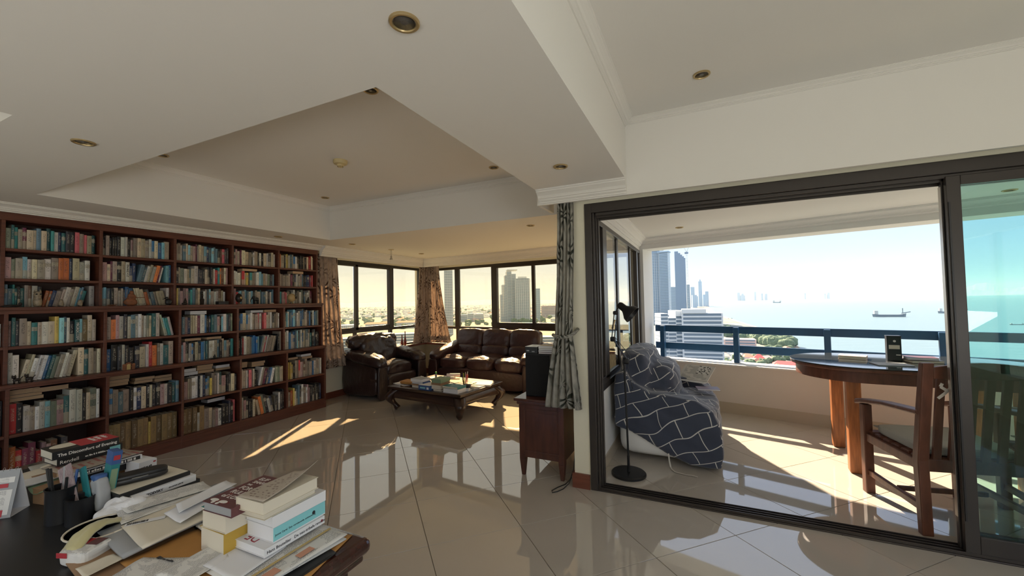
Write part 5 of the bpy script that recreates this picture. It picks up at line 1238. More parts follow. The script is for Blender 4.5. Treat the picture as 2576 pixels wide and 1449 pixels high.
t_.nodes.remove(ch_); t_.links.new(tcx.outputs['Generated'], mpx.inputs[0]); t_.links.new(mpx.outputs[0], fl1.inputs[0]); t_.links.new(fl1.outputs[0], wn.inputs[0]); t_.links.new(wn.outputs[0], gt.inputs[0]); t_.links.new(gt.outputs[0], mxx.inputs[0]); t_.links.new(mxx.outputs[0], t_.nodes['Principled BSDF'].inputs[0])
def tilt(o, a): o.rotation_euler = (a, 0, 0)
mb = MB(); mb.box(-.17, .17, 0, .23, 0, .006); o = mb.build('folded_pages', m_news, nw); tilt(o, .62)
mb = MB(); mb.box(.00, .14, .10, .22, .0062, .0068); o = mb.build('crossword_panel', m_cw, nw); tilt(o, .62)
mb = MB(); mb.box(-.16, .18, -.09, .01, -.004, .001); mb.build('lower_fold', m_news, nw)
lying('thin dark booklet lying on the armchair seat before the newspaper', (.02, 4.62, .545), .21, .15, .014, math.radians(10), m_maroon, m_paper, name='booklet', cat='booklet')

# ---------------------------------------------------------------- balcony table
bt = thing('balcony_table', 'oval teak table with dark glossy top on the balcony', 'table', (1.62, 4.67, 0), math.radians(-4))
def stadium(L, r, n=22, inset=0):
    r -= inset; return [(L/2-.52+r*math.cos(-PI/2+PI*k/n), r*math.sin(-PI/2+PI*k/n)) for k in range(n+1)]+[(-L/2+.52+r*math.cos(PI/2+PI*k/n), r*math.sin(PI/2+PI*k/n)) for k in range(n+1)]
mb = MB(); mb.prism(stadium(1.74, .52), .878, .886); mb.build('glass_top', m_glasstop, bt, bevel=.002)
mb = MB(); mb.prism(stadium(1.74, .52, inset=.004), .850, .877); mb.build('table_top', m_teakd, bt, bevel=.008)
mb = MB()
o1, i1 = stadium(1.74, .52, inset=.045), stadium(1.74, .52, inset=.070); n = len(o1); vs = [(x, y, z) for (pl, z) in ((o1, .755), (o1, .85), (i1, .85), (i1, .755)) for x, y in pl]
fs = [(a*n+k, a*n+(k+1) % n, ((a+1) % 4)*n+(k+1) % n, ((a+1) % 4)*n+k) for a in range(4) for k in range(n)]; mb.add(vs, fs); mb.build('apron', m_teakd, bt, auto=True)
for (x, y) in ((-.475, -.385), (-.475, .295), (.50, -.385), (.50, .295)): mb = MB(); mb.box(x-.048, x+.048, y-.048, y+.048, 0, .85); mb.build('leg', m_teak, bt, bevel=.012, seg=2)
TZ = .887
lying('book with red tipped cover lying at the left of the oval table', (1.25, 4.78, TZ), .20, .145, .030, math.radians(-20), m_roofpink, m_cream)
lying('flat open magazine on the oval table before the box', (1.42, 4.45, TZ), .24, .17, .006, math.radians(5), m_grey, m_paper, name='magazine', cat='magazine')
lying('lower of the two books beside the tall box on the oval table', (1.70, 4.68, TZ), .22, .15, .022, math.radians(8), m_black, m_cream); lying('upper white paged book beside the tall box on the oval table', (1.69, 4.69, TZ+.0226), .20, .14, .022, math.radians(-4), m_maroon, m_paper)
tb_ = thing('black_box', 'tall black carton with pale labels standing on the oval table', 'box', (1.53, 4.74, TZ), math.radians(-8))
mb = MB(); mb.box(-.048, .048, -.04, .04, 0, .215); mb.build('carton', m_black, tb_, bevel=.003)
mb = MB(); mb.box(-.050, .050, -.042, .042, .2152, .222); mb.build('lid', m_black, tb_, bevel=.002)
mb = MB(); mb.box(-.036, .036, -.0412, -.04, .105, .140); mb.build('label', m_cream, tb_); mb = MB(); mb.box(.010, .040, -.0412, -.04, .050, .058); mb.build('label', m_textw, tb_)
mb = MB(); mb.lathe([(.001, 0), (.010, 0), (.010, .0008)], 16, mtx=Matrix.Translation((.003, -.0402, .175)) @ Matrix.Rotation(PI/2, 4, 'X')); mb.build('emblem', m_textw, tb_)

# ---------------------------------------------------------------- teak armchairs: the nearer one first, then the one behind the green glass
def teak_chair(name, label, loc, rz):
    t = thing(name, label, 'chair', loc, rz, 'teak garden chairs at the oval table')
    # local: facing +y, origin below the middle of the seat; width .60
    hw = .275; T = .058
    for s_ in (-1, 1):
        x = s_*hw
        # rear post, raked above the seat
        vs = []
        for (y, z, d) in ((-.30, 0, .045), (-.285, .45, .055), (-.335, .80, .05), (-.375, 1.06, .042)): vs += [(x-T/2, y-d/2, z), (x+T/2, y-d/2, z), (x+T/2, y+d/2, z), (x-T/2, y+d/2, z)]
        fs = [(0, 3, 2, 1), (12, 13, 14, 15)]+[(i*4+k, i*4+(k+1) % 4, (i+1)*4+(k+1) % 4, (i+1)*4+k) for i in range(3) for k in range(4)]
        mb = MB(); mb.add(vs, fs); mb.build('rear_leg', m_teakd, t, bevel=.006)
        mb = MB(); mb.box(x-T/2, x+T/2, .245, .30, 0, .655); mb.build('front_leg', m_teakd, t, bevel=.006)
        # armrest
        prof = [(-.33, .735), (.02, .705), (.28, .660), (.345, .640), (.355, .655), (.34, .680), (.27, .698), (.02, .735), (-.33, .765)]
        mb = MB(); mb.prism(prof, x-.036, x+.036, Matrix(((0, 0, 1, 0), (1, 0, 0, 0), (0, 1, 0, 0), (0, 0, 0, 1)))); mb.build('armrest', m_teakd, t, bevel=.008)
        mb = MB(); mb.box(x-.018, x+.018, -.28, .26, .385, .445); mb.build('side_rail', m_teakd, t, bevel=.004)
        mb = MB(); mb.box(x-.014, x+.014, -.29, .26, .135, .175); mb.build('stretcher', m_teakd, t, bevel=.004)
    mb = MB(); mb.box(-hw+.03, hw-.03, .255, .285, .385, .445); mb.build('front_rail', m_teakd, t, bevel=.004)
    mb = MB(); mb.box(-hw+.03, hw-.03, -.305, -.275, .385, .460); mb.build('rear_rail', m_teakd, t, bevel=.004)
    mb = MB(); mb.box(-hw+.03, hw-.03, -.012, .012, .140, .170); mb.build('cross_stretcher', m_teakd, t, bevel=.004)
    for k in range(6): mb = MB(); y = -.235+k*.095; mb.box(-hw+.002, hw-.002, y-.036, y+.036, .446, .464); mb.build('seat_slat', m_teakd, t, bevel=.003)
    nb = 6
    for k in range(nb):
        x = -hw+.075+k*(2*hw-.15)/(nb-1); vs = []
        for (y, z) in ((-.292, .455), (-.338, .80), (-.366, .985)): vs += [(x-.021, y-.009, z), (x+.021, y-.009, z), (x+.021, y+.009, z), (x-.021, y+.009, z)]
        mb = MB(); mb.add(vs, [(0, 3, 2, 1), (8, 9, 10, 11)]+[(i*4+q, i*4+(q+1) % 4, (i+1)*4+(q+1) % 4, (i+1)*4+q) for i in range(2) for q in range(4)]); mb.build('back_slat', m_teakd, t, bevel=.002)
    # arched top rail
    n = 10; vs = []
    for i in range(n+1):
        x = -hw+.028+(2*hw-.056)*i/n; zt = 1.035+.028*math.sin(PI*i/n)
        vs += [(x, -.385, .965), (x, -.355, .965), (x, -.360, zt), (x, -.390, zt)]
    mb = MB(); mb.add(vs, [(0, 3, 2, 1), tuple(n*4+q for q in (0, 1, 2, 3))]+[(i*4+q, i*4+(q+1) % 4, (i+1)*4+(q+1) % 4, (i+1)*4+q) for i in range(n) for q in range(4)]); o = mb.build('top_rail', m_teakd, t, bevel=.004)
    bm = bmesh.new(); bm.from_mesh(o.data); bmesh.ops.recalc_face_normals(bm, faces=bm.faces); bm.to_mesh(o.data); bm.free()
    mb = MB(); mb.puff((0, -.01, .495), (.50, .50, .062), .15, 10, wr=.004, wf=8); cs = mb.build('seat_cushion', m_cushion, t, smooth=True)
    mb = MB(); mb.tube([(-.245, -.255, .505), (-.245, .235, .505), (.245, .235, .505), (.245, -.255, .505), (-.245, -.255, .505)], .004, 6); mb.build('piping', m_cushion, cs)
    return t
def ribbon(t, name, pts, w_, m):
    mb = MB()
    for i in range(len(pts)-1):
        a, b = Vector(pts[i]), Vector(pts[i+1]); d = (b-a).normalized(); s_ = Vector((0, -1, 0)).cross(d).normalized()*w_/2; u_ = Vector((0, .001, 0))
        mb.add([a-s_-u_, a+s_-u_, a+s_+u_, a-s_+u_, b-s_-u_, b+s_-u_, b+s_+u_, b-s_+u_], [(0, 1, 5, 4), (1, 2, 6, 5), (2, 3, 7, 6), (3, 0, 4, 7)])
    return mb.build(name, m, t)
ch1 = teak_chair('teak_armchair', 'weathered teak slatted armchair with grey cushion, left of the door stile', (1.410, 3.710, 0), math.radians(11))
for (s0, s1) in (((-.235, .905), (-.17, .915)), ((-.17, .915), (-.10, .90))): pass
ribbon(ch1, 'tie_ribbon', [(-.245, -.405, .855), (-.215, -.41, .885), (-.19, -.412, .915), (-.155, -.412, .905), (-.11, -.41, .93)], .016, m_tape)
ribbon(ch1, 'tie_ribbon', [(-.165, -.413, .905), (-.20, -.415, .90), (-.235, -.412, .925), (-.225, -.412, .945)], .016, m_tape); ribbon(ch1, 'tie_ribbon', [(-.165, -.413, .905), (-.125, -.415, .87), (-.105, -.412, .84)], .014, m_tape)
mb = MB(); mb.puff((-.168, -.415, .906), (.026, .012, .024), .9, 4); mb.build('ribbon_knot', m_tape, ch1, smooth=True)
ch2 = teak_chair('teak_armchair', 'teak slatted armchair standing behind the green glass door panel', (2.12, 3.72, 0), math.radians(3))
mb = MB(); mb.puff((0, -.315, .75), (.50, .05, .52), .2, 10, wr=.004, wf=6); mb.build('back_cushion', m_navy, ch2, smooth=True)
# ---------------------------------------------------------------- the writing desk and what lies on it
DZ = .70
dk = thing('writing_desk', 'dark mahogany desk with moulded edge, buried under papers', 'desk', (-2.08, .62, 0))
def db(name, x0, x1, y0, y1, z0, z1, m=m_desk, bv=.004, seg=2): mb = MB(); mb.box(x0, x1, y0, y1, z0, z1); return mb.build(name, m, dk, bevel=bv, seg=seg)
db('desk_top', -1.055, 1.055, -.435, .435, DZ-.052, DZ, bv=.024, seg=4)
db('top_moulding', -1.035, 1.035, -.415, .415, DZ-.078, DZ-.053, bv=.010, seg=3)
db('frieze', -1.0, 1.0, -.38, .38, DZ-.18, DZ-.079)
for sx_ in (-1, 1):
    db('pedestal', sx_*.72-.26, sx_*.72+.26, -.36, .36, .06, DZ-.181); db('plinth', sx_*.72-.27, sx_*.72+.27, -.37, .37, 0, .06)
    for k in range(3): 
        d_ = db('drawer', sx_*.72-.23, sx_*.72+.23, .360, .372, .09+k*.145, .22+k*.145)
        mb = MB(); mb.lathe([(.006, 0), (.012, .014), (.006, .022)], 10, mtx=Matrix.Translation((sx_*.72, .372, .155+k*.145)) @ Matrix.Rotation(-PI/2, 4, 'X')); mb.build('knob', m_brass, d_, smooth=True)
db('leather_inset', -.95, .60, -.36, .20, DZ+.0002, DZ+.0012, MATS['black_plastic'], 0)

def sheet(name, label, cat, pts, z, m, thick=.0008, curl=0.0, n=10, group=None, seed=0, parent=None):
    """four corner points in order; a slightly bowed sheet of paper"""
    P = [Vector((*p[:2], z+(p[2] if len(p) > 2 else 0))) for p in pts]; c = sum(P, Vector())/4
    def fn(u, v):
        p = (P[0]*(1-u)+P[1]*u)*(1-v)+(P[3]*(1-u)+P[2]*u)*v
        return p-c+Vector((0, 0, curl*(abs(u-.5)*2)**2*.6+.003*noise.noise(Vector((u*2+seed, v*2, 0)))*(1 if curl else 0)))
    mb = MB(); mb.grid(fn, n, n); me = mb.mesh(name, True); me.materials.append(m); o = bpy.data.objects.new(name, me); C.objects.link(o); 
    if parent: o.parent = parent; o.location = c-parent.location
    else: o.location = c; tag(o, label, cat, group)
    sd = o.modifiers.new('t', 'SOLIDIFY'); sd.thickness = thick; sd.offset = 1
    return o
def dashes(name, o, x, y, size, n, xd, yd, m, parent, rows=1, seed=0):
    """print too small to read in the photograph: a run of short strokes"""
    xd, yd = Vector(xd).normalized(), Vector(yd).normalized(); zd = xd.cross(yd); M_ = Matrix((xd, yd, zd)).transposed().to_4x4(); M_.translation = Vector(o); r_ = random.Random(seed); mb = MB()
    for j in range(rows):
        u = x
        for k in range(n): w_ = size*r_.uniform(.35, .8); mb.xbox(u, u+w_, y-j*size*1.5, y-j*size*1.5+size*r_.choice((.7, 1)), 0, .0005, M_); u += w_+size*r_.choice((.18, .18, .5))
    return mb.build(name, m, parent, kind='stuff')
R_ = lambda x, y, L, W, a: [(x+math.cos(a)*dx*L/2-math.sin(a)*dy*W/2, y+math.sin(a)*dx*L/2+math.cos(a)*dy*W/2) for dx, dy in ((-1, -1), (1, -1), (1, 1), (-1, 1))]

# --- right hand stack (from the sheets up)
sheet('envelope', 'orange brown envelope poking out under the papers at the desk corner', 'envelope', R_(-1.14, .90, .16, .22, .25), DZ+.002, m_orange, .002)
for k, (dx, dy, a, lab) in enumerate(((.004, .0, -.10, 'crumpled printed sheet lowest under the right book stack'), (-.006, .006, -.04, 'folded letter second under the right book stack'), (.006, -.004, -.08, 'printed statement third under the right book stack'))):
    sheet('paper_sheet', lab, 'paper', R_(-1.205+dx, .855+dy, .21, .30, a-.02), DZ+.006+k*.006, m_letter if k != 1 else m_paper, .003, .006, seed=k)
sh_ = sheet('statement_sheet', 'printed statement with orange blocks under the white book', 'paper', R_(-1.185, .840, .21, .31, -.05), DZ+.0255, m_letter, .002, .004)
for q in ((.055, .085, -.10, -.06), (.060, .085, .00, .05), (.05, .07, -.15, -.125)): mb = MB(); mb.box(*q, .0056, .0060); mb.build('orange_block', MATS['orange_roof'], sh_)
mb = MB(); mb.box(.030, .040, -.145, .150, .0056, .0059); mb.build('orange_band', MATS['ochre_print'], sh_)
sheet('white_sheet', 'plain white sheet fanned out left of the white book', 'paper', [(-1.33, .70), (-1.17, .70), (-1.19, .86), (-1.36, .84)], DZ+.030, m_paper, .0012, .003)

b1 = lying('white book with long name lettering on its spine, bottom of right stack', (-1.260, .893, .7375), .146, .210, .024, .0, m_paper, m_paper, spine='x')
text('spine_title', 'Hans Boutellier   De neo-tribale revolte', .0125, (.0735, -.098, .0075), (0, 1, 0), (0, 0, 1), m_text, b1)
text('cover_title', 'DF', .045, (.01, -.062, .0242), (-1, 0, 0), (0, -1, 0), m_textr, b1)
mb = MB(); mb.lathe([(.0045, 0), (.0045, .0004)], 12, mtx=Matrix.Translation((.073, .094, .012)) @ Matrix.Rotation(PI/2, 4, 'Y')); mb.build('publisher_mark', m_textr, b1)
zz = .7375+.0246
b2 = lying('thick book with light teal spine in the right hand stack', (-1.258, .912, zz), .128, .188, .046, .01, m_paper, m_paper, spine='x')
mb = MB(); mb.box(.0638, .0648, -.093, .093, .004, .044); mb.build('teal_spine', m_ltteal, b2)
text('spine_title', 'Jonne Carel  Een vernieuwde ontmoeting', .0085, (.0650, -.088, .018), (0, 1, 0), (0, 0, 1), m_text, b2)
mb = MB(); mb.lathe([(.0060, 0), (.0060, .0004)], 14, mtx=Matrix.Translation((.0648, .048, .026)) @ Matrix.Rotation(PI/2, 4, 'Y')); mb.build('publisher_mark', m_text, b2)
zz += .0466
b3 = lying('plain white spined book above the teal one in the right stack', (-1.256, .910, zz), .132, .190, .034, .0, m_paper, m_paper, spine='x')
zz += .0346
b4 = lying('cream paged paperback overhanging in the right hand stack', (-1.262, .880, zz), .132, .186, .026, .05, m_cream, m_cream, spine='-x'); zz += .0266
b5 = lying('thick cream paperback with curling cover on top of the right stack', (-1.232, .866, zz), .120, .192, .036, .03, m_cream, m_cream, spine='-x')
# the curled front cover of the top paperback
def curlfn(u, v):
    x = -.060+.120*u; y = -.096+.20*v
    lift = (u**2)*(.006+.045*v**1.6)+.010*math.sin(PI*u)*(1-v)*.3
    return Vector((x-.012*u*v, y, .0365+lift))
mb = MB(); mb.grid(curlfn, 14, 14); o = mb.build('curled_cover', print_material('beige_printed_cover', (.46, .40, .33), (.16, .10, .09), 16, 3, .5), b5, smooth=True); sd = o.modifiers.new('t', 'SOLIDIFY'); sd.thickness = .0012
# left column of that pile: thick yellow edged book standing under the dark patterned paperback
b6 = lying('thick ochre edged book under the dark patterned paperback', (-1.388, .850, DZ+.010), .125, .19, .082, .0, m_yellow, m_cream, spine='x')
b6b = lying('teal edged book between the ochre book and the dark paperback', (-1.383, .850, DZ+.0930), .12, .19, .060, .03, m_cream, m_cream, spine='x')
mb = MB(); mb.box(-.06, .06, -.095, .095, .0602, .0612); mb.build('teal_cover', m_teal, b6b)
b7 = lying('dark plum paperback with white hand lettered title and a bow', (-1.345, .842, DZ+.155), .135, .198, .028, .04, m_maroon, MATS['grey_card'], spine='x')
for i, (s_, yy, sz_) in enumerate((('ELIF', .066, .024), ('SHAFAK', .044, .020), ('THE', .026, .011), ('FORTY', -.002, .027), ('RULES', -.030, .027), ('of LOVE', -.058, .025))):
    text('cover_lettering', s_, sz_, (-.050, yy, .0284), (1, 0, 0), (0, 1, 0), m_textw, b7)
mb = MB()
for sg in (-1, 1): mb.puff((sg*.020-.02, -.080, .0288), (.034, .016, .002), 1, 4); mb.puff((sg*.010-.02, -.091, .0288), (.012, .014, .002), 1, 3)
mb.build('bow_print', m_textw, b7)
mb = MB()
rn = random.Random(3)
for k in range(34): mb.puff((rn.uniform(-.06, .06), rn.uniform(-.09, .09), .0283), (rn.uniform(.004, .012), rn.uniform(.004, .012), .0006), 1, 2)
mb.build('pattern_print', mat('faded_red_print', (.22, .05, .045), .6), b7)

# --- far left stack: black and red book on top
def at(x, y, z): return (x, y, z)
lying('fat brown paged book at the bottom of the far left desk stack', (-2.50, .875, DZ+.002), .17, .24, .045, .25, m_kraft, m_kraft, spine='-x')
k1 = lying('orange paged paperback with black lettered spine in the far left stack', (-2.47, .880, DZ+.048), .15, .225, .034, .02, m_black, MATS['flat_book_pages'], spine='x')
k0 = lying('white book with black block lettering low in the far left stack', (-2.445, .885, DZ+.0826), .15, .215, .020, .02, m_paper, m_paper, spine='x')
mb = MB(); mb.box(.0750, .0758, -.10, .10, .002, .018); mb.build('spine_panel', m_black, k0); dashes('spine_title', (.0758, -.092, .005), 0, 0, .010, 20, (0, 1, 0), (0, 0, 1), m_textw, k0, 1, 4)
k2 = sheet('magazine', 'worn printed magazine sandwiched in the far left stack', 'magazine', R_(-2.465, .865, .19, .26, .10), DZ+.1036, print_material('worn_magazine', (.36, .30, .24), (.30, .06, .06), 10, 2), .004, .008)
text('masthead', '1BAI', .032, (.035, .03, .010), (0, 1, 0), (-1, 0, 0), m_text, k2)
k3 = lying('black book with pale lettering second from top of far left stack', (-2.555, .860, DZ+.117), .13, .215, .030, .02, m_black, m_cream, spine='x')
text('spine_title', 'Rendell', .020, (.0655, -.10, .006), (0, 1, 0), (0, 0, 1), m_textw, k3); dashes('spine_subtitle', (.0653, -.02, .010), 0, 0, .007, 12, (0, 1, 0), (0, 0, 1), m_textw, k3, 1, 2)
mb = MB(); mb.box(.0652, .0660, .062, .100, .002, .026); mb.build('library_label', m_ltteal, k3)
k4 = lying('black and red paperback topping the far left desk stack', (-2.545, .845, DZ+.1476), .132, .215, .034, -.01, m_black, m_cream, spine='x')
mb = MB(); mb.box(-.066, .066, -.02, .1075, .0342, .0346); mb.build('red_cover_panel', m_red, k4)
mb = MB(); mb.lathe([(.040, .0343), (.001, .0345)], 24, (-.015, -.045, 0), sy=1.2); mb.build('pale_disc_print', m_cream, k4)
text('spine_title', 'The Discomfort of Evening', .0175, (.0665, -.092, .010), (0, 1, 0), (0, 0, 1), m_textw, k4, bold=.0004)
dashes('cover_lettering', (-.045, .075, .0347), 0, 0, .014, 6, (1, 0, 0), (0, 1, 0), m_textw, k4, 3, 1)

# clutter left of the stack
rn = random.Random(11)
labs = ['crumpled pale green sheet at the far left of the desk', 'tan folded paper among the far left clutter', 'creased cream receipt behind the desk calendar', 'brown envelope under the crumpled sheets behind the calendar', 'grey green printed scrap behind the black pen holder', 'small white folded note left of the pen holder']
mcs = [MATS['grey_green_cushion'], m_cream, m_cream, m_kraft, m_sage, m_paper]
for k in range(6):
    x, y = [(-2.86, .86), (-2.76, .80), (-2.80, .90), (-2.62, .80), (-2.46, .745), (-2.56, .71)][k]
    sheet('paper_scrap', labs[k], 'paper', R_(x, y, .20-.02*k, .13, rn.uniform(-.6, .6)), DZ+.006+k*.008, mcs[k], .002, .03, seed=k)
bxk = thing('cardboard_box', 'small tan cardboard box between calendar and pen holder', 'box', (-2.43, .80, DZ), .2); mb = MB(); mb.box(-.06, .05, -.11, -.03, 0, .06); mb.build('body', m_kraft, bxk, bevel=.002)
mb = MB(); mb.box(-.062, .052, -.112, -.028, .060, .062); mb.build('lid', m_kraft, bxk)

# --- laptop like flat box, books and glasses case
q1 = lying('black covered book under the white author book by the glasses case', (-2.045, .930, DZ+.001), .13, .20, .040, .03, m_black, m_paper, spine='x')
q2_ = lying('white book with black author lettering under the glasses case', (-2.050, .905, DZ+.0416), .15, .215, .026, .0, m_paper, m_paper, spine='x')
text('spine_title', 'DOSTOEVSKY', .012, (.0755, -.085, .008), (0, 1, 0), (0, 0, 1), m_text, q2_, bold=.0004); dashes('spine_subtitle', (.0752, .01, .009), 0, 0, .004, 14, (0, 1, 0), (0, 0, 1), m_text, q2_, 1, 3)
q3 = lying('wide black notebook with beige cover holding the glasses case', (-2.085, .880, DZ+.0682), .19, .235, .016, .02, m_black, m_black, spine='x')
mb = MB(); mb.box(-.092, .088, -.113, .113, .0162, .0172); mb.build('beige_cover', MATS['cream_paper'], q3)
gc = thing('glasses_case', 'glossy black oval glasses case on the beige notebook', 'glasses case', (-2.085, .865, DZ+.0857), math.radians(72))
mb = MB(); mb.puff((0, 0, .013), (.178, .068, .027), .75, 12); mb.build('case_base', m_black, gc, smooth=True); mb = MB(); mb.puff((0, 0, .027), (.176, .066, .022), .75, 12); mb.build('case_lid', m_black, gc, smooth=True)
mb = MB(); mb.tube([(.088*math.cos(2*PI*k/24), .033*math.sin(2*PI*k/24), .020) for k in range(25)], .0012, 5); mb.build('hinge_seam', m_silver, gc)
pbx = thing('white_box', 'small white carton with tiny red mark behind the glasses case', 'box', (-2.36, .985, DZ), .1); mb = MB(); mb.box(-.05, .05, -.035, .035, 0, .085); mb.build('carton', m_paper, pbx, bevel=.0015); mb = MB(); mb.box(.0502, .0508, .02, .03, .07, .076); mb.build('red_mark', m_red, pbx); dashes('label_print', (.0502, -.028, .056), 0, 0, .007, 7, (0, 1, 0), (0, 0, 1), m_text, pbx, 2, 6)
sheet('paper_sheet', 'printed sheet lying behind the white carton', 'paper', R_(-2.34, .93, .16, .22, .3), DZ+.0015, m_letter, .001)
wc_ = thing('crumpled_cloth', 'crumpled pale blue cloth beside the white author book', 'cloth', (-1.975, .775, DZ), 0); mb = MB(); mb.puff((0, 0, .030), (.12, .15, .075), .9, 14, wr=.022, wf=16, seed=4); mb.build('cloth', m_paper, wc_, smooth=False)

# --- pen holder with tubes and boxes
ph = thing('pen_holder', 'black desk organiser with two round cups full of pens', 'pen holder', (-2.135, .715, DZ), 0)
mb = MB(); mb.lathe([(.042, 0), (.042, .115), (.045, .125), (.041, .125), (.038, .01)], 24, (-.035, -.045, 0)); mb.build('cup', m_black, ph, auto=True)
mb = MB(); mb.lathe([(.040, 0), (.040, .085), (.043, .092), (.039, .092), (.036, .01)], 24, (.045, -.020, 0)); mb.build('cup', m_black, ph, auto=True)
mb = MB(); mb.box(-.055, .065, .0, .075, 0, .080); mb.build('tray_body', m_black, ph, bevel=.004)
for k in range(5):
    a = k*1.3; mb = MB(); mb.tube([(-.035+.02*math.cos(a), -.045+.02*math.sin(a), .02), (-.035+.045*math.cos(a), -.045+.04*math.sin(a), .165+.01*k)], .0045, 7); mb.build('pen', [m_black, m_bluec, m_grey, m_black, m_black][k], ph)
tp_ = thing('leaning_booklet', 'pinkish printed booklet leaning out of the pen holder', 'booklet', (-2.165, .690, DZ+.095), 0); mb = MB(); mb.xbox(-.035, .035, -.002, .002, -.07, .10, Matrix.Rotation(-.50, 4, 'Y') @ Matrix.Rotation(.2, 4, 'Z')); mb.build('booklet', print_material('pink_leaflet', (.42, .32, .32), (.15, .12, .14), 26, 4), tp_)
tp_ = thing('teal_carton', 'narrow dark teal carton with red square standing in the holder', 'carton', (-2.100, .775, DZ+.08), 0); MT_ = Matrix.Rotation(.10, 4, 'Y') @ Matrix.Rotation(-.10, 4, 'X')
mb = MB(); mb.xbox(-.022, .022, -.014, .014, -.06, .150, MT_); mb.build('carton', m_teal, tp_, bevel=.001); mb = MB(); mb.xbox(.0222, .0228, -.010, .010, .118, .136, MT_); mb.build('red_square', m_red, tp_); mb = MB(); mb.xbox(-.0225, .0225, -.0145, .0145, .102, .151, MT_); mb.build('navy_cap', m_bluec, tp_)
mb = MB(); mb.xbox(.0222, .0226, -.010, .010, .0, .085, MT_); mb.build('printed_panel', m_sage, tp_)
tp_ = thing('dark_teal_sleeve', 'dark teal card sleeve leaning in the pen holder', 'card sleeve', (-2.115, .720, DZ+.09), 0); mb = MB(); mb.xbox(-.020, .024, -.003, .003, -.05, .095, Matrix.Rotation(-.42, 4, 'Y')); mb.build('sleeve', m_teal, tp_)
tp_ = thing('plastic_pouch', 'clear plastic pouch with blue top stuffed in the holder', 'pouch', (-2.075, .745, DZ+.095), 0); mb = MB(); mb.puff((0, 0, -.01), (.062, .040, .12), .6, 10, Matrix.Rotation(-.15, 4, 'Y'), .006, 25); mb.build('pouch', m_grey, tp_, smooth=True); mb = MB(); mb.puff((-.010, 0, .048), (.060, .036, .026), .6, 8, Matrix.Rotation(-.15, 4, 'Y'), .004, 25); mb.build('blue_top', m_bluec, tp_, smooth=True)

# --- tent calendar at the left edge
cal = thing('desk_calendar', 'grey tent shaped desk calendar at the left edge', 'calendar', (-2.496, .558, DZ), math.radians(45))
for sg in (-1, 1):
    mb = MB(); mb.xbox(-.11, .11, -.0012, .0012, 0, .172, Matrix.Translation((0, sg*.048, 0)) @ Matrix.Rotation(sg*.28, 4, 'X')); o = mb.build('card', m_grey if sg < 0 else m_paper, cal)
mb = MB(); mb.box(-.11, .11, -.048, .048, 0, .0015); mb.build('foot_card', m_paper, cal)
MTc = Matrix.Translation((0, -.048, 0)) @ Matrix.Rotation(-.28, 4, 'X')
mb = MB(); mb.xbox(-.10, .10, -.0020, -.0013, .125, .145, MTc); mb.build('month_band', m_letter, cal); mb = MB(); mb.xbox(.03, .085, -.0024, -.0018, .108, .122, MTc); mb.build('red_band', m_red, cal)
mb = MB(); mb.xbox(-.10, .10, -.0020, -.0013, .012, .10, MTc); mb.build('date_grid', m_letter, cal); mb = MB(); mb.xbox(.06, .085, -.0024, -.0019, .006, .030, MTc); mb.build('red_square', m_red, cal)
for k in range(12): mb = MB(); x = -.10+k*.018; mb.tube([(x, .006*math.cos(a*PI/5), .168+.006*math.sin(a*PI/5)) for a in range(11)], .0008, 4); mb.build('binding_ring', m_silver, cal)
mc_ = thing('black_phone', 'black device leaning against the desk calendar', 'phone', (-2.455, .500, DZ), math.radians(45)); mb = MB(); mb.xbox(-.035, .035, -.004, .004, 0, .115, Matrix.Rotation(-.25, 4, 'X')); mb.build('body', m_black, mc_, bevel=.003); mb = MB(); mb.xbox(-.031, .031, -.0046, -.0040, .008, .107, Matrix.Rotation(-.25, 4, 'X')); mb.build('screen', MATS['lamp_glass'], mc_)

# --- bowl, yellow pouch and medicine packet
bw = thing('enamel_bowl', 'shallow pale bowl with dark blue inside, filled with odds', 'bowl', (-1.865, .672, DZ), 0)
mb = MB(); mb.lathe([(.040, 0), (.060, .012), (.088, .040), (.091, .043), (.087, .041)], 32); mb.build('bowl_outside', m_cream, bw, smooth=True)
mb = MB(); mb.lathe([(.086, .041), (.060, .016), (.040, .008), (.001, .006)], 32); mb.build('bowl_inside', m_navy, bw, smooth=True)
mb = MB(); mb.tube([(.089*math.cos(2*PI*k/32), .089*math.sin(2*PI*k/32), .042) for k in range(33)], .0032, 6); mb.build('rim', m_cream, bw, smooth=True)
cardm = thing('paper_card', 'narrow white card resting inside the pale bowl', 'card', (-1.90, .70, DZ+.038), .6); mb = MB(); mb.box(-.05, .05, -.014, .014, 0, .0015); mb.build('card', m_paper, cardm)
def strap(u, v):
    x = -.11+.22*u; return Vector((x+.01*math.sin(v*3), -.028+.056*v+.02*math.sin(u*2.2), .030+.030*math.sin(PI*min(1, u*1.15))+.008*math.sin(v*PI)+.006*noise.noise(Vector((u*6, v*4, 1)))))
yp = thing('yellow_pouch', 'draped pale yellow soft strap hanging over the bowl', 'cloth', (-1.815, .655, DZ+.008), math.radians(118)); mb = MB(); mb.grid(strap, 20, 6); o = mb.build('cloth', mat('pale_yellow_satin', (.55, .50, .26), .45, sheen=.3), yp, smooth=True); sd = o.modifiers.new('t', 'SOLIDIFY'); sd.thickness = .006
mp_ = thing('medicine_packet', 'crumpled white and red medicine packet below the bowl', 'packet', (-1.760, .600, DZ), math.radians(20))
mb = MB(); mb.puff((0, 0, .024), (.095, .085, .046), .25, 8, wr=.004, wf=20); mb.build('packet', m_letter, mp_, smooth=False)
mb = MB(); mb.box(-.045, -.010, -.0445, -.0435, .030, .045); mb.build('red_print', m_red, mp_); mb = MB(); mb.box(-.030, .0, .0, .030, .0475, .0485); mb.build('red_print', m_red, mp_); mb = MB(); mb.box(.0, .035, .0, .035, .0475, .0485); mb.build('plum_print', m_maroon, mp_)

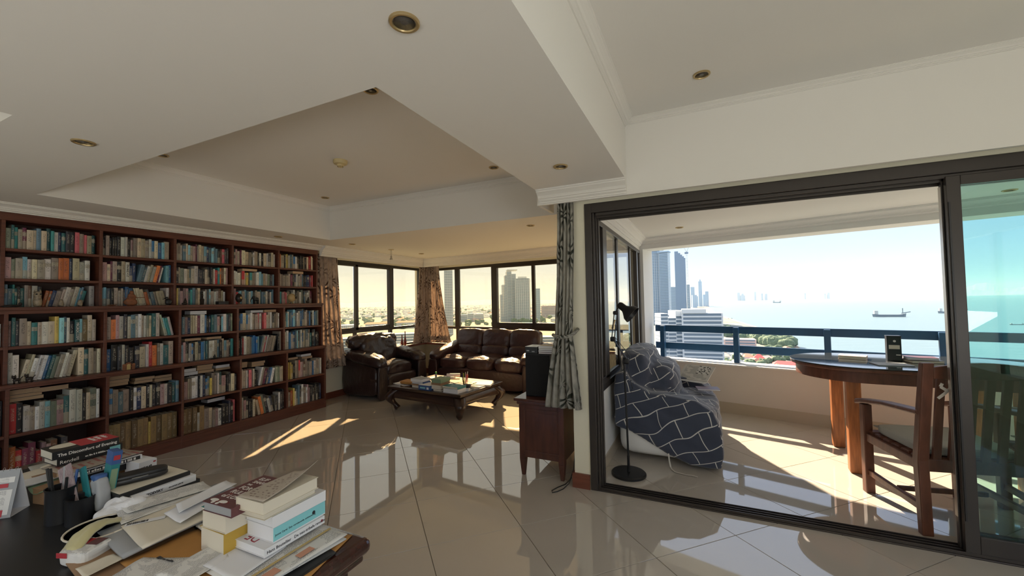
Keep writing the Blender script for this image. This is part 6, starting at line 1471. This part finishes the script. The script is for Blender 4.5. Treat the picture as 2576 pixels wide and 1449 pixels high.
# --- folders, envelopes and letters in the middle
sheet('kraft_envelope', 'large brown kraft envelope spread across the front of the desk', 'envelope', [(-1.80, .56), (-1.33, .50), (-1.37, .78), (-1.70, .84)], DZ+.0105, m_kraft, .004, .003)
sheet('envelope', 'orange manila envelope under the letters in the middle', 'envelope', [(-1.60, .62), (-1.36, .60), (-1.395, .80), (-1.585, .82)], DZ+.0160, m_orange, .003, .003)
sheet('envelope', 'second orange manila envelope poking out beside the white sheet', 'envelope', [(-1.42, .60), (-1.23, .60), (-1.225, .752), (-1.36, .775)], DZ+.0200, m_orange, .002, .002)
gfold = sheet('grey_folder', 'grey plastic folder slanting across the middle of the desk', 'folder', [(-1.83, .65), (-1.58, .62), (-1.60, 1.00), (-1.86, 1.03)], DZ+.032, m_grey, .008, .004)
cfold = sheet('cream_folder', 'cream paper sleeve with barcode label on the grey folder', 'folder', [(-1.79, .695), (-1.565, .66), (-1.59, .96), (-1.82, .985)], DZ+.043, m_cream, .004, .003)
cc_ = cfold.location
mb = MB()
rn = random.Random(5); x = -.030
while x < .025: w_ = rn.uniform(.0008, .003); mb.xbox(x, x+w_, -.007, .007, 0, .0004, Matrix.Translation((-.068, -.095, .0085)) @ Matrix.Rotation(.95, 4, 'Z')); x += w_+rn.uniform(.001, .002)
lb = MB(); lb.xbox(-.036, .070, -.011, .011, 0, .0006, Matrix.Translation((-.068, -.095, .0072)) @ Matrix.Rotation(.95, 4, 'Z')); lb.build('label_sticker', m_paper, cfold); mb.build('barcode', m_text, cfold)
sheet('printed_letter', 'printed letter tucked beside the cream sleeve', 'letter', [(-1.93, .735), (-1.80, .70), (-1.79, .93), (-1.90, .97)], DZ+.047, m_letter, .0015, .003)
sheet('printed_letter', 'creased printed letter behind, reaching to the white book', 'letter', [(-1.965, .755), (-1.86, .74), (-1.80, .98), (-1.90, 1.00)], DZ+.0525, m_letter, .0012, .004)
sheet('white_envelope', 'bright white envelope on top of the cream sleeve', 'envelope', [(-1.735, .790, 0), (-1.60, .775, .004), (-1.66, 1.00, .012), (-1.775, 1.00, .012)], DZ+.053, m_paper, .002, .004)
sheet('white_envelope', 'folded white sheet lying on the bright white envelope', 'paper', [(-1.745, .83, 0), (-1.66, .80, .002), (-1.69, 1.01, .01), (-1.76, 1.01, .01)], DZ+.064, m_paper, .0015, .006)
sheet('booklet', 'stapled pale booklet under the folders by the book stack', 'booklet', [(-1.60, .82), (-1.46, .80), (-1.46, .97), (-1.60, .98)], DZ+.024, m_letter, .006, .002)
l1 = sheet('printed_letter', 'official letter with small black crest, front of the desk', 'letter', [(-1.52, .55), (-1.33, .58), (-1.35, .745), (-1.55, .655)], DZ+.0250, m_letter, .001, .003)
mb = MB(); mb.box(-.072, -.058, .036, .046, .0030, .0036); mb.build('crest', m_text, l1); dashes('letterhead', (-.054, .038, .0034), 0, 0, .007, 9, (1, .12, 0), (-.12, 1, 0), m_text, l1, 1, 5)
sheet('printed_letter', 'letter with dark heading overlapping the official one', 'letter', [(-1.41, .62), (-1.285, .65), (-1.30, .755), (-1.41, .798)], DZ+.0300, m_letter, .001, .004)
sheet('white_card', 'folded off white card at the lower left of the letters', 'card', [(-1.665, .545), (-1.585, .54), (-1.60, .64), (-1.655, .625)], DZ+.0260, m_cream, .001, .004)
sheet('plastic_sleeve', 'dark plastic bag under the papers at the desk corner', 'bag', [(-1.20, .60), (-1.06, .62), (-1.055, .93), (-1.14, .95)], DZ+.0012, m_black, .004, .004)

# ---------------------------------------------------------------- the town, the bay and the sky line
G = -60.0
def gp(px, py): return at_z(px, py, G)
coast = [gp(2000, 876), gp(1965, 850), gp(1905, 826), gp(1848, 807), gp(1806, 794), gp(1791, 785), gp(1775, 771), gp(1790, 764), gp(1823, 760), gp(1860, 757.5)]
far_pts = [far(1900, 740, 11000), far(2200, 740, 12500), far(2700, 740, 14000), far(2700, 740, 30000), far(1300, 740, 30000), far(0, 740, 30000), Vector((-30000, -3000, 0)), Vector((-3000, -8000, 0)), Vector((3000, -8000, 0)), Vector((3000, -300, 0)), Vector((420, 100, 0))]
poly = [(p.x, p.y) for p in coast]+[(p.x, p.y) for p in far_pts]
def flatpoly(name, poly, z, m):
    bm = bmesh.new(); vs = [bm.verts.new((x, y, z)) for x, y in poly]; f = bm.faces.new(vs); bmesh.ops.triangulate(bm, faces=[f]); bm.normal_update()
    for f in bm.faces:
        if f.normal.z < 0: f.normal_flip()
    me = bpy.data.meshes.new(name); bm.to_mesh(me); bm.free(); me.materials.append(m); o = bpy.data.objects.new(name, me); C.objects.link(o); return o
o = flatpoly('ground', poly, G+.5, m_ground); o['kind'] = 'structure'
mb = MB(); mb.box(-40000, 40000, -10000, 60000, G-1, G); o = mb.build('sea', m_sea); tag(o, 'pale blue sea of the wide bay beyond the balcony railing', 'sea', kind='stuff')
# beach strip following the coast
vs = []; fs = []
for i, p in enumerate(coast): 
    wd = max(5, p.length*.005); q_ = Vector((p.x, p.y, 0)); d = (Vector((coast[min(i+1, len(coast)-1)].x, coast[min(i+1, len(coast)-1)].y, 0))-Vector((coast[max(i-1, 0)].x, coast[max(i-1, 0)].y, 0))).normalized(); n_ = Vector((-d.y, d.x, 0))
    vs += [(q_.x-n_.x*wd, q_.y-n_.y*wd, G+.8), (q_.x+n_.x*wd, q_.y+n_.y*wd, G+.9)]
for i in range(len(coast)-1): fs.append((2*i, 2*i+2, 2*i+3, 2*i+1))
mb = MB(); mb.add(vs, fs); tag(mb.build('beach', m_sand), 'curved sandy beach along the bay below the towers', 'beach', kind='stuff')

def frame_at(px, D):
    p = far(px, 750, D); d = Vector((p.x, p.y, 0)).normalized(); return Vector((p.x, p.y, G)), math.atan2(d.y, d.x)-PI/2
def ztop(px, py, D): return far(px, py, D).z
def building(name, label, px0, px1, top, D, depth, m, rz=0.0, fl=3.2, group=None, bands='slab', steps=None, bm_=None, roof=None, fins=0, wm=None):
    pc = (px0+px1)/2; loc, a = frame_at(pc, D); W = (far(px0, 750, D)-far(px1, 750, D)).length; H = ztop(pc, top, D)-G
    t = thing(name, label, 'building', loc, a+rz, group)
    cols_ = steps or [(0, 1, 1.0)]
    mb = MB(); sl = MB(); wn_ = MB()
    for (u0, u1, hh) in cols_:
        x0, x1, h = (u0-.5)*W, (u1-.5)*W, H*hh
        mb.box(x0, x1, -depth/2, depth/2, 0, h)
        if bands:
            n = int(h/fl); e_ = max(.35, D*.0006)
            if n > 45: n = 45
            for k in range(1, n+1):
                z = k*h/(n+1)
                if bands == 'slab': sl.box(x0-.1, x1+.1, -depth/2-e_, depth/2+e_, z, z+h/(n+1)*.35)
                wn_.box(x0+(x1-x0)*.04, x1-(x1-x0)*.04, -depth/2-e_*.4, -depth/2, z+h/(n+1)*.40, z+h/(n+1)*.92)
    if fins:
        for k in range(fins+1):
            x = -W/2+W*k/fins; sl.box(x-W*.012, x+W*.012, -depth/2-max(.5, D*.0007), -depth/2, 0, H*.97)
    mb.build('body', m, t)
    if sl.f: sl.build('floor_slabs', bm_ or m, t, kind='stuff')
    if wn_.f: wn_.build('window_rows', wm or m_bwin, t, kind='stuff')
    if roof:
        rb = MB(); x0, x1, z0, z1 = roof; rb.box(x0*W, x1*W, -depth*.55, depth*.55, H+z0, H+z1); rb.build('roof', bm_ or m, t)
    return t, W, H
# right of the balcony frame: the two big towers, crane, hotel
building('apartment_tower', 'pale blue slab tower with vertical ribs, leftmost behind the balcony railing', 1617, 1662, 633, 1050, 20, m_bblue, .15, fins=9, bands='win', roof=(-.5, .75, 2, 5), bm_=m_bwhite)
building('apartment_tower', 'balconied wing of the pale blue tower, its right side', 1663, 1686, 637, 1040, 24, m_bwhite, -.2, bm_=m_bblue, roof=(-.7, .6, 1, 4))
building('dark_tower', 'slate blue tower with stepped top beside the crane', 1700, 1727, 633, 1200, 26, m_bslate, 0, steps=[(0, .35, 1.0), (.35, .55, .975), (.55, .72, .95), (.72, .88, .925), (.88, 1.0, .90)], bands=None)
building('pale_tower', 'pale low tower glimpsed between the slab tower and the dark one', 1686, 1701, 722, 1900, 30, m_bblue, .1, bands='win')
building('pale_tower', 'pale blue tower right behind the construction crane', 1728, 1736, 716, 1400, 14, m_bblue, 0, bands='win')
for i, (a, b, tp_y, D) in enumerate(((1738, 1748, 722, 3000), (1757, 1766, 708, 3200), (1767, 1774, 741, 3300), (1774, 1783, 733, 3100), (1749, 1757, 745, 3300), (1741, 1752, 742, 2800), (1855, 1862, 736, 8000), (1862, 1874, 743, 8000), (1896, 1901, 734, 8500), (1915, 1920, 738, 8600), (1924, 1930, 739, 8600), (2022, 2026, 737, 9500), (2074, 2078, 738, 9800), (2081, 2087, 736, 9800))):
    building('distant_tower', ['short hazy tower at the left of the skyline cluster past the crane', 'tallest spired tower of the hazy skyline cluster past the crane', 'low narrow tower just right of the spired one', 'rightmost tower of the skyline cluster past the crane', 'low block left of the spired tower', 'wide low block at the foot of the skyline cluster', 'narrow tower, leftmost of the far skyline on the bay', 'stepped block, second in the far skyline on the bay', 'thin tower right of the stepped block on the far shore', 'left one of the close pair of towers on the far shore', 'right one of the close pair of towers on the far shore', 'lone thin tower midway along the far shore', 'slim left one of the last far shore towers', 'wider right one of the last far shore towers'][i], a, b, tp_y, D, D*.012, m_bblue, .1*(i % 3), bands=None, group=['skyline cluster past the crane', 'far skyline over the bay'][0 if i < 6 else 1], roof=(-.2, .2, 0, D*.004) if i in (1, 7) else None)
loc, a = frame_at(1731, 1190); t = thing('tower_crane', 'tall thin lattice construction crane beside the dark tower', 'crane', loc, a)
Hc = ztop(1731, 632, 1190)-G; mb = MB()
for (x, y) in ((-1.4, -1.4), (1.4, -1.4), (1.4, 1.4), (-1.4, 1.4)): mb.box(x-.3, x+.3, y-.3, y+.3, 0, Hc)
for k in range(int(Hc/8)): mb.box(-1.6, 1.6, -1.5, -1.2, k*8, k*8+.7)
mb.build('mast', m_bgrey, t, kind='stuff'); mb = MB(); mb.tube([(0, 0, Hc-2), (-9, 0, Hc+16)], .5, 4); mb.tube([(0, 0, Hc-2), (7, 0, Hc+15)], .5, 4); mb.build('jib', m_bgrey, t); mb = MB(); mb.box(-5, 4, -2, 2, Hc-7, Hc-2); mb.build('cab', m_bslate, t)
D = 340; th, W, H = building('hotel_block', 'big white hotel block with rows of windows just below the railing', 1712, 1813, 787, D, 18, m_bwhite, .05, fl=3.0, bands='slab', roof=(-.5, .1, 0, 3))
th2, W2, H2 = building('hotel_block', 'left wing of the white hotel with short staggered balconies', 1652, 1713, 794, D+6, 20, m_bwhite, .25, fl=3.0, bands='slab', steps=[(0, .30, 1.04), (.30, .62, .97), (.62, 1, 1.0)], roof=(.1, .5, 0, 4))
building('low_building', 'pinkish flat roofed building right of the white hotel', 1815, 1895, 852, 520, 18, m_roofpink, .1, bands='win')
def gable(name, label, px0, px1, py, D, wall_h, rh, rm, depth=14, rz=0.0, group=None, wmat=None):
    pc = (px0+px1)/2; loc, a = frame_at(pc, D); W = (far(px0, 750, D)-far(px1, 750, D)).length; t = thing(name, label, 'building', loc, a+rz, group)
    mb = MB(); mb.box(-W/2, W/2, -depth/2, depth/2, 0, wall_h); mb.build('body', wmat or m_bwhite, t)
    mb = MB(); e_ = W*.04
    mb.add([(-W/2-e_, -depth/2-1, wall_h), (W/2+e_, -depth/2-1, wall_h), (W/2+e_, depth/2+1, wall_h), (-W/2-e_, depth/2+1, wall_h), (-W/2+rh, 0, wall_h+rh), (W/2-rh, 0, wall_h+rh)], [(3, 2, 1, 0), (0, 1, 5, 4), (2, 3, 4, 5), (1, 2, 5), (3, 0, 4)]); mb.build('roof', rm, t)
    n = max(2, int(W/4)); wn_ = MB()
    for f_ in range(max(1, int(wall_h/3.2))):
        for k in range(n): x = -W/2+W*(k+.25)/n; wn_.box(x, x+W/n*.5, -depth/2-.12, -depth/2, f_*3.2+1, f_*3.2+2.4)
    wn_.build('windows', m_bwin, t, kind='stuff'); return t
def Dg(py, px): p = gp(px, py); return math.hypot(p.x, p.y)
gable('pavilion', 'bright red peaked roof below the railing, right of the hotel', 1884, 1922, 905, Dg(912, 1903), 3, 5, m_roofred, 16)
gable('pavilion', 'long deep red roof below the railing near the shore', 1938, 2010, 920, Dg(926, 1970), 3, 3.2, m_roofred, 18)
gable('house', 'pink roofed house at the foot of the white hotel', 1812, 1830, 905, Dg(908, 1820), 5, 3, m_roofpink, 10)
gable('house', 'white roofed shed left of the red peaked roof', 1862, 1900, 915, Dg(919, 1880), 3, 2, m_bwhite, 12)
# through the left windows
building('apartment_tower', 'tall stepped grey tower in the far window, left of the pair', 1258, 1297, 684, 1200, 34, m_bgrey, .1, bands='slab', steps=[(0, .12, .55), (.12, .30, .74), (.30, .42, .92), (.42, .72, 1.0), (.72, 1.0, .95)], bm_=m_bwhite, roof=(-.05, .6, 3, 6))
building('apartment_tower', 'tall grey gridded tower in the far window, right of the pair', 1298, 1333, 701, 1180, 30, m_bgrey, -.1, bands='slab', bm_=m_bwhite, fins=7, roof=(-.3, .3, 0, 5))
building('apartment_tower', 'slim bluish tower in the right pane of the far window', 1344, 1358, 726, 1300, 20, m_bblue, .1, bands='win')
building('apartment_tower', 'pale tower at the left edge of the far window beside the curtain', 1118, 1139, 678, 800, 22, m_bwhite, 0, bands='win', fins=5)
building('office_block', 'broad pinkish office block low in the right pane of the far window', 1361, 1398, 769, 1500, 30, m_roofpink, 0, bands='win')
building('office_block', 'long low white block in the wide pane of the far window', 1153, 1216, 788, 1300, 26, m_bwhite, .05, bands='win', steps=[(0, .35, .85), (.35, .6, 1.0), (.6, 1, .9)])
gable('warehouse', 'long white building with orange roof in the middle left window', 919, 986, 825, Dg(829, 950), 14, 4, m_rooforange, 18)
gable('warehouse', 'long white building with orange roof beside the corner curtain', 997, 1052, 822, Dg(826, 1020), 15, 4, m_rooforange, 18)
gable('warehouse', 'flat pale building in the left pane of the left window', 850, 897, 828, Dg(832, 872), 13, 2, m_bwhite, 18)
building('apartment_block', 'white gridded apartment block behind the two vases', 992, 1062, 838, 480, 16, m_bwhite, 0, bands='slab')
building('apartment_block', 'pale apartment block below the transom behind the armchair', 855, 975, 848, 430, 16, m_bwhite, .1, bands='slab')
building('apartment_block', 'pale block below the transom behind the sofa', 1150, 1240, 842, 470, 18, m_bwhite, .1, bands='slab', bm_=m_bgrey)
building('apartment_block', 'pale block at the right below the far window transom', 1335, 1400, 846, 430, 18, m_bgrey, .0, bands='slab', bm_=m_bwhite)
# small houses of the town
rn = random.Random(21); hm = []
for (wm_, rm_, w_, h_) in ((m_bwhite, m_rooforange, 12, 6), (m_bgrey, m_roofpink, 15, 5), (m_bwhite, m_bgrey, 18, 8)):
    mb = MB(); mb.box(-w_/2, w_/2, -5, 5, 0, h_); a_ = mb.mesh('body'); a_.materials.append(wm_)
    mb = MB(); mb.add([(-w_/2-1, -6, h_), (w_/2+1, -6, h_), (w_/2+1, 6, h_), (-w_/2-1, 6, h_), (-w_/2+3, 0, h_+3), (w_/2-3, 0, h_+3)], [(3, 2, 1, 0), (0, 1, 5, 4), (2, 3, 4, 5), (1, 2, 5), (3, 0, 4)]); b_ = mb.mesh('roof'); b_.materials.append(rm_); hm.append((a_, b_))
big = [(872, 872), (950, 950)]
for k in range(150):
    px = rn.choice([rn.uniform(838, 1055), rn.uniform(1120, 1400), rn.uniform(838, 1400), rn.uniform(1815, 1990)])
    py = rn.uniform(779, 812) if px < 1500 else rn.uniform(880, 925)
    if 1500 < px and rn.random() < .5: continue
    p = gp(px, py); s_ = rn.uniform(.8, 1.5) if px < 1500 else rn.uniform(.5, .8); a_, b_ = rn.choice(hm)
    t = thing('house', 'small pale house with pitched roof in the low town', 'house', (p.x, p.y, G+.4), rn.uniform(0, 3), 'houses of the low town outside the windows'); t.scale = (s_, s_, s_)
    for me, nme in ((a_, 'body'), (b_, 'roof')): q_ = bpy.data.objects.new(nme, me); C.objects.link(q_); q_.parent = t
mb = MB()
for k in range(900):
    px = rn.uniform(830, 1420); py = rn.uniform(766, 800); p = gp(px, py); s_ = rn.uniform(6, 14); a_ = rn.uniform(0, 3)
    mb.xbox(-s_, s_, -s_*.6, s_*.6, 0, rn.uniform(4, 12), Matrix.Translation((p.x, p.y, G+.4)) @ Matrix.Rotation(a_, 4, 'Z'))
tag(mb.build('far_rooftops', m_bwhite), 'countless pale rooftops of the town towards the hills', 'rooftops', kind='stuff')
def trees(name, label, spots, r0, r1):
    mb = MB()
    for p in spots:
        r = rn.uniform(r0, r1); mb.puff((p.x, p.y, G+.4+r*.8), (r*2.2, r*2.2, r*1.8), .95, 4, wr=r*.25, wf=1.7/r, seed=rn.random()*50)
    return tag(mb.build(name, m_foliage), label, 'trees', kind='stuff')
trees('shore_trees', 'green trees lining the shore right of the white hotel', [gp(rn.uniform(1850, 1985), 0) if 0 else gp(px, rn.uniform(836+(px-1850)*.22, 852+(px-1850)*.22)) for px in [rn.uniform(1815, 1990) for _ in range(110)]], 4, 8)
trees('town_trees', 'dark green trees scattered through the low town', [gp(rn.uniform(835, 1400), rn.uniform(775, 830)) for _ in range(260)], 4, 9)
trees('hotel_garden_trees', 'trees and shrubs between the roofs below the railing', [gp(rn.uniform(1815, 2000), rn.uniform(880, 930)) for _ in range(60)], 2, 4)
# low hills on the horizon
def hills(name, px0, px1, D, h0, h1, seed, m=m_hill):
    n = 90; vs = []; fs = []
    for i in range(n+1):
        px = px0+(px1-px0)*i/n; p = far(px, 740, D); q_ = far(px, 740, D*1.12); h = h0+(h1-h0)*max(0, .5+noise.noise(Vector((i*.11+seed, 0, 0)))+.4*noise.noise(Vector((i*.45+seed, 3, 0))))
        vs += [(p.x, p.y, G), (q_.x, q_.y, G+h), (q_.x*1.15, q_.y*1.15, G)]
    for i in range(n): fs += [(3*i, 3*i+3, 3*i+4, 3*i+1), (3*i+1, 3*i+4, 3*i+5, 3*i+2)]
    mb = MB(); mb.add(vs, fs); o = mb.build(name, m); o['kind'] = 'structure'; return o
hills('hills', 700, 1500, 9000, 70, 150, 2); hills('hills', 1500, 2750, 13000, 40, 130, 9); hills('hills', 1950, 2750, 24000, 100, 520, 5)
# boats on the bay
def ship(name, label, px0, px1, py, hh, sup=True):
    D0 = Dg(py, px0); D1 = Dg(py, px1); a = far(px0, 750, D0); b = far(px1, 750, D1); L = (Vector((a.x, a.y, 0))-Vector((b.x, b.y, 0))).length; c = (a+b)/2
    t = thing(name, label, 'ship', (c.x, c.y, G), math.atan2(b.y-a.y, b.x-a.x))
    W_ = L*.16; mb = MB()
    sec = [(-.5, .02, .8), (-.44, .45, .9), (-.3, .5, .7), (.3, .5, .7), (.42, .42, .9), (.5, .03, 1.1)]; vs = []
    for (x, wd, z) in sec: vs += [(x*L*.96, -wd*W_*.8, 0), (x*L, -wd*W_, z*hh), (x*L, wd*W_, z*hh), (x*L*.96, wd*W_*.8, 0)]
    fs = [(i*4+k, i*4+(k+1) % 4, (i+1)*4+(k+1) % 4, (i+1)*4+k) for i in range(5) for k in range(4)]+[(3, 2, 1, 0), (20, 21, 22, 23)]
    mb.add(vs, fs); mb.build('hull', m_ship, t)
    mb = MB(); mb.box(-.44*L, -.33*L, -W_*.35, W_*.35, hh*.8, hh*1.9); mb.build('deckhouse', m_bgrey if sup else m_ship, t)
    mb = MB(); mb.tube([(.40*L, 0, hh), (.40*L, 0, hh*2.6)], hh*.12, 5); mb.build('mast', m_ship, t); mb = MB(); mb.tube([(.36*L, 0, hh*1.1), (.62*L, 0, hh*1.5)], hh*.13, 5); mb.build('crane_boom', m_ship, t)
ship('cargo_barge', 'long dark barge with crane boom in the middle of the bay', 2192, 2278, 797, 9)
ship('cargo_barge', 'smaller far barge on the bay toward the distant shore', 1944, 1964, 762, 13)
ship('cargo_barge', 'barge half hidden behind the sliding door stile', 2357, 2425, 788, 8)
ship('small_boat', 'tiny boat at the far right behind the green glass', 2536, 2572, 817, 1.6)
ship('small_boat', 'tiny boat near the curved beach', 1829, 1840, 803, 2.0)

# ---------------------------------------------------------------- sea haze between the building and the far shore
hm_ = bpy.data.materials.new('sea_haze'); hm_.use_nodes = True; t_ = hm_.node_tree; t_.nodes.clear(); oo = t_.nodes.new('ShaderNodeOutputMaterial'); vv = t_.nodes.new('ShaderNodeVolumeScatter')
vv.inputs['Color'].default_value = (0.27, 0.39, 0.54, 1); vv.inputs['Density'].default_value = 0.00018; vv.inputs['Anisotropy'].default_value = 0.0; t_.links.new(vv.outputs[0], oo.inputs['Volume'])
mb = MB(); mb.box(-30000, 30000, 150, 29000, G-.5, 420); o = mb.build('haze', hm_); tag(o, 'thin bluish sea haze over the bay and the town', 'haze', kind='stuff')
